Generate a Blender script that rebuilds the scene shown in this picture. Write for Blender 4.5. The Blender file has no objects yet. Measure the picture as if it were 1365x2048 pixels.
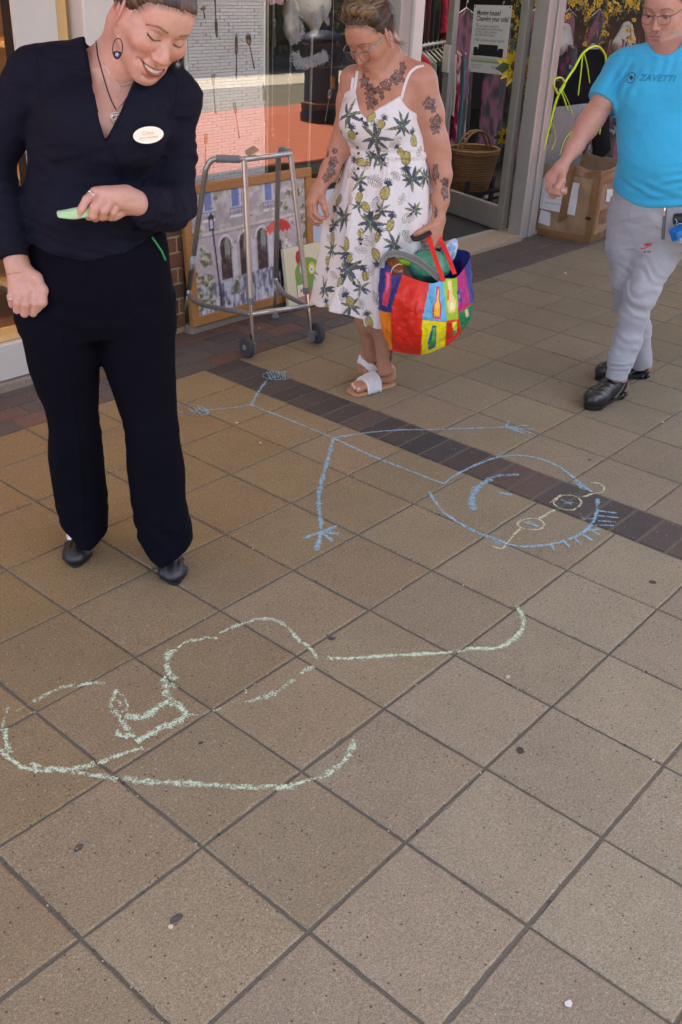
import bpy, bmesh, math, random
import numpy as np
from mathutils import Vector, Matrix, Quaternion
random.seed(7); rng=np.random.RandomState(11)
D=bpy.data; SC=bpy.context.scene; COL=SC.collection
rad=math.radians
# ---------------------------------------------------------------- camera
CR=np.array([[0.6589009, -0.7510407, 0.0422786], [0.3414276, 0.3486755, 0.8728417], [0.6702811, 0.5606811, -0.4861686]])  # rows: right, up, forward
CC=np.array([-0.929379, -0.808181, 1.6]); CF=1950.656
cam=D.cameras.new('camera'); co=D.objects.new('camera',cam); COL.objects.link(co)
cam.sensor_fit='HORIZONTAL'; cam.sensor_width=36; cam.lens=CF/1365*36; cam.clip_start=.05; cam.clip_end=300
co.matrix_world=Matrix(((CR[0][0],CR[1][0],-CR[2][0],CC[0]),(CR[0][1],CR[1][1],-CR[2][1],CC[1]),(CR[0][2],CR[1][2],-CR[2][2],CC[2]),(0,0,0,1)))
SC.camera=co
# ---------------------------------------------------------------- sky, sun, exposure
SUN_EL=rad(62); SUN_AZ=rad(185)      # azimuth clockwise from +y: the sun stands behind the photographer, over the street
w=D.worlds.new('World'); SC.world=w; w.use_nodes=True
nt=w.node_tree; bg=nt.nodes['Background']; sky=nt.nodes.new('ShaderNodeTexSky'); sky.sky_type='NISHITA'
sky.sun_disc=False; sky.sun_elevation=SUN_EL; sky.sun_rotation=SUN_AZ; sky.dust_density=2.2; sky.air_density=.9; sky.ozone_density=.8
nt.links.new(sky.outputs[0],bg.inputs[0]); bg.inputs[1].default_value=.15
sl=D.lights.new('sun','SUN'); sl.energy=4.2; sl.angle=rad(.5); sl.color=(1,.94,.85)
so=D.objects.new('sun',sl); COL.objects.link(so)
sd=Vector((math.sin(SUN_AZ)*math.cos(SUN_EL),math.cos(SUN_AZ)*math.cos(SUN_EL),math.sin(SUN_EL)))
so.rotation_euler=sd.to_track_quat('Z','Y').to_euler(); so.location=(0,-5,9)
SC.view_settings.view_transform='Standard'; SC.view_settings.look='None'; SC.view_settings.gamma=1
SC.view_settings.exposure=2.06
SC.cycles.use_denoising=True
SC.cycles.max_bounces=8; SC.cycles.diffuse_bounces=4; SC.cycles.glossy_bounces=4; SC.cycles.transparent_max_bounces=12; SC.cycles.transmission_bounces=4
SC.cycles.sample_clamp_indirect=6

# ---------------------------------------------------------------- helpers
def ray(x,y): return CR.T@np.array([(x-682.5)/CF,(1024-y)/CF,1.])
def gz(x,y,z=0.): d=ray(x,y); return CC+d*(z-CC[2])/d[2]
def gy(x,y,Y): d=ray(x,y); return CC+d*(Y-CC[1])/d[1]
def gx(x,y,X): d=ray(x,y); return CC+d*(X-CC[0])/d[0]
def gd(x,y,dd): return CC+ray(x,y)*dd
def gpl(x,y,p,n):
    d=ray(x,y); n=np.array(n,float); return CC+d*(np.dot(np.array(p,float)-CC,n)/np.dot(d,n))
def pj(X):
    c=(np.asarray(X)-CC)@CR.T
    return np.stack([682.5+CF*c[...,0]/c[...,2],1024-CF*c[...,1]/c[...,2],c[...,2]],-1)
def lin(r,g,b):
    f=lambda c:(c/255/12.92) if c<=10 else ((c/255+.055)/1.055)**2.4
    return (f(r),f(g),f(b))
def norm(v): v=np.asarray(v,float); return v/(np.linalg.norm(v)+1e-12)

def tag(o,label=None,cat=None,group=None,kind=None):
    if label: o['label']=label
    if cat: o['category']=cat
    if group: o['group']=group
    if kind: o['kind']=kind
    return o
def empty(name,loc,label,cat,group=None,rz=0):
    o=D.objects.new(name,None); COL.objects.link(o); o.location=loc; o.rotation_euler=(0,0,rz); o.empty_display_size=.1
    return tag(o,label,cat,group)
class MB:
    def __init__(s): s.v=[]; s.f=[]; s.c=[]; s.n=0
    def add(s,V,Fc,col=None):
        V=np.asarray(V,float).reshape(-1,3); s.v.append(V); s.f+= [tuple(int(i)+s.n for i in f) for f in Fc]
        c=np.ones((len(V),4)); 
        if col is not None: c[:,:3]=np.asarray(col)[...,:3] if np.ndim(col)>1 else np.asarray(col)[:3]
        s.c.append(c); s.n+=len(V); return s
    def box(s,c,size,R=None,col=None,bev=0.,taper=1.):
        a,b,h=[q/2 for q in size]
        if bev<=0:
            V=np.array([(x*a,y*b,z*h) for z in(-1,1) for y in(-1,1) for x in(-1,1)],float)
            V[4:,:2]*=taper
            Fc=[(0,2,3,1),(4,5,7,6),(0,1,5,4),(2,6,7,3),(0,4,6,2),(1,3,7,5)]
        else:
            bm=bmesh.new(); bmesh.ops.create_cube(bm,size=1); bmesh.ops.scale(bm,vec=size,verts=bm.verts)
            bmesh.ops.bevel(bm,geom=bm.edges[:],offset=bev,segments=2,profile=.5,affect='EDGES')
            bm.verts.index_update(); V=np.array([v.co[:] for v in bm.verts]); Fc=[tuple(v.index for v in f.verts) for f in bm.faces]; bm.free()
        if R is not None: V=V@np.asarray(R).T
        return s.add(V+np.array(c,float),Fc,col)
    def tube(s,pts,r,n=10,col=None,caps=True,closed=False,flat=1.,up=None):
        P=np.array(pts,float); m=len(P); r=np.broadcast_to(np.asarray(r,float),(m,)) if np.ndim(r)<2 else r
        T=np.gradient(P,axis=0) if not closed else np.roll(P,-1,0)-np.roll(P,1,0)
        T/= (np.linalg.norm(T,axis=1,keepdims=True)+1e-12)
        u=np.array(up,float) if up is not None else (np.array([0,0,1.]) if abs(T[0][2])<.9 else np.array([1.,0,0]))
        V=[]; 
        for i in range(m):
            u=u-T[i]*np.dot(u,T[i]); u/=np.linalg.norm(u)+1e-12; b=np.cross(T[i],u)
            a=np.arange(n)*2*np.pi/n
            V.append(P[i]+r[i]*(np.cos(a)[:,None]*u*flat+np.sin(a)[:,None]*b))
        Fc=[]
        for i in range(m if closed else m-1):
            j=(i+1)%m
            for k in range(n):
                k2=(k+1)%n; Fc.append((i*n+k,i*n+k2,j*n+k2,j*n+k))
        if caps and not closed: Fc+= [tuple(range(n))[::-1],tuple((m-1)*n+k for k in range(n))]
        return s.add(np.vstack(V),Fc,col)
    def lathe(s,prof,c=(0,0,0),n=24,R=None,col=None,sx=1,sy=1):
        V=[];m=len(prof)
        for r,z in prof:
            for k in range(n):
                a=2*math.pi*k/n; V.append((r*math.cos(a)*sx,r*math.sin(a)*sy,z))
        Fc=[(i*n+k,i*n+(k+1)%n,(i+1)*n+(k+1)%n,(i+1)*n+k) for i in range(m-1) for k in range(n)]
        Fc+=[tuple(range(n))[::-1],tuple((m-1)*n+k for k in range(n))]
        V=np.array(V)
        if R is not None: V=V@np.asarray(R).T
        return s.add(V+np.array(c,float),Fc,col)
    def sph(s,c,r,R=None,n=12,m=8,col=None):
        r=(r,r,r) if np.ndim(r)==0 else r; V=[]
        for i in range(m+1):
            t=math.pi*i/m; t=min(max(t,.02),math.pi-.02)
            for k in range(n): a=2*math.pi*k/n; V.append((math.sin(t)*math.cos(a)*r[0],math.sin(t)*math.sin(a)*r[1],-math.cos(t)*r[2]))
        Fc=[(i*n+k,i*n+(k+1)%n,(i+1)*n+(k+1)%n,(i+1)*n+k) for i in range(m) for k in range(n)]
        Fc+=[tuple(range(n))[::-1],tuple(m*n+k for k in range(n))]
        V=np.array(V)
        if R is not None: V=V@np.asarray(R).T
        return s.add(V+np.array(c,float),Fc,col)
    def poly(s,pts,nrm,th,col=None):
        P=np.array(pts,float); n=norm(nrm)*th; m=len(P)
        V=np.vstack([P,P+n]); Fc=[tuple(range(m))[::-1],tuple(range(m,2*m))]+[(i,(i+1)%m,(i+1)%m+m,i+m) for i in range(m)]
        return s.add(V,Fc,col)
    def grid(s,fn,nu,nv,col=None,flip=False):
        u,v=np.meshgrid(np.linspace(0,1,nu),np.linspace(0,1,nv)); V=fn(u.ravel(),v.ravel())
        Fc=[(j*nu+i,j*nu+i+1,(j+1)*nu+i+1,(j+1)*nu+i) for j in range(nv-1) for i in range(nu-1)]
        if flip: Fc=[f[::-1] for f in Fc]
        return s.add(V,Fc,col)
    def build(s,name,mat,parent=None,smooth=False,fix=True,auto=None):
        me=D.meshes.new(name); V=np.vstack(s.v); me.from_pydata(V.tolist(),[],s.f)
        if fix:
            bm=bmesh.new(); bm.from_mesh(me); bmesh.ops.recalc_face_normals(bm,faces=bm.faces[:]); bm.to_mesh(me); bm.free()
        at=me.color_attributes.new('Col','FLOAT_COLOR','POINT'); at.data.foreach_set('color',np.vstack(s.c).astype(np.float32).ravel())
        o=D.objects.new(name,me); COL.objects.link(o); me.materials.append(mat)
        if smooth:
            me.shade_smooth()
            if auto: me.set_sharp_from_angle(angle=rad(auto))
        if parent:
            o.parent=parent; o.matrix_parent_inverse=Matrix()
            # vertices are given in world space: shift into the parent's space
            M=pw(parent).inverted(); me.transform(M); 
        me.update(); return o
def pw(o):
    M=Matrix()
    while o is not None: M=o.matrix_basis@M; o=o.parent
    return M
def obj_at(o,c):   # move a top-level mesh object's origin
    c=Vector(c); o.data.transform(Matrix.Translation(-c)); o.location=c; return o

def rotz(a): c,s=math.cos(a),math.sin(a); return np.array([[c,-s,0],[s,c,0],[0,0,1.]])
def frame(z,x=(1,0,0)):
    z=norm(z); x=np.array(x,float); x=norm(x-z*np.dot(x,z)); return np.stack([x,np.cross(z,x),z],1)

# ---------------------------------------------------------------- materials
def mat(name,col=(.5,.5,.5),rough=.7,metal=0,vc=False,nz=0.,nscale=30,bump=0.,bscale=200,spec=.5,sss=0,sheen=0,coat=0,aniso=None,emit=None,c2=None,ndet=6):
    m=D.materials.new(name); m.use_nodes=True; t=m.node_tree; N=t.nodes; L=t.links; b=N['Principled BSDF']
    b.inputs['Roughness'].default_value=rough; b.inputs['Metallic'].default_value=metal; b.inputs['Specular IOR Level'].default_value=spec
    tc=N.new('ShaderNodeTexCoord'); src=tc.outputs['Object']
    if aniso:
        mp=N.new('ShaderNodeMapping'); mp.inputs['Scale'].default_value=aniso; L.new(src,mp.inputs[0]); src=mp.outputs[0]
    if vc: a=N.new('ShaderNodeVertexColor'); a.layer_name='Col'; base=a.outputs[0]
    else: a=N.new('ShaderNodeRGB'); a.outputs[0].default_value=(*col,1); base=a.outputs[0]
    if nz>0:
        n=N.new('ShaderNodeTexNoise'); n.inputs['Scale'].default_value=nscale; n.inputs['Detail'].default_value=ndet; n.inputs['Roughness'].default_value=.65; L.new(src,n.inputs['Vector'])
        if c2 is not None:
            r=N.new('ShaderNodeValToRGB'); r.color_ramp.elements[0].position=.5-.25*nz; r.color_ramp.elements[1].position=.5+.25*nz; L.new(n.outputs[0],r.inputs[0])
            mx=N.new('ShaderNodeMix'); mx.data_type='RGBA'; L.new(r.outputs[0],mx.inputs[0]); L.new(base,mx.inputs[6]); mx.inputs[7].default_value=(*c2,1); base=mx.outputs[2]
        else:
            mr=N.new('ShaderNodeMapRange'); mr.inputs[1].default_value=.25; mr.inputs[2].default_value=.75; mr.inputs[3].default_value=1-nz; mr.inputs[4].default_value=1+nz; L.new(n.outputs[0],mr.inputs[0])
            vm=N.new('ShaderNodeVectorMath'); vm.operation='SCALE'; L.new(base,vm.inputs[0]); L.new(mr.outputs[0],vm.inputs['Scale']); base=vm.outputs[0]
    L.new(base,b.inputs['Base Color'])
    if bump>0:
        n=N.new('ShaderNodeTexNoise'); n.inputs['Scale'].default_value=bscale; n.inputs['Detail'].default_value=5; L.new(src,n.inputs['Vector'])
        bp=N.new('ShaderNodeBump'); bp.inputs['Strength'].default_value=min(1,bump); bp.inputs['Distance'].default_value=.002; L.new(n.outputs[0],bp.inputs['Height']); L.new(bp.outputs[0],b.inputs['Normal'])
    if sss>0:
        b.inputs['Subsurface Weight'].default_value=sss; b.inputs['Subsurface Radius'].default_value=(1,.35,.2); b.inputs['Subsurface Scale'].default_value=.006
    if sheen>0: b.inputs['Sheen Weight'].default_value=sheen; b.inputs['Sheen Roughness'].default_value=.5
    if coat>0: b.inputs['Coat Weight'].default_value=coat; b.inputs['Coat Roughness'].default_value=.1
    if emit: b.inputs['Emission Color'].default_value=(*emit[0],1); b.inputs['Emission Strength'].default_value=emit[1]
    return m
def glass_mat(name,tint=(1,1,1),refl=.09,rough=0.0,fres=True):
    m=D.materials.new(name); m.use_nodes=True; t=m.node_tree; N=t.nodes; L=t.links; N.remove(N['Principled BSDF'])
    o=N['Material Output']; tr=N.new('ShaderNodeBsdfTransparent'); tr.inputs[0].default_value=(*tint,1); gl=N.new('ShaderNodeBsdfGlossy'); gl.inputs['Roughness'].default_value=rough
    mx=N.new('ShaderNodeMixShader'); g=N.new('ShaderNodeNewGeometry'); dt=N.new('ShaderNodeVectorMath'); dt.operation='DOT_PRODUCT'; L.new(g.outputs['Incoming'],dt.inputs[0]); L.new(g.outputs['Normal'],dt.inputs[1])
    def mth(op,a,b): n=N.new('ShaderNodeMath'); n.operation=op; (L.new(a,n.inputs[0]) if not isinstance(a,(int,float)) else setattr(n.inputs[0],'default_value',a)); (L.new(b,n.inputs[1]) if not isinstance(b,(int,float)) else setattr(n.inputs[1],'default_value',b)); return n.outputs[0]
    ab=mth('ABSOLUTE',dt.outputs['Value'],0.); F_=mth('ADD',mth('MULTIPLY',mth('POWER',mth('SUBTRACT',1.,ab),5.),.9),refl); F_=mth('MINIMUM',F_,1.)
    L.new(F_,mx.inputs[0]); L.new(tr.outputs[0],mx.inputs[1]); L.new(gl.outputs[0],mx.inputs[2]); L.new(mx.outputs[0],o.inputs[0]); return m
M={}
M['glass']=glass_mat('window_glass',refl=.072); M['bigglass']=glass_mat('display_window_glass',refl=.19); M['lens']=glass_mat('lens_glass',refl=.045)
M['alu']=mat('aluminium',lin(176,173,166),.36,.35,nz=.06,nscale=8,bump=.05,bscale=60)
M['white_paint']=mat('white_paint',lin(214,208,196),.5,nz=.06,nscale=6,bump=.1,bscale=40)
M['cream_paint']=mat('cream_paint',lin(208,203,190),.55,nz=.05,nscale=5)
M['black']=mat('black_plastic',(.012,.012,.014),.4)
M['steel']=mat('steel_tube',lin(206,203,198),.28,.75,nz=.08,nscale=20)
M['chrome']=mat('bright_steel',(.75,.74,.72),.12,1)
M['greyplastic']=mat('grey_plastic',lin(118,120,122),.5)
M['rubber']=mat('tyre_rubber',lin(70,70,72),.8,nz=.1)
M['vc']=mat('painted_surface',vc=True,rough=.65,nz=.04,nscale=60)
M['vc_gloss']=mat('glossy_printed_surface',vc=True,rough=.35,nz=.04,nscale=40)
M['vc_cloth']=mat('coloured_cloth',vc=True,rough=.9,nz=.08,nscale=90,bump=.3,bscale=500,sheen=.2)
# ================================================================= THE SETTING
P_=.3006
def slab_mat(name,base,rough=.85,pit=(.05,.045,.04)):
    m=D.materials.new(name); m.use_nodes=True; t=m.node_tree; N=t.nodes; L=t.links; b=N['Principled BSDF']; b.inputs['Roughness'].default_value=rough
    b.inputs['Specular IOR Level'].default_value=.35
    tc=N.new('ShaderNodeTexCoord'); g=N.new('ShaderNodeNewGeometry'); V=g.outputs['Position']
    vc=N.new('ShaderNodeVertexColor'); vc.layer_name='Col'
    def noise(s,d=6,r=.65):
        n=N.new('ShaderNodeTexNoise'); n.inputs['Scale'].default_value=s; n.inputs['Detail'].default_value=d; n.inputs['Roughness'].default_value=r; L.new(V,n.inputs['Vector']); return n.outputs[0]
    def rng_(src,a,b_,c,d_):
        mr=N.new('ShaderNodeMapRange'); mr.inputs[1].default_value=a; mr.inputs[2].default_value=b_; mr.inputs[3].default_value=c; mr.inputs[4].default_value=d_; L.new(src,mr.inputs[0]); return mr.outputs[0]
    def mul(col,f):
        vm=N.new('ShaderNodeVectorMath'); vm.operation='SCALE'; L.new(col,vm.inputs[0]); L.new(f,vm.inputs['Scale']); return vm.outputs[0]
    def mix(f,a,c):
        mx=N.new('ShaderNodeMix'); mx.data_type='RGBA'; L.new(f,mx.inputs[0]); L.new(a,mx.inputs[6]); mx.inputs[7].default_value=(*c,1); return mx.outputs[2]
    c=mul(vc.outputs[0],rng_(noise(3.2,8,.75),.3,.7,.90,1.10))
    c=mul(c,rng_(noise(150,4,.85),.32,.68,.66,1.34))
    c=mul(c,rng_(noise(360,4,.85),.32,.68,.45,1.55)); c=mul(c,rng_(noise(30,6,.8),.3,.7,.92,1.08))
    # worn aggregate: pits and pale grains
    vo=N.new('ShaderNodeTexVoronoi'); vo.inputs['Scale'].default_value=105; L.new(V,vo.inputs['Vector'])
    sp=N.new('ShaderNodeSeparateColor'); L.new(vo.outputs['Color'],sp.inputs[0])
    lt=N.new('ShaderNodeMath'); lt.operation='LESS_THAN'; L.new(vo.outputs['Distance'],lt.inputs[0]); lt.inputs[1].default_value=.26
    g1=N.new('ShaderNodeMath'); g1.operation='LESS_THAN'; L.new(sp.outputs[0],g1.inputs[0]); g1.inputs[1].default_value=.06
    g2=N.new('ShaderNodeMath'); g2.operation='GREATER_THAN'; L.new(sp.outputs[0],g2.inputs[0]); g2.inputs[1].default_value=.955
    a1=N.new('ShaderNodeMath'); a1.operation='MULTIPLY'; L.new(lt.outputs[0],a1.inputs[0]); L.new(g1.outputs[0],a1.inputs[1])
    a2=N.new('ShaderNodeMath'); a2.operation='MULTIPLY'; L.new(lt.outputs[0],a2.inputs[0]); L.new(g2.outputs[0],a2.inputs[1])
    a3=N.new('ShaderNodeMath'); a3.operation='MULTIPLY'; L.new(a1.outputs[0],a3.inputs[0]); a3.inputs[1].default_value=.8
    a4=N.new('ShaderNodeMath'); a4.operation='MULTIPLY'; L.new(a2.outputs[0],a4.inputs[0]); a4.inputs[1].default_value=.45
    c=mix(a3.outputs[0],c,pit); c=mix(a4.outputs[0],c,(.5,.46,.4))
    L.new(c,b.inputs['Base Color'])
    ad=N.new('ShaderNodeMath'); ad.operation='SUBTRACT'; L.new(noise(300,5,.8),ad.inputs[0]); L.new(a1.outputs[0],ad.inputs[1])
    bp=N.new('ShaderNodeBump'); bp.inputs['Strength'].default_value=.8; bp.inputs['Distance'].default_value=.002; L.new(ad.outputs[0],bp.inputs['Height']); L.new(bp.outputs[0],b.inputs['Normal'])
    return m
M['slab']=slab_mat('paving_slab',None); M['pbrick']=slab_mat('paving_brick',None,.8)
M['mortar']=mat('joint_sand',(.125,.116,.093),.95,nz=.45,nscale=260,bump=.9,bscale=260)
M['streetred']=mat('red_block_street',lin(190,104,70),.85,nz=.18,nscale=5,c2=None)
M['streetbeige']=mat('pale_flag_street',lin(202,186,156),.85,nz=.08,nscale=3)
M['asphalt']=mat('asphalt',(.06,.06,.06),.9,nz=.15,nscale=40)

def slab(mb,x0,x1,y0,y1,col,z=0.,ch=.0035,gap=.0032,tilt=.0006):
    gx_=gap+rng.uniform(-.001,.001,4); x0+=gx_[0];x1-=gx_[1];y0+=gx_[2];y1-=gx_[3]
    nx=max(2,int((x1-x0)/.022)); ny=max(2,int((y1-y0)/.022)); per=[]
    for k in range(nx): per.append((x0+(x1-x0)*k/nx,y0,0,1))
    for k in range(ny): per.append((x1,y0+(y1-y0)*k/ny,-1,0))
    for k in range(nx): per.append((x1-(x1-x0)*k/nx,y1,0,-1))
    for k in range(ny): per.append((x0,y1-(y1-y0)*k/ny,1,0))
    P=np.array(per); n=len(P); cx,cy=(x0+x1)/2,(y0+y1)/2; tx,ty=rng.uniform(-1,1,2)*tilt/max(x1-x0,.1)*2; dz=z+rng.uniform(-.5,.5)*tilt
    inw=np.stack([cx-P[:,0],cy-P[:,1]],1); inw/=np.linalg.norm(inw,axis=1,keepdims=True)
    r1_=np.abs(rng.normal(0,.0010,n)); chip=(rng.rand(n)<.03)*rng.uniform(.002,.006,n)
    mid=P[:,:2]+inw*r1_[:,None]; top=P[:,:2]+inw*(ch+r1_+np.abs(rng.normal(0,.0009,n))+chip)[:,None]
    zt=lambda q,o:dz+tx*(q[:,0]-cx)+ty*(q[:,1]-cy)-o
    T=np.column_stack([top,zt(top,0)]);Mi=np.column_stack([mid,zt(mid,ch*.8)]);Bo=np.column_stack([mid,np.full(n,z-.03)])
    Fc=[tuple(range(n))]+[(n+k,n+(k+1)%n,(k+1)%n,k) for k in range(n)]+[(2*n+k,2*n+(k+1)%n,n+(k+1)%n,n+k) for k in range(n)]
    mb.add(np.vstack([T,Mi,Bo]),Fc,col)
def tone(base,v=.06,h=.015):
    b=np.array(lin(*base))*(1+rng.uniform(-v,v)); return b*(1+rng.uniform(-h,h,3))
mb=MB()
def slabtone(cx,cy):
    # slab base turns browner towards the left shop and darker to the right
    f=max(0,min(1,(cy-.1+.35*(1.2-cx))/1.7)); f=f*max(0,min(1,(3.4-cx)/2.0)) 
    a=np.array((146,137,117.)); b=np.array((138,118,84.)); c=np.array((118,109,89.))
    g=max(0,min(1,(cx-1.2)/2.6)); base=a*(1-g)+c*g; base=base*(1-f)+b*f
    return tone(tuple(base),.075,.02)
for i in range(-14,6):
    for j in range(-16,8):
        x0=i*P_; x1=(i+1)*P_ if i<5 else 1.824; y0=j*P_; y1=min((j+1)*P_,2.335)
        if y1-y0<.03: continue
        slab(mb,x0,x1,y0,y1,slabtone((x0+x1)/2,(y0+y1)/2))
for i in range(0,30):
    for j in range(-16,8):
        x0=2.036+i*.2988; y0=j*P_; y1=min((j+1)*P_,2.335)
        if y1-y0<.03: continue
        slab(mb,x0,x0+.2988,y0,y1,slabtone(x0+.15,(y0+y1)/2))
# gum trodden flat into the slabs
for (x,y,r) in [(664,1278,.011),(157,1697,.011),(353,1838,.012),(1041,1502,.012),(1306,1165,.012),(1120,765,.008),(1180,920,.008),(1118,683,.010),(402,1487,.006)]:
    c=gz(x,y); a=np.linspace(0,2*np.pi,29)[:-1]; rr=r*(1+.16*np.sin(a*2+rng.uniform(0,6))+.08*np.sin(a*5+rng.uniform(0,6)))
    V=np.stack([c[0]+rr*np.cos(a),c[1]+rr*np.sin(a)*.8,np.full(28,.0014)],1)
    mb.add(V,[tuple(range(28))],np.array([.075,.068,.060])*rng.uniform(.8,1.5))
pv=mb.build('pavement',M['slab'],fix=False); tag(pv,'square concrete paving slabs laid in a grid with sandy joints','pavement',kind='structure')
mb=MB(); 
mb.add([(-5,-5,-.004),(12,-5,-.004),(12,3.0,-.004),(-5,3.0,-.004)],[(0,1,2,3)])
o=mb.build('ground',M['mortar'],fix=False); tag(o,'gritty joint sand bed under the paving','ground',kind='structure')
# dark band of bricks running out from the shops and the border along them
mb=MB()
def btone(): 
    k=rng.rand(); return tone((80,73,69) if k<.6 else (92,78,71) if k<.85 else (70,67,67),.14,.03)
y=2.335
while y>-4.5: slab(mb,1.824,2.036,y-.1005,y,btone(),gap=.0060,ch=.0022); y-=.1005
for r in range(4):
    x=-4.5+(.1 if r%2 else 0)
    while x<2.9:
        slab(mb,x,x+.2,2.335+r*.105,2.335+(r+1)*.105,tone((112,88,76) if rng.rand()<.45 else (92,84,80),.1,.04),gap=.0032,ch=.0025); x+=.2
for r in range(2):
    x=2.9+(.2 if r else 0)
    while x<11:
        slab(mb,x,x+.4,2.335+r*.19,2.335+(r+1)*.19,tone((84,77,72),.08,.02),gap=.003,ch=.0025); x+=.4
o=mb.build('brick_path',M['pbrick'],fix=False); tag(o,'dark brick band crossing the slabs and edging the shopfronts','path',kind='structure')
# grit caught in the joints
mb=MB()
for _ in range(1500):
    if rng.rand()<.5: x=P_*rng.randint(-3,6)+rng.normal(0,.003); y=rng.uniform(-1.2,2.3)
    else: y=P_*rng.randint(-4,8)+rng.normal(0,.003); x=rng.uniform(-1,4.5)
    r=abs(rng.normal(.0009,.0009))+.0006; q=rng.rand(); col=(.5,.47,.42) if q>.82 else (.16,.14,.12) if q>.35 else (.05,.05,.05)
    mb.sph((x,y,-.003+r*.5),(r,r*rng.uniform(.6,1.3),r*.8),n=6,m=3,col=col)
o=mb.build('grit',M['vc'],smooth=True,fix=False); tag(o,'tiny stones and grit lying in the joints between slabs','grit',kind='stuff')

# ---- the sunny street behind the photographer (seen reflected in the shop window)
mb=MB(); mb.add([(-40,-3.1,-.010),(40,-3.1,-.010),(40,60,-.010),(-40,60,-.010)],[(0,1,2,3)]); o=mb.build('street',M['streetred'],fix=False); tag(o,'red block street running past the shops','street',kind='structure')
mb=MB(); mb.add([(-40,-6.2,-.006),(40,-6.2,-.006),(40,-3.1,-.006),(-40,-3.1,-.006)],[(0,1,2,3)]); o=mb.build('footway',M['streetbeige'],fix=False); tag(o,'pale flagged strip in full sun across the street','footway',kind='structure')
mb=MB(); mb.add([(-60,-60,-.014),(60,-60,-.014),(60,-3.1,-.014),(-60,-3.1,-.014)],[(0,1,2,3)]); o=mb.build('road',M['asphalt'],fix=False); tag(o,'dark road surface beyond the flagged strip','road',kind='structure')
rd=MB()   # red blocks of the street laid on the pavement's sunny right end
rd.add([(4.2,-3.1,.006),(12,-3.1,.006),(12,.02,.006),(4.2,.02,.006)],[(0,1,2,3)]); o=rd.build('street_block_paving',M['streetred'],fix=False); tag(o,'red block paving in the sun beside the pavement','block paving',kind='structure')
# facing parade
M['dkbrick']=mat('dark_brick_wall',lin(92,60,50),.9,nz=.15,nscale=20)
M['hedge']=mat('hedge_leaves',(.035,.07,.02),.8,nz=.5,nscale=14)
M['shopdark']=mat('dark_window_glass',(.02,.022,.025),.15)
fb=empty('parade_building',(8,-9,0),'dark brick parade of shops facing across the street','building')
mb=MB(); mb.box((8,-11,2.3),(46,3,4.6)); mb.build('wall',M['dkbrick'],fb)
for k in range(9):
    mb=MB(); mb.box((-10+k*4.4,-9.48,1.4),(3.6,.06,2.2)); mb.build('window',M['shopdark'],fb)
mb=MB(); mb.box((8,-9.3,2.9),(46,.5,.5)); mb.build('fascia',M['cream_paint'],fb)
def leafy(c,size,n,cols,lsz=.05,seed=1):
    r=np.random.RandomState(seed); mb=MB(); V=[];Fc=[];Cc=[]
    p=r.uniform(-1,1,(n,3)); p*= (np.abs(r.uniform(.5,1,(n,1))))
    p=p*np.array(size)/2+np.array(c); a=r.normal(size=(n,3)); a/=np.linalg.norm(a,axis=1,keepdims=True); b=np.cross(a,r.normal(size=(n,3))); b/=np.linalg.norm(b,axis=1,keepdims=True)
    s=lsz*r.uniform(.6,1.3,(n,1)); V=np.stack([p-a*s,p+b*s*.5,p+a*s,p-b*s*.5],1).reshape(-1,3)
    Fc=[(4*i,4*i+1,4*i+2,4*i+3) for i in range(n)]; Cc=np.repeat(np.array(cols)[r.randint(0,len(cols),n)],4,0); mb.add(V,Fc,Cc); return mb
o=leafy((12,-7.4,.9),(7,1.2,1.9),5000,[(.03,.07,.02),(.06,.1,.02),(.02,.045,.015)],.09).build('hedge',M['vc'],fix=False); tag(o,'dense green hedge in a planter across the street','hedge'); 
# litter bin reflected in the glass
bn=empty('litter_bin',(8.3,-1.83,0),'round navy litter bin with gold bands standing in the sunny street','litter bin')
M['navy']=mat('navy_gloss_paint',(.010,.014,.04),.5); M['gold']=mat('gold_line',lin(190,150,70),.4,.6)
bc=(8.3,-1.83,.006)
mb=MB(); mb.lathe([(.235,0),(.24,.03),(.24,.09),(.225,.11),(.225,.14),(.232,.15),(.232,.2),(.2,.22),(.2,.62)],bc,32); mb.build('body',M['navy'],bn,smooth=True,auto=40)
for a in (0,1,2,3): mb=MB(); mb.box((bc[0]+.17*math.cos(a*1.571+.6),bc[1]+.17*math.sin(a*1.571+.6),.72),(.05,.05,.22)); mb.build('column',M['navy'],bn)
mb=MB(); mb.lathe([(.22,.82),(.245,.84),(.25,.87),(.22,.92),(.14,.96),(.05,.975),(.01,.978)],bc,32); mb.build('lid',M['navy'],bn,smooth=True)
for r_,z_ in ((.2345,.205),(.203,.6)): mb=MB(); mb.lathe([(r_,z_),(r_,z_+.011)],bc,32); mb.build('gold_band',M['gold'],bn)
mb=MB(); mb.box((8.3-.03,-1.83+.2,.45),(.07,.015,.13)); mb.build('emblem_plate',M['gold'],bn)

kk=empty('kiosk',(13.4,-1.7,0),'dark green shuttered kiosk standing on the street by the shops','kiosk')  # added block, hides the sunny street from the right window reflection
M['kioskgreen']=mat('dark_green_paint',(.018,.030,.022),.5,nz=.1); mb=MB(); mb.box((13.6,-1.75,1.3),(6.6,2.2,2.6),bev=.02); mb.build('wall',M['kioskgreen'],kk); mb=MB(); mb.box((13.6,-1.75,2.68),(7.0,2.7,.12)); mb.build('roof',M['kioskgreen'],kk)
for k in range(3): mb=MB(); mb.box((11.6+k*2.0,-.635,1.35),(1.6,.03,1.5)); mb.build('shutter',M['shopdark'],kk)
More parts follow.
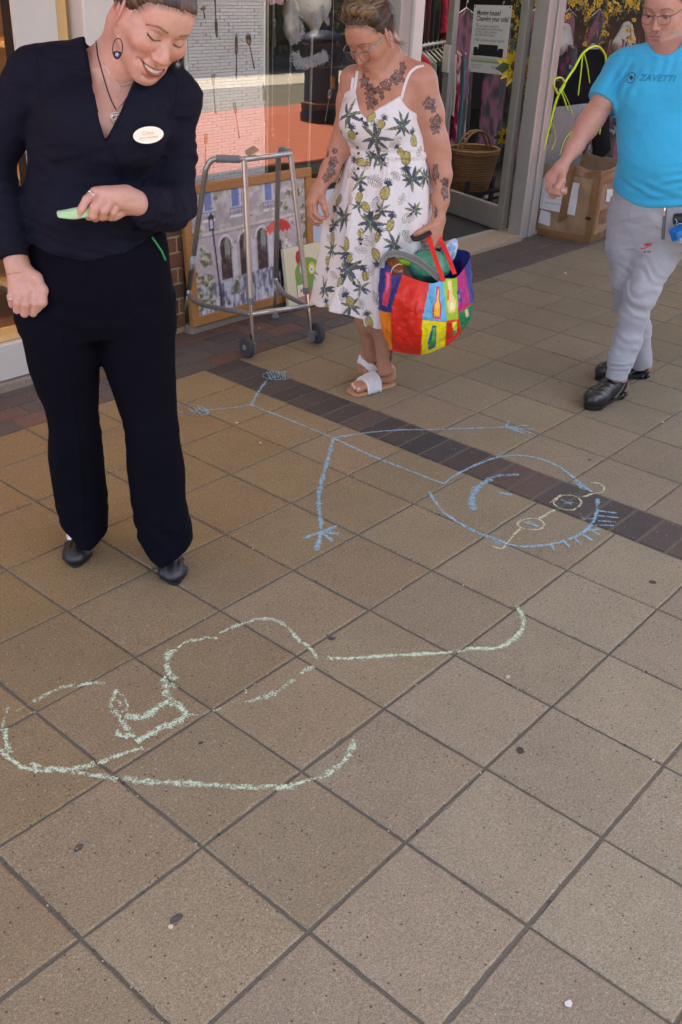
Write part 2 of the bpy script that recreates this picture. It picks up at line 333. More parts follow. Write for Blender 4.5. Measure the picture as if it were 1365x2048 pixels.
# ---- unseen canopy over the pavement, height and outline shaped for the light
M['soffit']=mat('canopy_soffit',lin(190,186,178),.8,nz=.05)
cn=empty('canopy',(2,1,5.0),'flat white canopy high over the pavement along the shops','canopy')
mb=MB(); mb.box((3.25,.1,5.1),(13.5,5.6,.2)); mb.box((.35,-3.1,5.1),(7.7,.8,.2)); mb.build('roof',M['soffit'],cn)
for x in (-3.2,9.7):
    mb=MB(); mb.box((x,-2.3,2.5),(.2,.2,5.0),bev=.01); mb.build('column',M['soffit'],cn)

ADDED_LAMP_E=9.
# ---- shop with the big window (charity shop)
Y0=2.80; YG=2.85
sh=empty('charity_shop',(4.5,Y0,0),'charity shop with wide display window and propped open aluminium door','shop')
M['concrete']=mat('concrete_sill',lin(150,136,118),.9,nz=.18,nscale=60,bump=.5,bscale=200)
M['carpet']=mat('dark_doormat',(.03,.03,.032),.95,nz=.2,nscale=200)
M['innerwall']=mat('shop_inner_wall',lin(84,80,76),.9,nz=.05)
M['innerfloor']=mat('shop_floor',lin(66,58,50),.6,nz=.15,nscale=8)
mb=MB(); mb.box((3.0,2.83,.012),(1.8,.19,.05),bev=.006); mb.box((7.6,2.84,.014),(7.4,.18,.035),bev=.005); mb.build('concrete_sill',M['concrete'],sh)
mb=MB(); mb.box((4.46,2.82,.006),(1.30,.2,.03),bev=.004); mb.build('doorstep',M['concrete'],sh)
mb=MB(); mb.box((4.46,2.95,.018),(1.30,.055,.03),bev=.004); mb.build('threshold',M['alu'],sh)
mb=MB(); mb.box((4.6,3.48,.008),(1.5,1.0,.016)); mb.build('doormat',M['carpet'],sh)
mb=MB(); mb.box((6.5,5.6,-.02),(9.4,5.3,.04)); mb.build('floor',M['innerfloor'],sh)
mb=MB(); mb.box((6.5,8.3,1.4),(9.4,.1,2.9)); mb.box((1.95,5.5,1.4),(.1,5.3,2.9)); mb.box((11.2,5.5,1.4),(.1,5.3,2.9)); mb.build('inner_wall',M['innerwall'],sh)
mb=MB(); mb.box((6.5,5.6,2.85),(9.4,5.6,.08)); mb.build('ceiling',M['innerwall'],sh)
mb=MB(); mb.box((6.6,2.83,2.62),(9.2,.12,.5)); mb.build('fascia',M['white_paint'],sh)
mb=MB(); mb.box((6.6,2.95,4.0),(9.2,.3,2.2)); mb.build('upper_wall',M['dkbrick'],sh)
M['shoplamp']=mat('strip_lamp_diffuser',(.9,.88,.8),emit=((1,.93,.82),ADDED_LAMP_E)); ADDED_LAMPS=[(2.7,3.25,1.2),(4.5,4.0,1.4),(6.4,3.35,1.5),(6.6,4.6,1.5)]  # unseen strip lamps added to brighten the dark shop interior
for lx,ly,ln in ADDED_LAMPS:
    lr=empty('strip_light',(lx,ly,2.74),{2.7:'strip light over the jewellery display window',4.5:'strip light just inside the shop doorway',6.4:'strip light over the mannequin window',6.6:'strip light over the back of the shop floor'}[lx],'ceiling light','strip lights inside the shop')
    mb=MB(); mb.box((lx,ly,2.76),(ln,.16,.06),bev=.01); mb.build('housing',M['white_paint'],lr); mb=MB(); mb.tube([(lx-ln/2+.05,ly,2.71),(lx+ln/2-.05,ly,2.71)],.028,10); mb.build('tube',M['shoplamp'],lr,smooth=True)
def window(x0,x1,z0,z1,parent,fw=.05,name='window',gm='glass'):
    mb=MB(); y=YG
    mb.box(((x0+x1)/2,y,z0+fw/2),(x1-x0,.07,fw),bev=.004); mb.box(((x0+x1)/2,y,z1-fw/2),(x1-x0,.07,fw),bev=.004)
    for x in (x0+fw/2,x1-fw/2): mb.box((x,y,(z0+z1)/2),(fw,.066,z1-z0-2*fw),bev=.004)
    wo=mb.build(name,M['alu'],parent)
    g=MB(); g.box(((x0+x1)/2,y,(z0+z1)/2),(x1-x0-2*fw+.01,.006,z1-z0-2*fw+.01))
    # one thin sheet is enough for the pane's optics
    g=MB(); g.add([(x0+fw,y,z0+fw),(x1-fw,y,z0+fw),(x1-fw,y,z1-fw),(x0+fw,y,z1-fw)],[(0,1,2,3)]); g.build('pane',M[gm],wo,fix=False)
    return wo
window(2.10,3.62,.04,2.36,sh,.035,gm='bigglass')
mb=MB(); mb.box((3.655,2.81,1.2),(.09,.14,2.4),bev=.006); mb.build('door_post',M['alu'],sh)
mb=MB(); mb.box((3.745,2.80,1.2),(.085,.16,2.4),bev=.006); mb.build('door_post',M['white_paint'],sh)
mb=MB()
for x,wd,yy in [(5.135,.05,2.79),(5.19,.055,2.80),(5.245,.05,2.785),(5.30,.055,2.80)]: mb.box((x,yy,1.2),(wd,.11,2.4),bev=.008)
mb.build('door_post',M['alu'],sh)
mb=MB(); mb.box((4.46,2.82,2.2),(1.34,.08,.06)); mb.build('transom',M['alu'],sh)
window(5.33,8.9,.03,2.36,sh,.035)
# the open door leaf
hp=np.array([5.15,2.90,0]); fp=np.array([5.43,3.72,0]); dd=norm(fp-hp); dn=np.array([dd[1],-dd[0],0]); dw=np.linalg.norm(fp-hp)
RD=np.stack([dd,-dn,[0,0,1]],1)
def dpt(u,v,z): return hp+dd*u+dn*v+np.array([0,0,z])
dleaf=MB()
def dbox(mb,u0,u1,z0,z1,th=.045,v=0.,bev=.003): mb.box(dpt((u0+u1)/2,v,(z0+z1)/2),(u1-u0,th,z1-z0),R=RD,bev=bev)
dbox(dleaf,.07,dw-.07,.025,.185); dbox(dleaf,.07,dw-.07,2.05,2.15); dbox(dleaf,0,.07,.025,2.15); dbox(dleaf,dw-.07,dw,.025,2.15)
dl=dleaf.build('door',M['alu'],sh)
g=MB(); g.add([dpt(.07,0,.18),dpt(dw-.07,0,.18),dpt(dw-.07,0,2.06),dpt(.07,0,2.06)],[(0,1,2,3)]); g.build('pane',M['glass'],dl,fix=False)
h=MB(); dbox(h,dw-.075,dw+.0,.98,1.16,.012,-.032); h.build('push_plate',M['white_paint'],dl)
h=MB(); h.tube([dpt(dw-.16,-.05,1.0),dpt(dw-.17,-.05,.35)],.008,8); h.build('pull_bar',M['alu'],dl)

# ---- left hand shop front and brick pier
ls=empty('neighbouring_shop',(1,2.75,0),'cream painted neighbouring shopfront with white plinth and warm lit window','shop')
M['warmshelf']=mat('lit_shelf',lin(222,182,120),.7,nz=.05); M['woodfloor']=mat('wood_floor',lin(140,100,66),.5,nz=.2,nscale=6,aniso=(1,12,1))
mb=MB(); mb.box((-1.2,2.78,.115),(5.6,.12,.15),bev=.004); mb.build('plinth',M['white_paint'],ls)
mb=MB(); mb.box((-1.2,2.76,.005),(5.6,.13,.06),bev=.004); mb.build('concrete_kerb',M['concrete'],ls)
mb=MB(); mb.box((-1.2,2.80,.205),(5.6,.10,.025),bev=.003); mb.build('sill',M['warmshelf'],ls)
mb=MB(); mb.box((1.405,2.79,1.3),(.19,.06,2.16)); mb.build('panel',M['cream_paint'],ls)
mb=MB(); mb.box((1.53,2.80,1.3),(.05,.05,2.16)); mb.build('door_frame',M['warmshelf'],ls)
mb=MB(); mb.box((1.505,2.80,1.3),(.008,.055,2.16)); mb.build('seal',M['black'],ls)
mb=MB(); mb.box((1.31,2.80,1.3),(.008,.055,2.16)); mb.build('seal',M['black'],ls)
mb=MB(); mb.box((1.655,2.77,1.2),(.15,.14,2.4),bev=.006); mb.build('door_post',M['white_paint'],ls)
mb=MB(); mb.add([(-4,2.83,.22),(1.3,2.83,.22),(1.3,2.83,2.4),(-4,2.83,2.4)],[(0,1,2,3)]); mb.build('window_pane',M['glass'],ls,fix=False)
mb=MB(); mb.box((-1.2,4.6,.1),(5.6,3.5,.04)); mb.build('floor',M['woodfloor'],ls)
mb=MB(); mb.box((-1.2,5.6,1.3),(5.6,.1,2.7)); mb.box((1.72,4.35,1.4),(.1,3.0,2.7)); mb.build('inner_wall',M['cream_paint'],ls)
mb=MB(); mb.box((-1.2,4.4,2.72),(5.6,3.4,.08)); mb.build('ceiling',M['cream_paint'],ls)
mb=MB(); mb.box((-1.2,2.80,2.62),(5.7,.14,.5)); mb.build('fascia',M['cream_paint'],ls)
mb=MB(); mb.box((-1.05,2.95,4.0),(6.0,.3,2.2)); mb.build('upper_wall',M['dkbrick'],ls)
sv=empty('display_shelf',(1.0,3.3,.12),'warm lit pine shelving inside the cream shopfront','shelf')
for k in range(10):
    mb=MB(); mb.box((.7,3.35,.35+k*.19),(1.1,.3,.02)); mb.build('shelf',M['warmshelf'],sv)
for k in range(11): mb=MB(); mb.box((1.50,3.27,.30+k*.165),(.28,.70,.022)); mb.build('shelf',M['warmshelf'],sv)
mb=MB(); mb.box((1.655,3.27,1.2),(.02,.74,2.1)); mb.build('side_panel',M['warmshelf'],sv)
for x in (.15,1.26):
    mb=MB(); mb.box((x,3.35,1.2),(.03,.32,2.1)); mb.build('side_panel',M['warmshelf'],sv)
mb=MB(); mb.box((.7,3.52,1.2),(1.1,.02,2.1)); mb.build('back_panel',M['warmshelf'],sv)
lp=empty('ceiling_lamp',(.5,3.1,2.6),'warm strip lamp lighting the cream shop window','lamp')  # unseen lamp added to light the left shop and the paving outside
M['lampglow']=mat('lamp_tube',(1,.8,.5),emit=((1,.62,.28),10))
mb=MB(); mb.tube([(-.6,3.0,2.55),(1.5,3.0,2.55)],.03,10); mb.build('tube',M['lampglow'],lp)
mb=MB(); mb.box((.3,3.0,2.62),(1.9,.1,.05)); mb.build('housing',M['white_paint'],lp)
# brick pier
bp_=empty('brick_pier',(1.92,2.9,0),'brown brick pier between the cream shopfront and the display window','pier')
mb=MB(); mb.box((1.92,2.93,1.4),(.35,.28,2.8)); mb.build('mortar',mat('pale_mortar',lin(176,150,118),.95,nz=.15,nscale=80),bp_)
mb=MB()
for k in range(38):
    z=.03+k*.0745; off=(k%2)*.11; x=1.735-off
    while x<2.10:
        a=max(x,1.735); b=min(x+.215,2.105)
        if b-a>.02:
            mb.box(((a+b)/2,2.925,z+.032),(b-a-.004,.285,.064),col=tone((118,84,62) if rng.rand()<.6 else (92,70,58),.15,.04),bev=.004)
        x+=.2245
mb.build('brick',slab_mat('wall_brick',None,.9),bp_)

# ================================================================= CHALK
def chalk_mat(name,col):
    m=D.materials.new(name); m.use_nodes=True; t=m.node_tree; N=t.nodes; L=t.links; b=N['Principled BSDF']; b.inputs['Base Color'].default_value=(*col,1); b.inputs['Roughness'].default_value=1; b.inputs['Specular IOR Level'].default_value=.1
    g=N.new('ShaderNodeNewGeometry'); vc=N.new('ShaderNodeVertexColor'); vc.layer_name='Col'; sp=N.new('ShaderNodeSeparateColor'); L.new(vc.outputs[0],sp.inputs[0])
    n=N.new('ShaderNodeTexNoise'); n.inputs['Scale'].default_value=230; n.inputs['Detail'].default_value=4; n.inputs['Roughness'].default_value=.8; L.new(g.outputs['Position'],n.inputs['Vector'])
    n2=N.new('ShaderNodeTexNoise'); n2.inputs['Scale'].default_value=60; n2.inputs['Detail'].default_value=3; L.new(g.outputs['Position'],n2.inputs['Vector'])
    ad=N.new('ShaderNodeMath'); ad.operation='MULTIPLY_ADD'; L.new(n2.outputs[0],ad.inputs[0]); ad.inputs[1].default_value=.35; L.new(n.outputs[0],ad.inputs[2])
    ct=N.new('ShaderNodeMath'); ct.operation='MULTIPLY_ADD'; L.new(ad.outputs[0],ct.inputs[0]); ct.inputs[1].default_value=2.1; ct.inputs[2].default_value=-.742
    su=N.new('ShaderNodeMath'); su.operation='SUBTRACT'; L.new(ct.outputs[0],su.inputs[0]); L.new(sp.outputs[0],su.inputs[1])
    mr=N.new('ShaderNodeMapRange'); mr.inputs[1].default_value=0; mr.inputs[2].default_value=.15; mr.inputs[3].default_value=0; mr.inputs[4].default_value=.85; L.new(su.outputs[0],mr.inputs[0]); L.new(mr.outputs[0],b.inputs['Alpha']); return m
SZ=[0]
def stroke(mb,px,w=.011,dens=.62,z=.0018,world=False):
    SZ[0]+=1; z=z+.00003*(SZ[0]%40)
    P=np.array([gz(x,y)[:2] for x,y in px]) if not world else np.array(px)
    # catmull-rom
    if len(P)>2:
        Q=np.vstack([2*P[0]-P[1],P,2*P[-1]-P[-2]]); out=[]
        for i in range(1,len(Q)-2):
            seg=max(2,int(np.linalg.norm(Q[i+1]-Q[i])/.012)); t=np.linspace(0,1,seg,endpoint=False)[:,None]
            out.append(.5*((2*Q[i])+(-Q[i-1]+Q[i+1])*t+(2*Q[i-1]-5*Q[i]+4*Q[i+1]-Q[i+2])*t*t+(-Q[i-1]+3*Q[i]-3*Q[i+1]+Q[i+2])*t**3))
        P=np.vstack(out+[P[-1:]])
    else:
        n=max(3,int(np.linalg.norm(P[1]-P[0])/.015)); t=np.linspace(0,1,n)[:,None]; P=P[0]*(1-t)+P[1]*t
    m=len(P); T=np.gradient(P,axis=0); T/=np.linalg.norm(T,axis=1,keepdims=True)+1e-9; Nn=np.stack([-T[:,1],T[:,0]],1)
    ww=w*1.18*(1+.22*np.sin(np.arange(m)*.7+rng.uniform(0,6))+.15*rng.uniform(-1,1,m)); P=P+Nn*(rng.normal(0,.0008,m))[:,None]
    V=[];Cc=[]
    for k,f in enumerate((-1,-.5,0,.5,1)):
        V.append(np.column_stack([P+Nn*(f*ww/2)[:,None],np.full(m,z)]))
        e=(1-min(dens,.72))*.9+abs(f)**2*.42+.205; Cc.append(np.tile([e,e,e],(m,1)))
    V=np.stack(V,1).reshape(-1,3); Cc=np.stack(Cc,1).reshape(-1,3)
    mb.add(V,[(5*i+k,5*(i+1)+k,5*(i+1)+k+1,5*i+k+1) for i in range(m-1) for k in range(4)],Cc)
cb=lambda L_:[(330+.7582*u,680+.7582*v) for u,v in L_]
c1=lambda L_:[(.5128*u,1200+.5128*v) for u,v in L_]
c2_=lambda L_:[(665+.5128*u,1200+.5128*v) for u,v in L_]
chb=chalk_mat('blue_chalk',lin(158,202,226)); chg=chalk_mat('green_chalk',lin(214,236,206)); chy=chalk_mat('yellow_green_chalk',lin(226,232,196))
fig=empty('chalk_drawing',gz(887,968),'blue chalk stick figure with a big smiling face lying across the dark bricks','chalk drawing')
mb=MB()
S=lambda L_,w=.010,d=.62: stroke(mb,cb(L_),w*1.15+.001,min(.74,d+.07))
S([(228,172),(330,212),(440,257)]);S([(440,257),(560,312),(735,380)],.011);S([(228,172),(170,180),(100,186)],.008)
S([(228,172),(245,140),(268,108)],.012)
S([(440,260),(530,246),(620,238),(700,237),(800,234),(900,231)],.011);S([(720,236),(900,231)],.006)
for q in [(908,213),(975,237),(968,245),(950,248),(960,226)]: S([(900,231),q],.008,.66)
S([(445,262),(425,335),(408,400),(406,440),(412,500)],.017,.6);S([(430,320),(410,395),(408,450)],.012,.5)
for q in [(365,525),(400,557),(443,532),(460,512),(455,492)]: S([(412,508),q],.014,.66)
S([(735,380),(790,345),(880,310),(960,308),(1030,330),(1080,365),(1125,402)],.011)
S([(1080,365),(1100,392),(1120,398)],.02,.5)
S([(1142,420),(1136,470),(1098,512),(1020,540),(930,545),(870,525),(800,497),(740,460),(715,430),(697,400)],.012)
S([(800,497),(850,522),(900,545)],.014,.5);S([(860,520),(880,540)],.03,.4)
S([(816,450),(810,420),(828,388),(860,368)],.026,.6);S([(850,370),(880,360),(935,356)],.02,.5)
S([(875,403),(915,410)],.012,.7)
S([(1047,422),(1075,436)],.008);S([(1050,432),(1078,430)],.006);S([(948,482),(985,492)],.010);S([(955,480),(975,484)],.006)
for a,b in [((1140,452),(1192,458)),((1142,465),(1198,470)),((1142,478),(1190,482)),((1135,490),(1185,492)),((1120,500),(1148,516)),((1098,512),(1130,532)),((1078,520),(1098,542)),((1050,530),(1068,548)),((1018,540),(1030,558)),((1105,505),(1148,500))]: S([a,b],.008,.66)
S([(1095,470),(1130,475)],.03,.40)
th=np.linspace(0,2*np.pi*2.3,34)
S([(75+44*math.cos(a)*(1-.1*i/34)-3,185+15*math.sin(a+.4)) for i,a in enumerate(th)],.0055,.72)
S([(299+40*math.cos(a),94+12*math.sin(a)*(1-.15*i/34)) for i,a in enumerate(th)],.0055,.72)
for k in range(7): S([(60+k*7,178+(k%2)*6),(78+k*6,196-(k%3)*5)],.005,.7);S([(268+k*8,84),(282+k*6,106-(k%2)*5)],.005,.7)
mb.build('figure',chb,fig,fix=False)
mb=MB(); 
def Y(L_,w=.009): stroke(mb,cb(L_),w,.66,.003)
Y([(1024,432),(1045,413),(1082,414),(1099,430),(1078,450),(1042,446),(1024,432)]);Y([(928,486),(948,475),(985,474),(1001,489),(986,502),(946,500),(928,486)])
Y([(985,474),(1030,450)],.011);Y([(1092,418),(1135,406),(1156,403),(1158,388),(1145,380),(1122,378)],.011);Y([(937,500),(905,535),(890,553),(864,546)],.010);Y([(1015,432),(1045,410)],.005)
mb.build('spectacles',chy,fig,fix=False)
mb=MB(); G1=lambda L_,w=.014,d=.64: stroke(mb,c1(L_),w*1.2,min(.72,d+.02))
G1([(680,203),(700,182),(730,165),(770,158)],.011);G1([(780,162),(800,150),(848,152)],.012);G1([(855,132),(900,112),(950,94)],.012);G1([(955,94),(1000,78),(1055,77),(1090,86)],.013)
G1([(1090,86),(1130,115),(1165,160),(1200,180),(1242,232)],.013);G1([(1225,260),(1175,290)],.013);G1([(1148,313),(1100,350),(1050,376),(1000,392),(955,400)],.017,.55)
G1([(940,392),(905,402),(860,425),(805,446)],.009,.5);G1([(800,450),(760,452),(722,446)],.009,.5)
G1([(668,196),(655,232),(658,280),(685,314)],.020);G1([(633,300),(650,340),(642,378)],.016);G1([(690,345),(665,338),(650,370),(675,395)],.018,.6);G1([(640,315),(668,335)],.02,.5)
G1([(640,402),(690,412),(724,440),(714,470)],.019);G1([(714,470),(640,500),(580,530),(530,556)],.022,.66);G1([(645,405),(600,437),(545,463),(488,455)],.024,.66);G1([(620,415),(560,455)],.02,.6)
G1([(457,350),(438,395),(436,440),(450,450)],.014,.55);G1([(462,362),(495,400),(490,430),(458,440),(440,425)],.011,.55);G1([(450,440),(480,480),(500,512),(520,540)],.018,.6);G1([(450,512),(475,535),(500,538)],.012,.6);G1([(455,395),(475,415)],.014,.5)
G1([(408,330),(350,326),(300,340)],.011);G1([(298,332),(240,345),(180,372),(130,402)],.015,.55);G1([(130,402),(62,436)],.007,.5)
G1([(36,420),(14,470),(10,500)],.009,.55);G1([(18,505),(24,560),(38,600)],.015);G1([(-30,560),(0,585),(45,628),(100,660),(165,668),(250,664),(320,655),(370,640)],.014);G1([(380,640),(450,612),(558,579)],.014)
G1([(120,640),(180,658),(270,668),(330,684),(400,690),(460,700)],.017,.6);G1([(480,697),(560,712),(680,718),(830,724),(960,733),(1080,728)],.017,.6);G1([(520,700),(700,722)],.012,.5);G1([(900,722),(1040,738),(1160,735)],.014,.45)
G1([(1080,738),(1160,718),(1235,697)],.012);G1([(1238,697),(1290,672),(1335,638),(1368,595),(1382,546)],.016,.6)
G1([(1043,100),(1056,112),(1046,122),(1043,100)],.005,.5);G1([(958,352),(962,368)],.006)
gd_=empty('chalk_drawing',gz(420,1420),'pale green chalk loops and curves on the slabs in front','chalk drawing'); mb.build('loop',chg,gd_,fix=False)
mb=MB(); stroke(mb,c2_([(-20,228),(60,231),(150,224),(280,216),(400,211),(470,207)]),.016,.74);stroke(mb,c2_([(30,236),(110,240),(190,236)]),.011,.4);stroke(mb,c2_([(455,202),(490,196)]),.008,.5)
stroke(mb,c2_([(490,208),(530,193),(620,193),(670,180),(710,155),(742,112),(742,65),(722,35)]),.018,.7);stroke(mb,c2_([(735,50),(715,18)]),.008,.5)
mb.build('curved_line',chg,gd_,fix=False)
for x0_,y0_,dx,dy,dn_,lb in ((484,1133,4,3,.42,'faint smudged blue chalk scribble on the slab behind the green loop'),(228,1250,2,5,.38,'small faint blue grey chalk smudge left of the green loops')):
    mb=MB()
    for k in range(7): stroke(mb,[(x0_+k*dx,y0_+k*dy),(x0_+8+k*dx,y0_+6+k*dy)],.006,dn_)
    o=mb.build('chalk_mark',chb,fix=False); o=obj_at(o,gz(x0_+12,y0_+12)); tag(o,lb,'chalk mark')
# ================================================================= BODIES: smooth-blended volumes turned into one surface
import openvdb
def nz3(P,seed=0,per=64):
    r=np.random.RandomState(seed); G=r.uniform(-1,1,(per,per,per)).astype(np.float32)
    F=np.floor(P); f=P-F; f=f*f*(3-2*f); i=F.astype(int)%per; j=(i+1)%per
    x0,y0,z0=i[...,0],i[...,1],i[...,2]; x1,y1,z1=j[...,0],j[...,1],j[...,2]; a,b,c=f[...,0],f[...,1],f[...,2]
    return ((G[x0,y0,z0]*(1-a)+G[x1,y0,z0]*a)*(1-b)+(G[x0,y1,z0]*(1-a)+G[x1,y1,z0]*a)*b)*(1-c)+((G[x0,y0,z1]*(1-a)+G[x1,y0,z1]*a)*(1-b)+(G[x0,y1,z1]*(1-a)+G[x1,y1,z1]*a)*b)*c
def fbm(P,seed=0,o=3): 
    s=0;a=1.;t=0
    for k in range(o): s=s+a*nz3(P*2**k+k*7.3,seed+k); t+=a; a*=.5
    return s/t
def sdpoly(x,y,poly):
    poly=np.array(poly,float); d=np.full(x.shape,1e9); s=np.ones(x.shape)
    n=len(poly)
    for i in range(n):
        a=poly[i]; b=poly[i-1]; ex,ey=b-a; wx=x-a[0]; wy=y-a[1]
        t=np.clip((wx*ex+wy*ey)/(ex*ex+ey*ey+1e-12),0,1); bx=wx-ex*t; by=wy-ey*t; d=np.minimum(d,bx*bx+by*by)
        c1=y>=a[1]; c2=y<b[1]; c3=ex*wy>ey*wx
        al=(c1&c2&c3)|(~c1&~c2&~c3); s=np.where(al,-s,s)
    return s*np.sqrt(d)
class Sdf:
    def __init__(s): s.ops=[]
    def op(s,fn,lo,hi,k,mode='add'): s.ops.append((fn,np.minimum(lo,hi),np.maximum(lo,hi),k,mode)); return s
    def ell(s,c,r,Mx=None,k=.01,mode='add'):
        c=np.array(c,float); r=np.array([r]*3 if np.ndim(r)==0 else r,float); Mx=np.eye(3) if Mx is None else Mx
        def f(P):
            q=(P-c)@Mx; k0=np.sqrt(((q/r)**2).sum(-1)); k1=np.sqrt(((q/r**2)**2).sum(-1))+1e-9; return k0*(k0-1)/k1
        e=np.abs(Mx)@r; return s.op(f,c-e,c+e,k,mode)
    def cap(s,a,b,ra,rb,k=.01,mode='add'):
        a=np.array(a,float); b=np.array(b,float); ab=b-a; L=ab@ab+1e-12
        def f(P):
            t=np.clip(((P-a)@ab)/L,0,1); q=P-a-t[...,None]*ab; return np.sqrt((q*q).sum(-1))-(ra+(rb-ra)*t)
        R_=max(ra,rb); return s.op(f,np.minimum(a,b)-R_,np.maximum(a,b)+R_,k,mode)
    def chain(s,pts,rr,k=.01,mode='add'):
        for i in range(len(pts)-1): s.cap(pts[i],pts[i+1],rr[i],rr[i+1],k,mode)
        return s
    def loft(s,secs,k=.01,infl=0,ends=.02,mode='add',ex=2.):
        q=np.array(sorted(secs),float); zs=q[:,0]
        zz=np.linspace(zs[0],zs[-1],240); T=[]
        for c in range(1,6):   # smooth interpolation of each column
            y=q[:,c]; m=np.gradient(y,zs) if len(zs)>1 else y*0
            i=np.clip(np.searchsorted(zs,zz)-1,0,len(zs)-2); h=zs[i+1]-zs[i]; t=(zz-zs[i])/h
            T.append((2*t**3-3*t**2+1)*y[i]+(t**3-2*t**2+t)*h*m[i]+(-2*t**3+3*t**2)*y[i+1]+(t**3-t**2)*h*m[i+1])
        def f(P):
            z=P[...,2]; cx,cy,a,b,ro=[np.interp(z,zz,t) for t in T]; a=a+infl; b=b+infl
            dx=P[...,0]-cx; dy=P[...,1]-cy; co_,si=np.cos(ro),np.sin(ro); u=dx*co_+dy*si; v=-dx*si+dy*co_
            if ex!=2.:
                k0=((np.abs(u)/a)**ex+(np.abs(v)/b)**ex)**(1/ex); d=(k0-1)*np.minimum(a,b)
            else:
                k0=np.sqrt((u/a)**2+(v/b)**2); k1=np.sqrt((u/a**2)**2+(v/b**2)**2)+1e-9; d=k0*(k0-1)/k1
            e=np.maximum(zs[0]-z,z-zs[-1])
            if ends>0: d=np.where(e>0,np.sqrt(np.maximum(d+ends,0)**2+np.maximum(e,0)**2)-ends+0,d) if False else np.maximum(d,e)
            else: d=np.maximum(d,e)
            return d
        R_=max(T[2].max(),T[3].max())+abs(infl); lo=np.array([T[0].min()-R_,T[1].min()-R_,zs[0]]); hi=np.array([T[0].max()+R_,T[1].max()+R_,zs[-1]])
        return s.op(f,lo,hi,k,mode)
    def field(s,org,h,shape):
        Df=np.full(shape,.06,np.float32)
        for fn,lo,hi,k,mode in s.ops:
            m=k+3*h+.004 if mode!='disp' else 0
            i0=np.maximum(np.floor((lo-m-org)/h).astype(int),0); i1=np.minimum(np.ceil((hi+m-org)/h).astype(int)+1,shape)
            if (i1<=i0).any(): continue
            for x0 in range(i0[0],i1[0],24):     # slabs keep memory low
                x1=min(x0+24,i1[0]); X,Yg,Z=np.meshgrid(org[0]+h*np.arange(x0,x1),org[1]+h*np.arange(i0[1],i1[1]),org[2]+h*np.arange(i0[2],i1[2]),indexing='ij')
                P=np.stack([X,Yg,Z],-1); sl=(slice(x0,x1),slice(i0[1],i1[1]),slice(i0[2],i1[2])); a=Df[sl]
                if mode=='disp':
                    msk=np.abs(a)<.02
                    if msk.any(): a[msk]+=fn(P[msk]).astype(np.float32)
                    Df[sl]=a; continue
                b=fn(P).astype(np.float32)
                if mode=='sub': b=-b
                if k>1e-6: hh=np.maximum(k-np.abs(a-b),0)/k
                if mode=='add': r=np.minimum(a,b)-(hh*hh*k*.25 if k>1e-6 else 0)
                else: r=np.maximum(a,b)+(hh*hh*k*.25 if k>1e-6 else 0)
                Df[sl]=r
        return Df
    def surf(s,boxes):
        """boxes: list of (lo,hi,h), disjoint; returns verts, faces, normals"""
        V=[];Fc=[];Nn=[];n=0
        for lo,hi,h in boxes:
            lo=np.array(lo,float);hi=np.array(hi,float); org=lo-2*h; shape=tuple((np.ceil((hi-lo)/h).astype(int)+5))
            Df=s.field(org,h,shape); bg=np.float32(3*h); Dc=np.clip(Df,-bg,bg)
            g=openvdb.FloatGrid(float(bg)); g.copyFromArray(Dc.astype(np.float32))
            v,t,q=g.convertToPolygons(isovalue=0.,adaptivity=0.)
            if len(v)==0: continue
            f=v.astype(float); G=np.gradient(Df); i=np.clip(np.floor(f).astype(int),0,np.array(shape)-2); w_=f-i
            nn=np.zeros((len(f),3))
            for c in range(3):
                A=G[c]
                for dx in(0,1):
                    for dy in(0,1):
                        for dz in(0,1): nn[:,c]+=A[i[:,0]+dx,i[:,1]+dy,i[:,2]+dz]*(w_[:,0] if dx else 1-w_[:,0])*(w_[:,1] if dy else 1-w_[:,1])*(w_[:,2] if dz else 1-w_[:,2])
            nn/=np.linalg.norm(nn,axis=1,keepdims=True)+1e-9
            W=f*h+org; 
            q=np.asarray(q); q=q.reshape(-1,4) if len(q) else np.zeros((0,4),int)
            ctr=W[q].mean(1); keep=((ctr>=lo-h*.6)&(ctr<=hi+h*.6)).all(1); q=q[keep]
            used=np.unique(q); mp=-np.ones(len(W),int); mp[used]=np.arange(len(used))
            V.append(W[used]);Nn.append(nn[used]);Fc.append(mp[q]+n); n+=len(used)
        return np.vstack(V),np.vstack(Fc),np.vstack(Nn)
def mesh_from(name,V,Fq,Nn,mat,parent=None,col=None,custom=True):
    me=D.meshes.new(name)
    # orient faces with the normals
    a,b,c=V[Fq[:,0]],V[Fq[:,1]],V[Fq[:,2]]; fl=(np.cross(b-a,c-a)*Nn[Fq[:,0]]).sum(1)<0
    Fq=Fq.copy(); Fq[fl]=Fq[fl][:,::-1]
    if parent is not None:
        Mi=np.array(pw(parent).inverted()); V2=V@Mi[:3,:3].T+Mi[:3,3]
    else: V2=V
    me.vertices.add(len(V2)); me.vertices.foreach_set('co',V2.astype(np.float32).ravel())
    me.loops.add(len(Fq)*4); me.loops.foreach_set('vertex_index',Fq.astype(np.int32).ravel())
    me.polygons.add(len(Fq)); me.polygons.foreach_set('loop_start',np.arange(0,len(Fq)*4,4,dtype=np.int32))
    me.update(calc_edges=True); me.validate(clean_customdata=False)
    at=me.color_attributes.new('Col','FLOAT_COLOR','POINT'); cc=np.ones((len(V),4),np.float32)
    if col is not None: cc[:,:3]=col
    if len(me.vertices)==len(V): at.data.foreach_set('color',cc.ravel())
    me.shade_smooth()
    if custom and len(me.vertices)==len(V): me.normals_split_custom_set_from_vertices(Nn.tolist())
    o=D.objects.new(name,me); COL.objects.link(o); me.materials.append(mat)
    if parent is not None: o.parent=parent
    return o
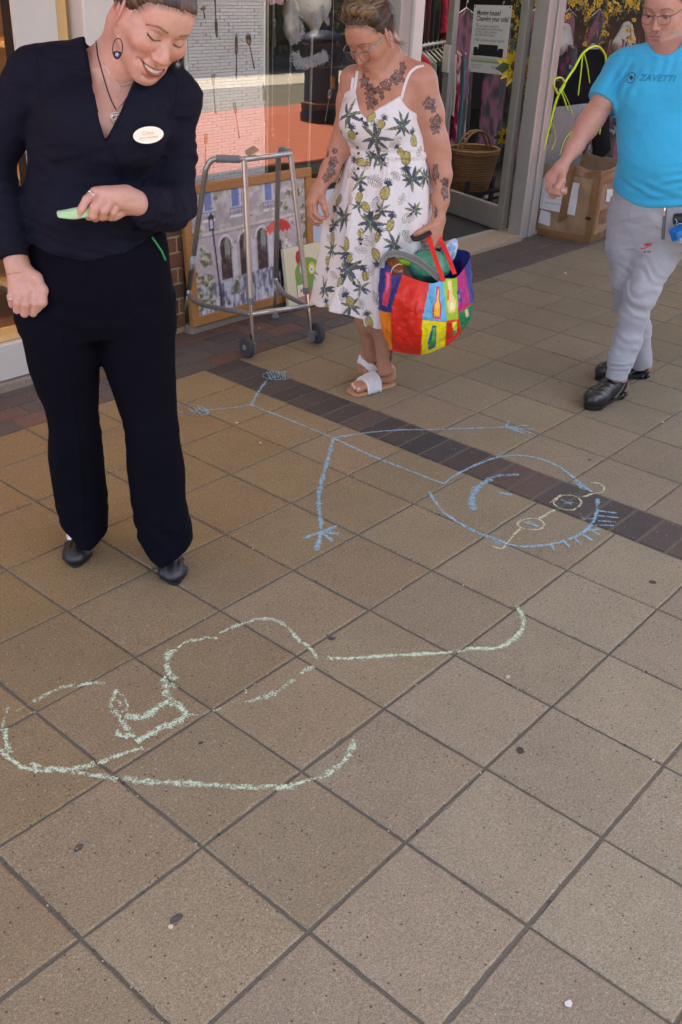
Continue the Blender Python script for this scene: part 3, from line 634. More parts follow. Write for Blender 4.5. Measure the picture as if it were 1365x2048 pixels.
def boxes_around(lo,hi,h,fine):
    """split [lo,hi] so that the fine boxes (lo,hi,h) are cut out of the coarse one"""
    out=[(np.array(lo,float),np.array(hi,float))]
    for fl,fh,_ in fine:
        nxt=[]
        for a,b in out:
            if (np.array(fl)>=b).any() or (np.array(fh)<=a).any(): nxt.append((a,b)); continue
            a=a.copy();b=b.copy()
            for ax in (2,0,1):
                if fl[ax]>a[ax]: b2=b.copy(); b2[ax]=fl[ax]; nxt.append((a.copy(),b2)); a[ax]=fl[ax]
                if fh[ax]<b[ax]: a2=a.copy(); a2[ax]=fh[ax]; nxt.append((a2,b.copy())); b[ax]=fh[ax]
        out=nxt
    return [(a,b,h) for a,b in out if ((b-a)>1e-4).all()]+[tuple(f) for f in fine]
class Person:
    """upright plane through the feet, facing the photographer: A(px,py,off) gives a point on it pushed `off` metres forward"""
    def __init__(s,P0):
        s.P0=np.array([P0[0],P0[1],0.]); n=CC-s.P0; n[2]=0; s.n=norm(n); s.r=np.array([-s.n[1],s.n[0],0]); s.ang=math.atan2(s.r[1],s.r[0])
        if s.r@CR[0]<0: s.r=-s.r; s.ang=math.atan2(s.r[1],s.r[0])
    def A(s,px,py,off=0.): return gpl(px,py,s.P0+s.n*off,s.n)
    def sec(s,py,xl,xr,b,off=0.,da=0.,rot=0.,py2=None):
        l=s.A(xl,py,off); r=s.A(xr,py if py2 is None else py2,off); c=(l+r)/2; return (c[2],c[0],c[1],np.linalg.norm(r-l)/2+da,b,s.ang+rot)
    def prism(s,S,poly,off,o0,o1,k=.002,mode='sub'):
        pts=[s.A(x,y,off) for x,y in poly]; q=[(float((p-s.P0)@s.r),p[2]) for p in pts]
        def f(P):
            dd=P-s.P0; u=dd@s.r; o=dd@s.n; d=sdpoly(u,P[...,2],q); return np.maximum(d,np.maximum(o0-o,o-o1))
        us=[a for a,_ in q]; zs=[b for _,b in q]; C_=[]
        for u in (min(us),max(us)):
            for o in (o0,o1): C_.append(s.P0+s.r*u+s.n*o)
        C_=np.array(C_); lo=C_.min(0); hi=C_.max(0); lo[2]=min(zs); hi[2]=max(zs); return S.op(f,lo,hi,k,mode)

def lip_lines(smile,lipw):
    cw=.0255*lipw+.006*smile; cy=-.0665+.007*smile; cz=.0775-.005*smile; ly=-.0735-.005*smile
    up_=[(-cw,cy,cz),(-.014,-.0625+.002*smile,.0860),(-.005,-.0598,.0895),(0,-.0612,.0895),(.005,-.0598,.0895),(.014,-.0625+.002*smile,.0860),(cw,cy,cz)]
    lo_=[(-cw,cy-.0005,cz),(-.013,ly+.0015,.0850),(0,ly,.0882),(.013,ly+.0015,.0850),(cw,cy-.0005,cz)]
    return up_,lo_
def smile_curves():
    return dict(T=lambda t:-.0560-.0030*(1-t**2)-.0008*np.exp(-(t/.08)**2),t=lambda t:-.0570-.0068*(1-t**2),b=lambda t:-.0574-.0150*(1-np.abs(t)**2.3),B=lambda t:-.0580-.0235*(1-np.abs(t)**2.3))
def dline(q,L_,rr):
    d=np.full(len(q),9.)
    for i in range(len(L_)-1):
        a=np.array(L_[i]);b=np.array(L_[i+1]);ab=b-a;t=np.clip((q-a)@ab/(ab@ab),0,1); d=np.minimum(d,np.linalg.norm(q-a-t[:,None]*ab,axis=1)-(rr[i]+(rr[i+1]-rr[i])*t))
    return d
def zline(y,sh=0.): return np.interp(y-sh,[-.035,-.014,-.004,.004,.019,.034,.049,.065,.075,.090],[-.030,-.016,.004,.022,.029,.042,.051,.062,.077,.100])
# ---- heads. local axes: x towards image right when facing you, y up, z out of the face
def head(S,c,Mx,s=1.,ear=1.,jaw=1.,cheek=1.,smile=0.,nose=1.,lid=.45,chin=1.,brow=1.,fat=0.,lipw=1.,pout=1.,lip=1.):
    c=np.array(c); Mx=np.array(Mx); W=lambda p:c+Mx@(np.array(p,float)*s)
    E=lambda p,r,k=.01,mode='add',R2=None: S.ell(W(p),np.array(r)*s,Mx if R2 is None else Mx@R2,k*s,mode)
    Cp=lambda a,b,ra,rb,k=.01,mode='add': S.cap(W(a),W(b),ra*s,rb*s,k*s,mode)
    E((0,.038,-.022),(.0745,.082,.094),.02); E((0,.032,.012),(.066,.066,.074),.02)
    E((0,-.018,.022),(.0615*jaw,.078,.060),.03)
    for g in(-1,1):
        Cp((g*.050*jaw,-.045,-.002),(g*.018*jaw,-.094,.058),.021,.018,.03)
        Cp((g*.052,-.012,.0),(g*.044,-.016,.050),.022,.020,.025)
        E((g*.037*cheek,-.030+.010*smile,.061+.003*smile),(.022+.002*smile,.020,.018+.0025*smile),.022)
        E((g*.024*jaw,-.062,.060),(.020,.026,.018),.02)
        if fat: E((g*.040,-.078,.03),(.026,.026,.03),.03)
    E((0,-.100*chin,.066),(.019,.015,.016),.018)
    E((0,-.068,.071),(.027,.022,.017*pout),.018)
    Cp((-.030,.028,.073),(.030,.028,.073),.014,.014,.016)           # brow ridge
    E((0,.055,.055),(.050,.035,.032),.03)
    for g in(-1,1):
        E((g*.0325,.006,.098),(.0185,.0125,.0165),.012,'sub')         # sockets
        E((g*.0125,.006,.096),(.006,.012,.010),.008,'sub')
    # nose
    Cp((0,.014,.079),(0,-.024,.0985),.0062,.0078*nose,.010)
    Cp((0,.002,.076),(0,-.032,.0865),.0085,.0125*nose,.008); Cp((0,-.02,.088),(0,-.034,.092),.0085,.0105*nose,.005)
    E((0,-.033,.100),(.0098*nose,.0088,.0108),.007)
    for g in(-1,1):
        E((g*.0118*nose,-.0365,.090),(.0072,.0070,.0090),.005)
        E((g*.0055,-.0445,.096),(.0034,.0030,.0046),.003,'sub')
    Cp((0,-.045,.088),(0,-.056,.0865),.003,.003,.004,'sub')
    for g in(-1,1): # eyes and lids
        E((g*.0315,.0065,.0735),.0122,.0015)
        ec=W((g*.0315,.0065,.0735)); up=Mx[:,1]; 
        def lidf(P,ec=ec,g=g):
            q=(P-ec)@Mx/s; r=np.sqrt((q**2).sum(-1)); th=q[...,1]-(.0065-.013*lid)*1.0+.012*(q[...,0]/.0122)**2*.35
            return np.maximum(np.maximum(r-.0136,-th),-(q[...,2]+.004))*s
        S.op(lidf,ec-.016,ec+.016,.002)
        def lidl(P,ec=ec):
            q=(P-ec)@Mx/s; r=np.sqrt((q**2).sum(-1)); th=-(q[...,1]+.0058+.004*smile*0-.010*(q[...,0]/.0122)**2*.3)
            return np.maximum(np.maximum(r-.0132,-th),-(q[...,2]+.004))*s
        S.op(lidl,ec-.016,ec+.016,.003)
    # mouth
    Z_=lambda x,lift=0: .0885-.0155*(x/.033)**2+lift
    if smile>0:
        m_=smile_curves(); xs=np.linspace(-.033,.033,13); tt=xs/.033
        mk=lambda f: [W((x,float(f(t)),float(Z_(x)))) for x,t in zip(xs,tt)]
        r_=1-np.abs(tt)**2.5
        S.chain(mk(lambda t:(m_['T'](t)+m_['t'](t))/2),list((.0012+.0022*r_)*s*lip),.003*s)
        S.chain(mk(lambda t:(m_['b'](t)+m_['B'](t))/2),list((.0014+.0034*r_)*s*lip),.003*s)
        S.chain([W((x,float((m_['t'](t)+m_['b'](t))/2),float(Z_(x)+.0022))) for x,t in zip(xs,tt)],list((.0009+.0032*r_)*s),.0012*s,'sub')
        E((0,-.0862,.083),(.017,.0042,.008),.008,'sub')
        for g in(-1,1): Cp((g*.024,-.044,.085),(g*.0425,-.066,.072),.0010,.0012,.009,'sub'); E((g*.037,-.060,.074),(.003,.004,.006),.008,'sub')
    else:
        up_,lo_=lip_lines(smile,lipw); cw=-up_[0][0]; cy=up_[0][1]; cz=up_[0][2]
        S.chain([W((-cw,cy,cz+.002)),W((-.012,cy+.001,.0885)),W((0,cy+.0005,.0905)),W((.012,cy+.001,.0885)),W((cw,cy,cz+.002))],[.0012*s]*5,.003*s,'sub')
        S.chain([W(p) for p in up_],[.0016*s]+[.0033*lip*s,.0038*lip*s,.0036*lip*s,.0038*lip*s,.0033*lip*s]+[.0016*s],.003*s)
        S.chain([W(p) for p in lo_],[.0016*s,.0042*lip*s,.0050*lip*s,.0042*lip*s,.0016*s],.003*s)
        E((0,-.0835,.0955),(.015,.0045,.008),.010,'sub')
    # ears
    for g in(-1,1):
        a=(.25+.5*(ear-1))*g; R2=np.array([[math.cos(a),0,math.sin(a)],[0,1,0],[-math.sin(a),0,math.cos(a)]])
        E((g*.0755*(1+.06*(ear-1)),.002,-.006),(.0055,.031*ear,.0185*ear),.006,'add',R2); E((g*.0745,-.022,-.001),(.005,.013,.009),.006)
        E((g*.0815,.006,-.004),(.0045,.020,.0105),.003,'sub',R2); E((g*.079,-.006,.004),(.0055,.009,.006),.003,'sub')
        E((g*.0745,-.004,.0085),(.004,.006,.004),.004)
    return W
def head_paint(P,c,Mx,s,skin,lipc,browc,smile=0.,lid=.45,blush=None,stub=None,browt=1.,iris=(.05,.06,.05),liner=.5,seed=3,broww=.0033,lipw=1.,hairc=None,hsh=0.):
    c=np.array(c);Mx=np.array(Mx); q=(P-c)@Mx/s; x,y,z=q[:,0],q[:,1],q[:,2]; n=len(P); C_=np.tile(np.array(skin,float),(n,1))*(1+.07*fbm(P*28,seed+3,3)[:,None]*np.array([.6,1.,1.2])); near=(np.abs(x)<.1)&(y>-.14)&(y<.14)&(np.abs(z)<.14)
    ax=np.abs(x)
    def mixc(m,col): 
        m=np.clip(m,0,1)[:,None]*near[:,None]; C_[:]=C_*(1-m)+np.array(col)*m
    fr=z>.02
    if blush is not None:
        mixc(np.exp(-(((ax-.040)/.018)**2+((y+.022)/.017)**2))*.65*fr,blush); mixc(np.exp(-((x/.014)**2+((y+.034)/.012)**2))*.5*(z>.08),blush)
        mixc(np.exp(-(((y-.0)/.03)**2+((z+.004)/.02)**2))*.6*np.clip((ax-.066)/.008,0,1),blush)
    mixc(.10*(fbm(P*90,seed)>.25)*fr,np.array(skin)*.6)
    if stub is not None:
        m=((y<-.048)&(z>-.01)).astype(float)*np.clip((-.048-y)/.015,0,1); mo=np.exp(-((y+.053)/.006)**2)*(ax<.026)*(z>.07)
        mixc(np.clip(m*.45+mo*.5,0,.6)*(.6+.4*(fbm(P*420,5)>-.1)),stub)
    # brows
    by=.0275+.0045*np.exp(-((ax-.036)/.014)**2)*browt-.010*np.clip((ax-.040)/.012,0,1)**2
    m=np.exp(-((y-by)/broww)**4)*((ax>.014)&(ax<.053))*(z>.04)*(.72+.28*(fbm(q*np.array([600,200,200]),9)))
    mixc(m*.85,browc)
    # eyeballs
    for g in(-1,1):
        ec=np.array([g*.0315,.0065,.0735]); d=q-ec; r=np.linalg.norm(d,axis=1); th=d[:,1]-(.0065-.013*lid)+.012*(d[:,0]/.0122)**2*.35
        ylo=-.0012; yu_=.0065+(.0065-.013*lid)
        if yu_-ylo>.0012:
            xx=x-g*.0315; hf_=(yu_-ylo)/2*np.sqrt(np.clip(1-(xx/.0145)**2,0,1)); mi=(yu_+ylo)/2+.0006*(xx*g/.0145); op_=(np.abs(y-mi)<hf_)&(np.abs(xx)<.0145)&(z>.05)&(x*g>0)
            mixc(op_*1.,(.40,.34,.32)); ir=np.hypot(xx,y-mi+.0012); mixc((op_&(ir<.0056))*1.,iris); mixc((op_&(ir<.0024))*1.,(.004,.004,.004)); mixc((op_&(np.hypot(xx+.0018,y-mi-.0008)<.0009))*1.,(.8,.8,.8)); mixc(op_*np.clip((y-mi-hf_*.3)/.002,0,1)*.5,(.05,.03,.025))  # eye colour carries a painted catchlight and a darker upper edge
        yc=.0065+(.0065-.013*lid); xx=g*(x-g*.0315); ll=yc-.0035*(1-lid)-.030*0+ .0042*(np.abs(xx)/.0165)**2.2*(.4+lid*.6)+.0018*(xx/.0165); wd=(.0009+.0006*np.clip(xx/.016,0,1))*(1.7 if liner>1 else 1.)
        lash=np.exp(-((y-ll)/wd)**4)*(np.abs(xx)<.0172)*(z>.05)*np.clip((.0172-np.abs(xx))/.002,0,1)*(x*g>0); mixc(lash*liner,(.015,.010,.009))
        ls2=np.clip(1-np.abs(y-ll+.0020)/.0028,0,1)*(np.abs(xx)<.0165)*(z>.05)*(x*g>0)*(nz3(q*np.array([900,60,60]),41)>.1)*lid*(liner>.8); mixc(ls2*.75,(.02,.012,.01))
        mixc(np.exp(-(((d[:,0])/.015)**2+((d[:,1]-.005)/.007)**2))*(z>.06)*.30,np.array(skin)*.45)
        mixc(np.exp(-(((d[:,0])/.012)**2+((d[:,1]+.013)/.0045)**2))*(z>.05)*.18,np.array(skin)*.5)
    # lips and teeth
    if smile>0:
        m_=smile_curves(); t=np.clip(x/.033,-1,1); T_,tt_,b_,B_=[m_[k](t) for k in 'TtbB']; mk=(ax<.0335)&(z>.055); e=.0009
        sm=lambda a:np.clip(.5+a/e,0,1)
        mixc(sm(T_-y)*sm(y-B_)*mk*.93,lipc)
        te=sm(tt_-y)*sm(y-b_)*mk*(ax<.031); mixc(te,(.07,.015,.015)); gap=(np.abs(((x+.004)/.0080)%1-.5)>.455)&(y<tt_-.001)
        tm=te*(ax<.025)*np.clip((.027-ax)/.006,0,1); mixc(tm,(.78,.73,.62)); mixc(tm*gap*.5,(.28,.17,.13)); mixc(te*np.exp(-((y-b_)/.0007)**2)*.8,(.07,.015,.015))
        mixc(np.exp(-(((ax-.0335)/.0022)**2+((y+.0572)/.0022)**2))*(z>.055)*.6,(.12,.03,.03))
    else:
        up_,lo_=lip_lines(smile,lipw); cw=.0255*lipw; cy=-.0665
        du=dline(q,up_,[.0022,.0040,.0046,.0042,.0046,.0040,.0022]); dl=dline(q,lo_,[.0022,.0052,.0060,.0052,.0022])
        lipm=np.clip(1-np.maximum(np.minimum(du,dl),0)/.0016,0,1)*(z>.062)
        mixc(lipm*.62,lipc); mixc(np.exp(-((y-cy-.0006)/.0011)**2)*(ax<cw)*(z>.07)*.75,np.array(lipc)*.22)
    mixc(np.exp(-(((ax-.0055)/.0026)**2+((y+.0460)/.0020)**2))*(z>.085)*.8,np.array(skin)*.12)
    if hairc is not None:
        a_=np.arctan2(x,y+.03); f=np.clip((zline(y,hsh)+.013-z)/.018,0,1)**1.3*(y>-.03)*np.clip(.62+.55*fbm(np.stack([a_*60,z*22,a_*0],-1),31,2),0,1); f=f*(1-((ax>.066)&(y<.036)&(z<.03))); mixc(f*.9,hairc)
    e=np.exp(-(((y-.004)/.016)**2+((z+.004)/.009)**2))*(ax>.072)*.3; mixc(e,np.array(skin)*.4)
    return C_,q
def snap(V,Nn,px,py,maxd=1e9):
    """vertex under a pixel of the photograph that faces the viewer"""
    q=pj(V); f=((V-CC)*Nn).sum(1)<0; d=np.hypot(q[:,0]-px,q[:,1]-py)/1.+np.where(f,0,1e6)+q[:,2]*4
    i=int(np.argmin(d)); return V[i],Nn[i]
def tangent(n):
    r=np.array(CR[0]); r=norm(r-n*(r@n)); u=np.cross(n,r); 
    if u[2]<0: u=-u
    return r,u
def skinmat(name): 
    m=mat(name,vc=True,rough=.42,nz=.085,nscale=85,bump=.30,bscale=420,sss=.10,spec=.5); return m
M['skin']=skinmat('skin')

def hair_cap(S,c,Mx,s=1.,sh=0.,th=.0,back=-.070,ears=True):
    W=lambda p:np.array(c)+Mx@(np.array(p,float)*s); Rr=lambda r:np.array(r)*s+th
    S.ell(W((0,.040,-.024)),Rr((.0785,.0855,.0975)),Mx,.01); S.ell(W((0,.036,.009)),Rr((.0700,.0715,.0770)),Mx,.02); S.ell(W((0,.055,.055)),Rr((.051,.0375,.0345)),Mx,.02)
    def cut(P):
        q=(P-np.array(c))@Mx/s; a=np.arctan2(q[...,0],q[...,1]+.03); n_=nz3(np.stack([a*34,q[...,2]*12,a*0],-1),19)+.7*nz3(np.stack([a*90,q[...,2]*20,a*0],-1),23)
        return -(q[...,2]-zline(q[...,1],sh)-.0045*n_)*.65
    S.op(cut,np.array(c)-.2,np.array(c)+.2,.022,'sub')
    S.op(lambda P:(((P-np.array(c))@Mx/s)[...,1]-back),np.array(c)-.2,np.array(c)+.2,.006,'sub')
    if ears:
        for g in(-1,1): S.ell(W((g*.080,-.002,-.003)),(.015,.034,.022),Mx,.006,'sub')
def skullpt(c,Mx,s,y,z,g,lift=0.):
    e=np.array([.0775,.0845,.0965])+lift; cc=np.array([0,.039,-.018]); t=1-((y-cc[1])/e[1])**2-((z-cc[2])/e[2])**2
    x=e[0]*math.sqrt(max(t,0))*g; return np.array(c)+Mx@(np.array([x,y,z])*s)
# ================================================================= PERSON: smiling woman in dark blouse, holding chalk
def mirror_body(name_,lbl,loc): return empty('person',loc,lbl,'person')
W1=Person((.53,1.23)); A=W1.A
r1=mirror_body('person','smiling woman in dark navy wrap blouse and black flared trousers, looking down, chalk in hand',(.53,1.23,0))
H1c=np.array([0.5868, 1.0642, 1.4891]); H1=np.array([[0.9692, 0.1157, -0.2176], [-0.1183, -0.5562, -0.8226], [-0.2162, 0.823, -0.5253]]); H1s=.99
from math import radians as _r
def orth(M_): u,_,v=np.linalg.svd(M_); return u@v
H1=orth(H1)
def w1_torso(S,i):
    secs=[W1.sec(140,110,345,.080,-.02),W1.sec(175,76,352,.100,-.01),W1.sec(215,70,336,.118,.0),W1.sec(260,62,326,.122,.0),W1.sec(300,60,316,.116,.0),W1.sec(350,58,310,.108,.0),W1.sec(400,46,316,.112,.0),W1.sec(450,44,326,.120,0),W1.sec(500,54,334,.128,0),W1.sec(530,60,326,.120,0),W1.sec(560,90,300,.10,0)]
    S.loft(secs,.03,infl=i)
    nb=A(232,130,-.02); sl=A(82,142,-.02); sr=A(352,196,-.02)
    S.cap(nb,sl,.056+i,.050+i,.05); S.cap(nb,sr,.058+i,.052+i,.05)
    S.ell(A(160,248,.075),(.070+i,.062+i,.066+i),k=.05); S.ell(A(262,262,.075),(.070+i,.062+i,.066+i),k=.05)
    S.ell(A(180,430,.06),(.12+i,.06+i,.10+i),k=.05)
def w1_arms(S,i,sl=True):
    a=[A(68,152,-.02),A(28,225,-.04),A(-12,320,-.05),A(2,410,.02),A(28,512,.08)]; S.chain(a,[.058+i,.054+i,.046+i,.037+i,(.031 if sl else .026)+i],.012)
    b=[A(344,206,-.02),A(351,310,-.01),A(350,408,.03),A(336,420,.10),A(303,415,.165),A(282,412,.205)]; S.chain(b,[.048+i,.043+i,.043+i,.041+i,.037+i,(.032 if sl else .026)+i],.03)
def w1_hips(S,i,body=False):
    S.loft([W1.sec(470,60,322,.110,0),W1.sec(510,56,332,.122,0),W1.sec(550,42,340,.134,0),W1.sec(590,30,343,.132,-.005),W1.sec(625,27,346,.125,-.01),W1.sec(655,34,348,.105,-.01)],.04,infl=i)
    L_=[(600,26,192,.112),(660,40,197,.104),(700,50,198,.098),(762,67,198,.088),(830,95,198,.078),(870,98,205,.078),(910,98,209,.078),(958,101,214,.078),(1000,108,219,.082),(1040,118,219,.088),(1070,123,214,.096),(1094,125,208,.102),(1116,128,206,.104)]
    if body: L_=L_[:8]
    S.loft([W1.sec(p,a,b,d,.0+.012*math.exp(-((p-860)/60)**2)-.135*max(0,min(1,(p-680)/380))) for p,a,b,d in L_],.02,infl=i)
    R_=[(600,190,344,.112),(675,197,348,.104),(749,214,352,.092),(800,232,354,.082),(850,248,357,.078),(897,253,362,.078),(948,257,369,.078),(998,262,372,.082),(1050,271,382,.090),(1095,282,386,.098),(1126,288,386,.102),(1150,292,388,.104)]
    if body: R_=R_[:7]
    S.loft([W1.sec(p,a,b,d,.0+.012*math.exp(-((p-880)/60)**2),rot=0) for p,a,b,d in R_],.02,infl=i)
    S.ell(A(110,560,-.07),(.10+i,.08+i,.10+i),k=.05); S.ell(A(265,560,-.07),(.10+i,.08+i,.10+i),k=.05)
def w1_hands(S):
    # her left hand, closed on the chalk
    w=A(270,404,.205); S.cap(A(283,410,.195),w,.025,.0235,.01)
    mc=[A(191,386,.238),A(207,388,.245),A(222,394,.242),A(236,404,.232)]
    for m_,r_ in zip(mc,(.0135,.0135,.013,.012)): S.cap(w,m_,.0185,r_,.016)
    S.cap(A(250,388,.215),A(215,392,.23),.019,.015,.02)
    S.chain([mc[0],A(174,399,.256),A(163,418,.262),A(157,430,.258)],[.0112,.0100,.0088,.0078],.0022)
    S.chain([mc[1],A(190,414,.270),A(186,430,.266),A(191,436,.246)],[.0115,.0108,.0096,.0088],.0022)
    S.chain([mc[2],A(208,420,.266),A(205,432,.256),A(210,433,.238)],[.0112,.0103,.0092,.0085],.0022)
    S.chain([mc[3],A(225,424,.250),A(222,434,.240),A(227,434,.225)],[.0102,.0092,.0082,.0076],.0022)
    S.chain([A(262,410,.205),A(232,424,.218),A(206,428,.226),A(178,432,.232)],[.018,.0135,.0115,.0095],.010)
    # her right hand, hanging half closed
    w=A(33,522,.075); S.cap(A(29,508,.07),w,.026,.0245,.01)
    mc=[A(67,578,.100),A(52,585,.106),A(37,584,.102),A(25,578,.092)]
    for m_,r_ in zip(mc,(.0125,.0125,.012,.011)): S.cap(w,m_,.0185,r_,.018)
    S.chain([mc[0],A(69,606,.118),A(66,626,.112),A(60,618,.090)],[.0112,.0104,.0092,.008],.0022)
    S.chain([mc[1],A(51,608,.124),A(49,627,.116),A(46,618,.092)],[.0115,.0106,.0094,.0085],.0022)
    S.chain([mc[2],A(34,604,.118),A(34,620,.112),A(34,612,.090)],[.0110,.0102,.009,.008],.0022)
    S.chain([mc[3],A(22,596,.106),A(24,609,.100),A(26,603,.082)],[.0100,.0092,.0082,.0074],.0022)
    S.chain([A(44,535,.085),A(72,556,.098),A(86,580,.108),A(85,604,.112),A(76,617,.108)],[.018,.0145,.0115,.0102,.0084],.008)
S=Sdf(); w1_torso(S,-.019); w1_arms(S,-.009,False); w1_hips(S,-.018,True)
for ax_,ay_,tx_,ty_,ao in ((165,1075,151,1136,-.14),(338,1108,352,1171,-.03)):   # ankles and feet inside the shoes
    t=gz(tx_,ty_); dd_=norm(W1.n); S.chain([A(ax_-8,ay_-140,ao*.8),A(ax_,ay_-25,ao),t-dd_*.185+np.array([0,0,.075]),t-dd_*.13+np.array([0,0,.040]),t-dd_*.06+np.array([0,0,.022])],[.045,.034,.024,.021,.014],.02)
w1_hands(S)
hw=lambda p:H1c+H1@np.array(p)
S.chain([hw((0,-.01,-.035)),hw((0,-.055,-.045)),A(238,132,-.035)],[.056,.053,.060],.03)
S.cap(hw((.0,-.075,.02)),A(228,150,.01),.030,.040,.03)
S.cap(A(222,148,.018),A(170,152,.0),.022,.018,.03); S.cap(A(240,150,.018),A(300,176,.0),.022,.018,.03)
head(S,H1c,H1,H1s,jaw=.93,cheek=.99,smile=1.,nose=1.25,lid=1.05,lip=1.05,ear=1.22)
lo=np.array([-.15,.75,.0]);hi=np.array([1.2,1.75,1.70])
hf=(H1c-np.array([.155,.155,.36]),H1c+.155,.0019); hL=(A(215,405,.235)-.085,A(215,405,.235)+.085,.0018); hR=(A(48,570,.1)-.082,A(48,570,.1)+.082,.0018)
def body_mesh(S,lo,hi,h,fine,par,paint,matn='skin'):
    V,Fq,Nn=S.surf(boxes_around(lo,hi,h,fine)); C_=paint(V,Nn); return mesh_from('body',V,Fq,Nn,M[matn],par,C_),V,Nn
SK1=(.60,.33,.25)
def p1(V,Nn):
    C_,q=head_paint(V,H1c,H1,H1s,SK1,(.30,.030,.032),(.03,.015,.010),smile=1.,broww=.0030,lid=1.05,blush=(.62,.22,.17),liner=1.2,hairc=(.05,.03,.02),hsh=-.006)
    wv=V[:,2]; hand=np.exp(-(np.linalg.norm(V-A(205,428,.25),axis=1)/.04)**2)*.3+np.exp(-(np.linalg.norm(V-A(48,625,.11),axis=1)/.04)**2)*.3
    C_=C_*(1-hand[:,None])+np.array((.62,.26,.19))*hand[:,None]
    for (x,y,o) in ((159,433,.262),(186,437,.25),(76,620,.11),(62,627,.1)):
        d=np.linalg.norm(V-A(x,y,o),axis=1); C_[d<.0065]=(.72,.45,.42)
    return C_
body1,V1,N1=body_mesh(S,lo,hi,.0042,[hf,hL,hR],r1,p1)

# clothing
def folds(S,lo,hi,amp,sc,M3=None,seed=1,o=3,off=0.):
    M3=np.eye(3) if M3 is None else M3
    S.op(lambda P:amp*(fbm((P@M3)*np.array(sc),seed,o))+off,np.array(lo),np.array(hi),0,'disp')
M['blouse']=mat('navy_jersey',lin(18,19,34),.85,nz=.12,nscale=30,bump=.25,bscale=700,sheen=.0,spec=.2)
M['trouser']=mat('black_twill',lin(12,12,22),.9,nz=.1,nscale=25,bump=.2,bscale=600,sheen=0,spec=.10)
RW=np.stack([W1.r,W1.n,[0,0,1.]],1)
S=Sdf(); w1_torso(S,.008); w1_arms(S,.005)
def gather(P):   # cross-over gathers fanning from her left side seam
    dd=P-W1.P0; u=dd@W1.r; z=P[:,2]-0; s=A(330,440,.05); su=(s-W1.P0)@W1.r; sz=s[2]
    an=np.arctan2(z-sz,su-u+1e-6); rr=np.hypot(z-sz,u-su); m=np.exp(-((z-A(180,445,0)[2])/.075)**2)*np.clip((su-u)/.05+1,0,1)
    f=np.sin(z*230+u*60+3*nz3(P*18,4))*.5+.5*nz3(P*np.array([30,30,90]),8); return .0045*m*f
S.op(gather,A(20,560,0)-.4,A(350,330,0)+.4,0,'disp')
folds(S,lo,hi,.008,(10,10,24),RW,2); folds(S,lo,hi,.003,(26,26,60),RW,6,3)
sl_=[A(2,500,.08),A(30,512,.08),A(56,508,.08)]
def armfold(P):  # rucked sleeve folds near the wrists and inside the elbows
    o=0
    for c,ax,am in ((A(315,417,.15),norm(A(282,412,.205)-A(336,420,.10)),.0032),(A(10,380,0),norm(A(28,512,.08)-A(0,340,-.03)),.0024),(A(356,330,0),norm(A(356,408,.03)-A(350,230,-.02)),.0022)):
        d=P-c; t=d@ax; r=np.linalg.norm(d-t[:,None]*ax,axis=1); o=o+am*np.exp(-(t/.06)**2)*(r<.09)*np.sin(t*210+7*nz3(P*16,3))*(.55+.45*nz3(P*30,6))
    return o
S.op(armfold,lo,hi,0,'disp')
W1.prism(S,[(165,40),(166,72),(176,120),(186,180),(199,240),(211,279),(226,250),(244,216),(262,180),(276,152),(296,120),(330,60),(330,20),(165,20)],.10,-.03,.30,.006)
W1.prism(S,[(170,60),(172,88),(200,108),(240,118),(280,122),(300,116),(320,70),(320,0),(170,0)],-.03,-.3,.0,.008)
W1.prism(S,[(-60,505),(40,488),(90,503),(170,517),(250,503),(322,470),(420,440),(420,900),(-60,900)],.11,-.16,.30,.004)
W1.prism(S,[(-60,480),(400,480),(400,900),(-60,900)],0,-.4,-.159,.004)
# sleeves end in clean cuffs
def cutcap(S,p,ax,rad_,ln):
    p=np.array(p); ax=norm(ax)
    def f(P): d=P-p; t=d@ax; r=np.linalg.norm(d-t[...,None]*ax,axis=-1); return np.maximum(np.maximum(-t,t-ln),r-rad_)
    S.op(f,p-ln-rad_,p+ln+rad_,.002,'sub')
cutcap(S,A(280,411,.208),A(268,404,.225)-A(300,415,.17),.06,.05); cutcap(S,A(30,514,.082),A(33,530,.085)-A(20,470,.05),.07,.06)
# the arms hang over the hem: put back what the hem cut took from them
S.chain([A(8,420,.02),A(28,508,.078)],[.045,.035],.02); cutcap(S,A(30,514,.082),A(33,530,.085)-A(20,470,.05),.07,.06)
bl=S.surf(boxes_around(lo,hi,.0036,[])); blouse=mesh_from('blouse',*bl,M['blouse'],r1)
# wrap edge and hem stitching as raised seams lying on the cloth
from mathutils.bvhtree import BVHTree
def bvh_of(V,Fq): return BVHTree.FromPolygons([tuple(v) for v in V.tolist()],[tuple(f) for f in Fq.tolist()])
def drape(bv,px,off=.001,steps=6):
    """points on a surface under a line drawn on the photograph"""
    out=[]
    for (a,b) in zip(px[:-1],px[1:]):
        for t in np.linspace(0,1,steps,endpoint=False):
            x=a[0]+(b[0]-a[0])*t; y=a[1]+(b[1]-a[1])*t; d=norm(ray(x,y)); h=bv.ray_cast(Vector(CC),Vector(d))
            if h[0] is not None: n=np.array(h[1]); n=n if n@d<0 else -n; out.append(np.array(h[0])+n*off)
    x,y=px[-1]; d=norm(ray(x,y)); h=bv.ray_cast(Vector(CC),Vector(d))
    if h[0] is not None: n=np.array(h[1]); n=n if n@d<0 else -n; out.append(np.array(h[0])+n*off)
    return np.array(out)
bvb=bvh_of(bl[0],bl[1])
mb=MB()
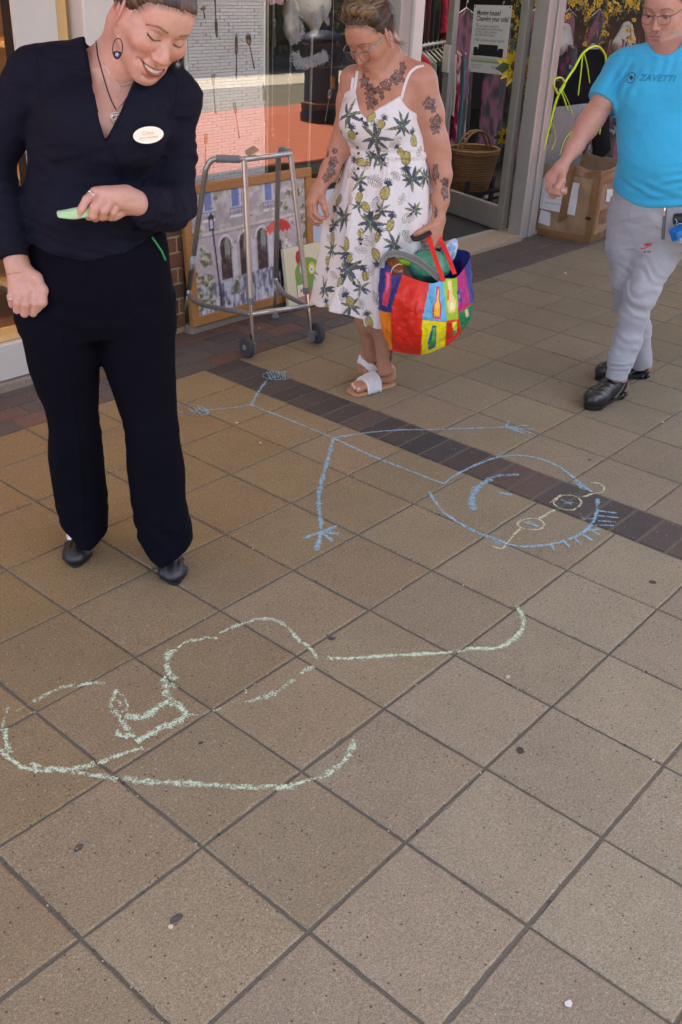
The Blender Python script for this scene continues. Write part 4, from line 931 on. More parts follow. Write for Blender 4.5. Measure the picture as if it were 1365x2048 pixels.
for L_,rr in (([(213,281),(222,300),(232,325),(238,352),(240,372)],.0016),([(216,276),(229,298),(240,325),(245,350),(247,368)],.0010),([(170,62),(173,100),(181,150),(193,215),(206,262),(213,281)],.0016),([(213,281),(226,256),(244,222),(262,186),(276,160)],.0016),([(72,95),(76,140),(80,200)],.0011),([(330,120),(356,160),(352,200),(338,240)],.0011),([(62,84),(120,74),(168,62)],.0010)):
    q=drape(bvb,L_,.0002); 
    if len(q)>2: mb.tube(q,rr,6)
mb.build('seam',M['blouse'],r1,smooth=True)

S=Sdf(); w1_torso(S,-.007); w1_hips(S,.0)
def crease(P):
    dd=P-W1.P0; u=dd@W1.r; o=dd@W1.n; z=P[:,2]; r_=0
    for pts in ([(600,112),(830,148),(1000,165),(1090,165)],[(600,262),(830,300),(1000,318),(1126,336)]):
        zz=[A(x,y,.08)[2] for y,x in pts][::-1]; uu=[(A(x,y,.08)-W1.P0)@W1.r for y,x in pts][::-1]
        r_=r_-.0035*np.exp(-((u-np.interp(z,zz,uu))/.006)**2)*(o>-.11)
    return r_
S.op(crease,lo,hi,0,'disp'); folds(S,lo,hi,.008,(7,7,5),RW,12); folds(S,lo,hi,.0018,(28,28,40),RW,16,2)
def kneefold(P):
    dd=P-W1.P0; o=dd@W1.n; z=P[:,2]; r_=0
    for zc,am,w_ in ((A(150,850,0)[2],.004,.05),(A(190,610,0)[2],.004,.05),(A(150,1060,0)[2],.007,.05)): r_=r_+am*.6*np.exp(-((z-zc)/w_)**2)*np.sin(z*110+9*nz3(P*np.array([8,8,5]),21))*(.5+.5*nz3(P*14,22))
    return r_
S.op(kneefold,lo,hi,0,'disp')
W1.prism(S,[(90,1068),(124,1071),(140,1080),(160,1097),(182,1101),(204,1086),(232,1078),(232,1240),(90,1240)],-.045,-.45,.3,.003)
W1.prism(S,[(258,1098),(285,1112),(303,1130),(322,1136),(342,1124),(362,1113),(386,1104),(430,1100),(430,1260),(258,1260)],.09,-.30,.3,.003)
W1.prism(S,[(40,400),(350,400),(350,452),(40,452)],.0,-.3,.3,.003)
tr=S.surf(boxes_around([-.2,.75,0],[1.2,1.75,1.05],.004,[])); mesh_from('trousers',*tr,M['trouser'],r1)
bvt=bvh_of(tr[0],tr[1]); mb=MB()
for L_ in ([(170,520),(171,560),(172,582)],[(110,598),(150,603),(190,607)],):
    q=drape(bvt,L_,.0002)
    if len(q)>2: mb.tube(q,.0011,6)
mb.build('seam',M['trouser'],r1,smooth=True)
M['lanyard']=mat('green_cord',lin(40,150,80),.5)
q=drape(bvt,[(303,474),(312,488),(322,503),(329,520)],.003)
if len(q)>2: mb=MB(); mb.tube(q,.0026,8); mb.build('green_cord',M['lanyard'],r1,smooth=True)

# shoes: soft black pumps with a twisted vamp over white socks
M['shoe']=mat('black_leather',(.012,.012,.013),.42,nz=.15,nscale=30,bump=.15,bscale=90,spec=.6); M['sock']=mat('white_sock',lin(225,225,232),.9,bump=.3,bscale=400); M['sole']=mat('dark_sole',(.018,.017,.016),.7)
def pump(par,toe,dirv,s=1.):
    t=np.array([toe[0],toe[1],0.]); d=norm([dirv[0],dirv[1],0]); sd_=np.array([-d[1],d[0],0]); R=np.stack([sd_,d,[0,0,1.]],1)   # local: x side, y forward, z up ; origin at toe tip
    W=lambda p:t+R@(np.array(p,float)*s)
    S=Sdf(); S.ell(W((0,-.045,.020)),(.041,.047,.026),R,.01); S.cap(W((0,-.05,.026)),W((0,-.11,.030)),.034,.031,.02); S.cap(W((0,-.11,.030)),W((0,-.20,.030)),.030,.031,.02); S.ell(W((0,-.205,.034)),(.031,.035,.034),R,.02)
    for g in(-1,1): S.cap(W((g*.034,-.055,.018)),W((g*.006,-.052,.046)),.008,.007,.010); S.cap(W((g*.036,-.085,.034)),W((-g*.004,-.048,.046)),.007,.006,.007)
    S.ell(W((0,-.050,.046)),(.012,.009,.007),R,.006)
    S.ell(W((0,-.160,.066)),(.0265,.078,.040),R,.004,'sub')
    
    def below(P): return P[...,2]-.006
    S.op(below,t-np.array([.3,.3,.05]),t+np.array([.3,.3,.006]),.001,'sub')
    S.op(lambda P:.0024*np.sin((P-t)@sd_*300+((P-t)@d)*60)*np.exp(-(((P-t)@d+.055)/.028)**2),t-.3,t+.3,0,'disp')
    m=S.surf([(t-.27,t+np.array([.27,.27,.10]),.0022)]); so_=mesh_from('shoe',*m,M['shoe'],par)
    mb=MB(); pts=[]
    for a in np.linspace(0,2*np.pi,28)[:-1]: 
        y=-.118+.120*math.cos(a); x=.040*math.sin(a)*(1.0-.18*(1-math.cos(a))/2-.12*math.sin(a)**2*(y<-.1)); pts.append(W((x,y,.0005)))
    mb.poly(pts,(0,0,1),.008); mb.build('sole',M['sole'],so_)
    S=Sdf(); S.cap(W((0,-.10,.036)),W((0,-.19,.045)),.029,.032,.02); S.cap(W((0,-.160,.06)),W((0,-.172,.17)),.038,.046,.03); S.cap(W((0,-.08,.030)),W((0,-.13,.058)),.024,.034,.02)
    m=S.surf([(t-.27,t+np.array([.27,.27,.22]),.003)]); mesh_from('sock',*m,M['sock'],par)
n_=W1.n
pump(r1,gz(151,1136),n_*1.+W1.r*-.12); pump(r1,gz(352,1171),n_*1.+W1.r*.10)

# hair: brushed back and tied, built over the skull
def hairmat(name,c1,c2):
    m=D.materials.new(name); m.use_nodes=True; t=m.node_tree; N=t.nodes; L=t.links; b=N['Principled BSDF']; vc=N.new('ShaderNodeVertexColor'); vc.layer_name='Col'
    L.new(vc.outputs[0],b.inputs['Base Color']); b.inputs['Roughness'].default_value=.42; b.inputs['Specular IOR Level'].default_value=.4; return m
M['hair']=hairmat('hair',None,None)
def strand_col(q,dirs,c1,c2,seed,fr=(500,500,40)):
    f=fbm(dirs*np.array(fr),seed,3)*.5+.5; f=np.clip((f-.3)/.4,0,1)[:,None]; return np.array(c1)*(1-f)+np.array(c2)*f
def strands(mb,roots,ends,mid,r,cols,n=7,jit=.003,seed=2,fr=.3):
    rs=np.random.RandomState(seed)
    for i,(a,b,m_) in enumerate(zip(roots,ends,mid)):
        t=np.linspace(0,1,n)[:,None]; p=(1-t)**2*a+2*t*(1-t)*m_+t*t*b; p=p+rs.normal(0,jit,(n,3))*np.sin(t*np.pi)*fr
        rr=r*(1-.75*t[:,0]); mb.tube(p,rr,3,col=cols[i%len(cols)],caps=False)
hw1=lambda p:H1c+H1@(np.array(p,float))
S=Sdf(); hair_cap(S,H1c,H1,H1s,-.007,.0035); S.ell(hw1((0,.055,-.125)),(.036,.036,.030),H1,.015)
def groove(P):
    q=(P-H1c)@H1; return .0016*fbm(np.stack([np.arctan2(q[:,0],q[:,1]+.02)*26,q[:,2]*8,q[:,2]*0],-1),3,3)
S.op(groove,H1c-.2,H1c+.2,0,'disp')
m=S.surf([(H1c-.19,H1c+.19,.0022)]); q=(m[0]-H1c)@H1
dirs=np.stack([np.arctan2(q[:,0],q[:,1]+.02)*.08,q[:,2]*0,q[:,2]],-1)
mesh_from('hair',*m,M['hair'],r1,strand_col(q,dirs,(.026,.014,.010),(.12,.068,.046),5))
rs=np.random.RandomState(4)
def back_strands(mb,c,Mx,s,n,sh,cols,seed,end=(0,.055,-.115),lift=.003,r=.0006,jit=.002):
    rs=np.random.RandomState(seed)
    for k in range(n):
        y=rs.uniform(-.0,.076)+sh*.6; g=rs.choice([-1,1]); z0=float(zline(y,sh))+rs.uniform(-.006,.004)
        a=skullpt(c,Mx,s,y,z0,g,.0005); pts=[a]
        for t in (.25,.5,.75): 
            yy=y+(end[1]+.03-y)*t*.6+rs.normal(0,.002); zz=z0+(-.085-z0)*t; pts.append(skullpt(c,Mx,s,yy,zz,g,lift+.003*t+rs.normal(0,.0008)))
        pts.append(np.array(c)+Mx@(np.array(end)*s)); mb.tube(pts,[r,r,r,r,r*.5],3,col=cols[k%len(cols)],caps=False)
mb=MB(); back_strands(mb,H1c,H1,H1s,900,-.005,[(.025,.014,.010),(.045,.026,.018),(.075,.045,.032)],4,lift=.0065); mb.build('loose_hair',M['hair'],r1,smooth=True,fix=False)
# jewellery and badge
M['silver']=mat('silver',(.8,.78,.75),.2,1); M['enamel']=mat('dark_enamel',(.022,.022,.030),.25); M['pale_enamel']=mat('pale_blue_enamel',(.42,.48,.66),.3)
def earring(par,top,bot,w_,n,name='earring'):
    c=(np.array(top)*.62+np.array(bot)*.38) if False else None
    up=norm(np.array(top)-np.array(bot)); L_=np.linalg.norm(np.array(top)-np.array(bot)); x=norm(np.cross(up,n)); ctr=np.array(bot)+up*L_*.36; hh=L_*.36
    mb=MB(); pts=[ctr+x*w_*math.cos(t)+up*hh*math.sin(t) for t in np.linspace(0,2*np.pi,33)[:-1]]; mb.tube(pts,.0012,6,closed=True)
    e=mb.build(name,M['enamel'],par,smooth=True)
    mb=MB(); mb.tube([ctr+up*hh,np.array(top)],.0005,5); mb.sph(np.array(top),.0012); mb.build('hook',M['silver'],e,smooth=True)
    mb=MB(); p2=[ctr+x*w_*math.cos(t)+up*hh*math.sin(t) for t in np.linspace(np.pi*1.12,np.pi*1.88,14)]; mb.poly(p2+[ctr-up*hh*.25],n,.0015); mb.build('inlay',M['enamel'],e)
    mb=MB(); mb.sph(ctr-up*hh*.62+n*.0018,(.0028,.0028,.0028)); 
    for k in range(5): a=k*1.257; mb.sph(ctr-up*hh*.62+n*.0015+x*.003*math.cos(a)+up*.003*math.sin(a),.0017,n=6,m=4)
    mb.build('flower',M['pale_enamel'],e,smooth=True)
lobe=hw1((-.0785,-.028,.002)); d_=2.19
earring(r1,gd(238,60,pj(lobe)[2]-.006),gd(234,117,pj(lobe)[2]-.006),.0105,-CR[2])
lb2=hw1((.0785,-.028,.002)); earring(r1,lb2,lb2+np.array([0,0,-.062]),.0105,-CR[2])
bvbody=BVHTree.FromPolygons([tuple(v) for v in V1.tolist()],[tuple(p.vertices) for p in body1.data.polygons])
q=drape(bvbody,[(200,58),(193,82),(196,110),(204,140),(215,180),(224,204),(232,219)],.0015)
mb=MB(); mb.tube(q,.0013,6); q=drape(bvbody,[(232,219),(245,208),(256,190),(266,172)],.0015)
ne=mb.build('necklace',M['black'],r1,smooth=True)
if len(q)>2: mb=MB(); mb.tube(q,.0011,6); mb.build('chain',M['silver'],ne,smooth=True)
pp=drape(bvbody,[(233,220),(233,238)],.003); pc=pp[-1]; 
mb=MB(); rgt,upv=tangent(W1.n)
for R_ in (.0135,.0095): mb.tube([pc+rgt*R_*math.cos(t)+upv*R_*math.sin(t) for t in np.linspace(0,6.283,25)[:-1]],.0011,6,closed=True)
for k in range(3):
    a=k*2.094+.5; mb.tube([pc+rgt*(.0055*math.cos(a)+.0055*math.cos(t))+upv*(.0055*math.sin(a)+.0055*math.sin(t)) for t in np.linspace(0,6.283,17)[:-1]],.0009,5,closed=True)
mb.tube([pc+upv*.0135,pp[0]],.0012,6); mb.build('pendant',M['silver'],ne,smooth=True)
q=drape(bvbody,[(208,125),(222,150),(236,166),(243,171),(252,168),(266,160)],.0012)
mb=MB(); mb.tube(q,.0005,5); 
for (x,y) in ((238,167),(241,171),(243,175),(246,171),(249,168)):
    k=drape(bvbody,[(x,y),(x+1,y)],.002)
    if len(k): mb.sph(k[0],.0018,n=6,m=4)
mb.build('fine_chain',M['silver'],r1,smooth=True)
# name badge: cream oval with tiny lines of lettering
def text_mesh(txt,size,R,c,mat_,name,parent,th=.0004,align='CENTER',shear=0,bold=0.,spacing=1.):
    cu=D.curves.new('lettering','FONT'); cu.body=txt; cu.size=size; cu.extrude=th; cu.align_x=align; cu.align_y='CENTER'; cu.shear=shear; cu.offset=bold; cu.space_character=spacing; cu.resolution_u=3
    o=D.objects.new('lettering',cu); COL.objects.link(o); dg=bpy.context.evaluated_depsgraph_get(); me=D.meshes.new_from_object(o.evaluated_get(dg)); D.objects.remove(o)
    V=np.array([v.co[:] for v in me.vertices]) if len(me.vertices) else np.zeros((1,3)); V=V@np.asarray(R).T+np.array(c)
    Fc=[tuple(p.vertices) for p in me.polygons]; mb=MB(); mb.add(V,Fc); return mb.build(name,mat_,parent,fix=False)
M['ink']=mat('grey_ink',lin(190,170,150),.6); M['ink_orange']=mat('orange_ink',lin(236,180,140),.6); M['badge']=mat('cream_badge',lin(250,238,214),.3,coat=.4)
bc_=drape(bvb,[(292,266),(293,266)],.012)[0]; bn_=norm(W1.n*.95+np.array([0,0,.18])); br=norm(W1.r-bn_*(W1.r@bn_)); bu=np.cross(bn_,br); bu=bu if bu[2]>0 else -bu
ca,sa=math.cos(.13),math.sin(.13); br,bu=br*ca+bu*sa,bu*ca-br*sa; br=np.cross(bu,bn_)
mb=MB(); mb.poly([bc_+br*.034*math.cos(t)+bu*.0178*math.sin(t) for t in np.linspace(0,6.283,41)[:-1]],bn_,.0028); bd=mb.build('name_badge',M['badge'],r1)
RB=np.stack([br,bu,bn_],1)
text_mesh('Chloe',.011,RB,bc_+bn_*.0031+bu*.004,M['ink_orange'],'lettering',bd); text_mesh('Store Assistant',.0068,RB,bc_+bn_*.0031-bu*.005,M['ink'],'lettering',bd)
# rings, bracelet
def ring(par,c,ax,R_,stone=None,mt='silver',r_=.0012):
    ax=norm(ax); x=norm(np.cross(ax,(0.3,.2,1))); y=np.cross(ax,x); mb=MB(); mb.tube([c+x*R_*math.cos(t)+y*R_*math.sin(t) for t in np.linspace(0,6.283,21)[:-1]],r_,6,closed=True)
    o=mb.build('ring',M[mt],par,smooth=True)
    if stone is not None: mb=MB(); mb.sph(np.array(stone),(.004,.004,.003)); mb.build('stone',M['silver'],o,smooth=True)
pa=A(191,386,.238); pb=A(174,399,.256); ring(r1,pa*.45+pb*.55,pb-pa,.0112,stone=pa*.45+pb*.55+np.array([-.004,-.003,.0125]))
pa=A(37,584,.102); pb=A(34,604,.118); ring(r1,pb*.8+pa*.2,pb-pa,.0112); pa=A(25,578,.092); pb=A(22,596,.106); ring(r1,pb*.85+pa*.15,pb-pa,.0102,stone=pb+W1.n*.009)
ring(r1,A(36,546,.083),A(40,560,.09)-A(31,520,.076),.0285,mt='gold',r_=.0006)
# stick of green chalk in her fingers: a thing of its own
M['chalkstick']=mat('pale_green_chalk',lin(178,216,168),.95,nz=.06,nscale=40,bump=.4,bscale=300)
ca_=A(115,430,.262); cb_=A(186,421,.248); ax=norm(cb_-ca_); up=norm(np.cross(ax,W1.n)); up=up if up[2]>0 else -up; nn_=np.cross(up,ax)
S=Sdf(); L_=np.linalg.norm(cb_-ca_)
mb=MB(); prof=[(0,-.001,.0015),(.004,.010,.008),(.006,-.009,.009)]
sec=lambda t,w_,h_,dz: [ca_+ax*t+up*(h_*sy+dz)+nn_*(w_*sx) for sx,sy in ((-1,-.7),(-.7,-1),(.7,-1),(1,-.7),(1,.7),(.7,1),(-.7,1),(-1,.7))]
V=[];ns=0
for t,w_,h_,dz in ((0,.007,.004,.001),(.003,.0095,.0065,.0015),(.02,.0105,.0088,-.0005),(.035,.0108,.0108,-.001),(L_-.004,.0108,.0108,0),(L_,.009,.009,0)): V+=sec(t,w_,h_,dz); ns+=1
Fc=[(i*8+k,i*8+(k+1)%8,(i+1)*8+(k+1)%8,(i+1)*8+k) for i in range(ns-1) for k in range(8)]+[tuple(range(8))[::-1],tuple((ns-1)*8+k for k in range(8))]
mb.add(V,Fc); o=mb.build('chalk_stick',M['chalkstick']); o=obj_at(o,(ca_+cb_)/2); tag(o,'thick pale green chalk stick pinched in the smiling woman\'s fingers','chalk')
# ================================================================= PERSON: woman in pineapple dress with shopping bag
W2=Person((2.16,1.68)); B2=W2.A
r2=empty('person',(2.16,1.68,0),'woman in white pineapple print sundress with tattoos and glasses, carrying shopping bag','person')
H2c=np.array([2.1151,1.6998,1.3877]); H2=orth(np.array([[-.036,-.5338,-.8448],[-.997,.0767,-.006],[.068,.8421,-.535]])); H2s=1.0
hv=lambda p:H2c+H2@(np.array(p,float)*H2s)
def w2_torso(S,i):
    S.loft([W2.sec(158,722,826,.070,-.02),W2.sec(182,700,836,.095,-.01),W2.sec(205,690,834,.108,0),W2.sec(235,683,834,.118,0),W2.sec(262,682,842,.118,0),W2.sec(285,694,848,.110,0),W2.sec(305,702,852,.106,0)],.03,infl=i)
    S.cap(B2(770,146,-.02),B2(716,158,-.02),.052+i,.050+i,.04); S.cap(B2(776,146,-.03),B2(842,158,-.02),.055+i,.053+i,.04)
    S.cap(B2(800,120,-.05),B2(836,150,-.03),.030+i,.045+i,.04)
    S.ell(B2(716,240,.085),(.066+i,.055+i,.062+i),k=.05); S.ell(B2(780,246,.080),(.066+i,.055+i,.062+i),k=.05)
def w2_skirt(S,i):
    L_=[(300,702,852,.108),(318,697,856,.118),(340,688,862,.13),(387,674,867,.15),(423,663,868,.160),(466,655,868,.165),(505,650,862,.165),(545,642,852,.165),(590,633,842,.168),(625,624,838,.17),(655,621,836,.165)]
    S.loft([W2.sec(p,a,b,d,-.01) for p,a,b,d in L_],.02,infl=i)
def w2_arms(S):
    S.chain([B2(846,166,-.02),B2(858,226,-.02),B2(872,285,.0),B2(877,312,.0),B2(884,350,.03),B2(882,400,.06),B2(877,436,.08)],[.056,.054,.046,.044,.036,.029,.0255],.03)
    S.chain([B2(706,160,-.03),B2(700,205,-.04),B2(692,262,-.02),B2(682,292,.0),B2(660,340,.04),B2(638,378,.07)],[.050,.046,.043,.041,.032,.024],.03)
def w2_hands(S):
    w=B2(877,440,.085); k_=[B2(856,462,.12),B2(862,474,.125),B2(870,482,.118),B2(878,484,.108)]
    for m_,r_ in zip(k_,(.014,.014,.0135,.0125)): S.cap(w,m_,.021,r_,.016)
    S.chain([B2(872,448,.10),B2(852,458,.13),B2(838,465,.14),B2(829,470,.14)],[.018,.0135,.012,.010],.008)
    for m_,e_,f_,r_ in ((k_[0],(848,476,.142),(852,484,.125),.0105),(k_[1],(855,486,.146),(860,491,.128),.0108),(k_[2],(866,492,.138),(870,494,.118),.0104),(k_[3],(877,493,.122),(880,494,.105),.0095)):
        S.chain([m_,B2(*e_),B2(*f_)],[r_,r_*.95,r_*.85],.0022)
    w=B2(637,382,.072); k_=[B2(631,405,.095),B2(624,408,.09),B2(620,408,.08),B2(619,405,.068)]
    for m_,r_ in zip(k_,(.0135,.0135,.013,.012)): S.cap(w,m_,.021,r_,.018)
    S.chain([B2(640,386,.085),B2(646,402,.11),B2(650,418,.118),B2(655,430,.115)],[.017,.0135,.0115,.0095],.008)
    S.chain([k_[0],B2(631,426,.115),B2(641,436,.115),B2(650,435,.11)],[.0108,.0098,.0088,.0078],.0022)
    S.chain([k_[1],B2(623,431,.105),B2(632,443,.108),B2(643,443,.105)],[.011,.010,.0088,.0078],.0022)
    S.chain([k_[2],B2(620,432,.09),B2(628,446,.092),B2(638,449,.09)],[.0105,.0095,.0085,.0075],.0022)
    S.chain([k_[3],B2(619,427,.07),B2(624,441,.072),B2(632,448,.07)],[.0095,.0085,.0075,.0068],.0022)
def foot(S,T,Hl,ank,toes=True,r0=.030):
    T=np.array(T);Hl=np.array(Hl); d=norm(T-Hl); sd_=norm(np.cross(d,[0,0,1.])); up=np.cross(sd_,d); L_=np.linalg.norm(T-Hl); at=lambda f,x,z:Hl+d*L_*f+sd_*x+up*z
    S.chain([ank,at(.09,0,.055),at(.06,0,.030)],[r0-.002,.026,.026],.015)
    S.chain([at(.07,0,.028),at(.40,.004,.028),at(.66,.002,.022)],[.026,.023,.021],.02); S.cap(at(.12,0,.062),at(.5,-.004,.034),.020,.019,.025)
    S.cap(at(.60,-.026,.020),at(.66,.028,.018),.019,.016,.02)
    for x,f0,f1,r_ in ((-.029,.72,.955,.0135),(-.009,.74,.97,.0098),(.008,.73,.945,.0092),(.023,.71,.915,.0088),(.036,.68,.875,.0082)):
        S.chain([at(f0,x*.9,.020),at((f0+f1)/2,x,.019),at(f1,x,.0135)],[r_*1.05,r_,r_*.92],.0022)
    return at
t2=gz(705,789); h2=gz(783,769); t2[2]=h2[2]=.014
t3=gz(727,755)+np.array([0,0,.02]); h3=B2(752,716,-.20)
S=Sdf(); w2_torso(S,-.006); w2_arms(S); w2_hands(S)
S.loft([W2.sec(300,708,846,.095,-.01),W2.sec(350,706,850,.115,-.01),W2.sec(400,700,850,.12,-.01),W2.sec(440,700,848,.115,-.01)],.03)
S.chain([B2(736,430,-.01),B2(738,590,-.02),B2(736,640,-.05),B2(743,712,-.13)],[.095,.058,.050,.030],.03)
S.chain([B2(808,430,-.01),B2(774,590,.03),B2(768,640,.0),B2(770,738,-.01)],[.095,.060,.052,.030],.03)
foot(S,t2,h2,B2(770,738,-.01),r0=.029); foot(S,t3,h3,B2(743,712,-.13),r0=.029)
S.chain([hv((0,-.01,-.035)),hv((0,-.06,-.045)),B2(775,145,-.035)],[.055,.050,.056],.03); S.cap(hv((0,-.08,.01)),B2(764,160,.01),.030,.036,.03)
S.cap(B2(752,172,.030),B2(722,166,.01),.012,.010,.02); S.cap(B2(770,168,.030),B2(826,146,-.01),.012,.010,.02)
head(S,H2c,H2,H2s,jaw=.92,cheek=.92,smile=0,nose=1.02,lid=.90,lip=.62,lipw=.96,chin=1.0,ear=1.2)
lo2=np.array([1.7,1.2,0]);hi2=np.array([2.75,2.25,1.60])
fb=[(H2c-np.array([.15,.15,.30]),H2c+.15,.0020),(B2(862,468,.11)-.085,B2(862,468,.11)+.07,.0024),(B2(634,415,.09)-.085,B2(634,415,.09)+.085,.0024),(np.minimum(t2,h2)-.06,np.maximum(t2,h2)+np.array([.06,.06,.15]),.0026)]
SK2=(.52,.245,.155)
def rose(P,C_,N_,c,n,R_,ink,seed,asp=1.,al=.85):
    r,u=tangent(n); d=P-c; m=(np.linalg.norm(d,axis=1)<R_*2.2*max(1,asp))&((N_*n).sum(1)>.1); idx=np.where(m)[0]; d=d[idx]
    x=d@r; y=(d@u)/asp; th=np.arctan2(y,x); rr=np.hypot(x,y); nn=nz3(np.stack([x*120+seed,y*120,x*0+seed],-1),seed)
    edge=R_*(1+.22*np.sin(5*th+seed)+.18*nn); pet=np.sin(rr/R_*11+2.2*np.sin(th*2.5+seed)+nn*1.5); a=(rr<edge)*(.50+.50*(pet>.0))*al; a=np.maximum(a,(np.abs(rr-edge)<.0018)*al)
    C_[idx]=C_[idx]*(1-a[:,None])+np.array(ink)*a[:,None]
def p2_(V,Nn):
    C_,q=head_paint(V,H2c,H2,H2s,SK2,(.33,.115,.09),(.10,.06,.04),smile=0,lid=.90,blush=(.56,.19,.12),hairc=(.06,.038,.024),hsh=.010,lipw=.92,liner=.75)
    C_*=(1+.10*fbm(V*np.array([40,40,40]),14))[:,None]
    ink=(.028,.028,.038)
    for (x,y,R_,asp) in ((729,163,9,1.1),(742,188,10,1.05),(755,179,8,.9),(773,171,10,1.),(796,153,12,1.),(806,134,6,1.7),(741,208,8,1.3),(739,174,7,1),(785,160,6,1.),(764,190,4,2.),(752,203,4,1.6),
        (860,206,12,.95),(866,217,6,1),(874,243,13,.95),(872,258,7,1.2),(870,345,7,2.4),(891,362,8,.8),(890,380,7,2.6),(872,425,3,3.),(671,301,5,1.),(668,322,9,1.),(664,340,8,1.6),(655,305,4,2.2),(652,356,6,1.3),(757,766,6,.8),(783,712,4,3.4)):
        c,n=snap(V,Nn,x,y); rose(V,C_,Nn,c,n,R_*.00185,ink,int(x),asp)
    for i_,xx,ff in ((0,-.029,.955),(1,-.009,.97),(2,.008,.945),(3,.023,.915),(4,.036,.875)):
        d=norm(t2-h2); sd_=norm(np.cross(d,[0,0,1.])); c=h2+d*np.linalg.norm(t2-h2)*(ff+.01)+sd_*xx+np.array([0,0,.022]); C_[np.linalg.norm(V-c,axis=1)<(.009 if i_==0 else .0065)]=(.72,.55,.52)
    return C_
body2,V2,N2=body_mesh(S,lo2,hi2,.0042,fb,r2,p2_)
# ---- the dress
RW2=np.stack([W2.r,W2.n,[0,0,1.]],1)
S=Sdf(); w2_torso(S,.007); 
S2=Sdf(); w2_torso(S2,.007); w2_skirt(S2,.004)
c0=W2.P0
def pleats(P):
    d=P-c0; u=d@W2.r; o=d@W2.n; a=np.arctan2(u-.05,o+.02); z=P[:,2]; zt=B2(770,308,.1)[2]; f=np.clip((zt-z)/.35,0,1); w_=a+.25*nz3(np.stack([z*3,a,a*0],-1),3)
    return -(.020*f**.8*np.sin(w_*7+1.0)+.008*f*np.sin(w_*15+2)+.003*np.clip((zt-z)/.02,0,1)*np.exp(-np.maximum(zt-z,0)/.12)*np.sin(w_*46))
S2.op(pleats,lo2,np.array([2.8,2.3,B2(770,306,.1)[2]]),0,'disp')
folds(S2,lo2,hi2,.004,(14,14,26),RW2,31); folds(S2,lo2,hi2,.0014,(40,40,60),RW2,35,2)
zw=B2(775,304,.1)[2]
S2.op(lambda P:-.004*np.exp(-((P[:,2]-zw+.08*((P-c0)@W2.r-.05)*0)/.006)**2)*-1,lo2,hi2,0,'disp')
W2.prism(S2,[(640,60),(702,178),(711,186),(716,206),(722,222),(731,232),(742,226),(758,214),(776,205),(793,196),(801,192),(806,204),(816,217),(826,226),(840,236),(960,150),(960,40),(640,40)],.10,-.05,.4,.003)
W2.prism(S2,[(560,60),(707,172),(700,181),(684,190),(560,190)],.05,-.4,.4,.003)
W2.prism(S2,[(600,225),(700,215),(830,222),(960,232),(960,40),(600,40)],-.05,-.4,-.045,.003)
W2.prism(S2,[(560,623),(629,624),(645,619),(661,617),(685,619),(705,625),(727,632),(730,646),(765,646),(800,644),(840,640),(900,636),(900,760),(560,760)],.10,-.5,.5,.003)
S2.loft([W2.sec(p,a+24,b-24,d-.05,-.01) for p,a,b,d in ((470,655,868,.165),(505,650,862,.165),(545,645,852,.165),(590,638,842,.165),(625,630,838,.165),(665,628,836,.16))],.004,mode='sub')
dr=S2.surf(boxes_around(lo2,np.array([2.8,2.3,1.25]),.0032,[]))
def motif_palm(u,w,s,sd): 
    rs=np.random.RandomState(sd); col=np.zeros((len(u),3)); a_=np.zeros(len(u)); n=rs.randint(7,10); base=rs.uniform(0,6.28)
    for k in range(n):
        an=base+k*6.283/n+rs.uniform(-.25,.25); L_=s*rs.uniform(.75,1.15); a=u*math.cos(an)+w*math.sin(an); b=-u*math.sin(an)+w*math.cos(an)+.12*a*a/s*rs.choice([-1,1]); t=a/L_
        m=(t>0)&(t<1)&(np.abs(b)<s*.115*np.sin(np.clip(t,0,1)**.8*np.pi)**.8); c=np.array((.022,.042,.055) if k%3 else (.10,.11,.05))*rs.uniform(.7,1.3); v=(np.abs(b)<s*.02)[:,None]; col=np.where(m[:,None],np.where(v,c*3.2,c),col); a_=np.where(m,.93,a_)
    return col,a_
def motif_pine(u,w,s,sd):
    rs=np.random.RandomState(sd); an=rs.uniform(-.7,.7)+ (0 if rs.rand()<.5 else 3.14); x=u*math.cos(an)+w*math.sin(an); y=-u*math.sin(an)+w*math.cos(an); r=np.sqrt((x/(.36*s))**2+((y+.2*s)/(.52*s))**2); col=np.zeros((len(u),3)); a_=(r<1)*.95
    h=(np.sin((x+y)*6.283/(.16*s))*np.sin((x-y)*6.283/(.16*s))>.05); col[:]=np.where(h[:,None],np.array((.60,.52,.13)),np.array((.26,.22,.07))); e=(r>.88)&(r<1); col[e]=(.10,.08,.04)
    yy=y-.42*s
    for k in range(9):
        a1=1.57+(k-4)*.36; L_=s*(.55-.03*abs(k-4)); a=x*math.cos(a1)+yy*math.sin(a1); b=-x*math.sin(a1)+yy*math.cos(a1); m=(a>-.1*s)&(a<L_)&(np.abs(b)<s*.085*(1-np.clip(a/L_,0,1)*.85)); col[m]=np.array((.03,.04,.065))*(1.8 if k%3==0 else 1); a_=np.where(m,.95,a_)
    return col,a_
def motif_fern(u,w,s,sd):
    rs=np.random.RandomState(sd); an=rs.uniform(0,6.28); a=u*math.cos(an)+w*math.sin(an)+s*.5; b=-u*math.sin(an)+w*math.cos(an)+.18*(a-s*.5)**2/s; t=a/(1.25*s); m=(t>0)&(t<1)&(np.abs(b)<.42*s*np.sin(np.clip(t,0,1)*np.pi)**.6)&((np.sin((a-np.abs(b)*.75)*6.283/(.17*s))>.15)|(np.abs(b)<.025*s))
    c=np.array((.30,.27,.19)) if rs.rand()<.6 else np.array((.16,.17,.13)); return np.tile(c,(len(u),1)),m*.8
PALM=[(697,230,30),(750,276,36),(805,250,32),(757,312,24),(718,360,26),(825,357,30),(851,353,26),(689,434,32),(741,444,32),(695,538,36),(650,578,30),(702,612,30),(790,490,30),(716,412,20),(848,470,26),(845,560,28),(800,600,28),(830,420,20)]
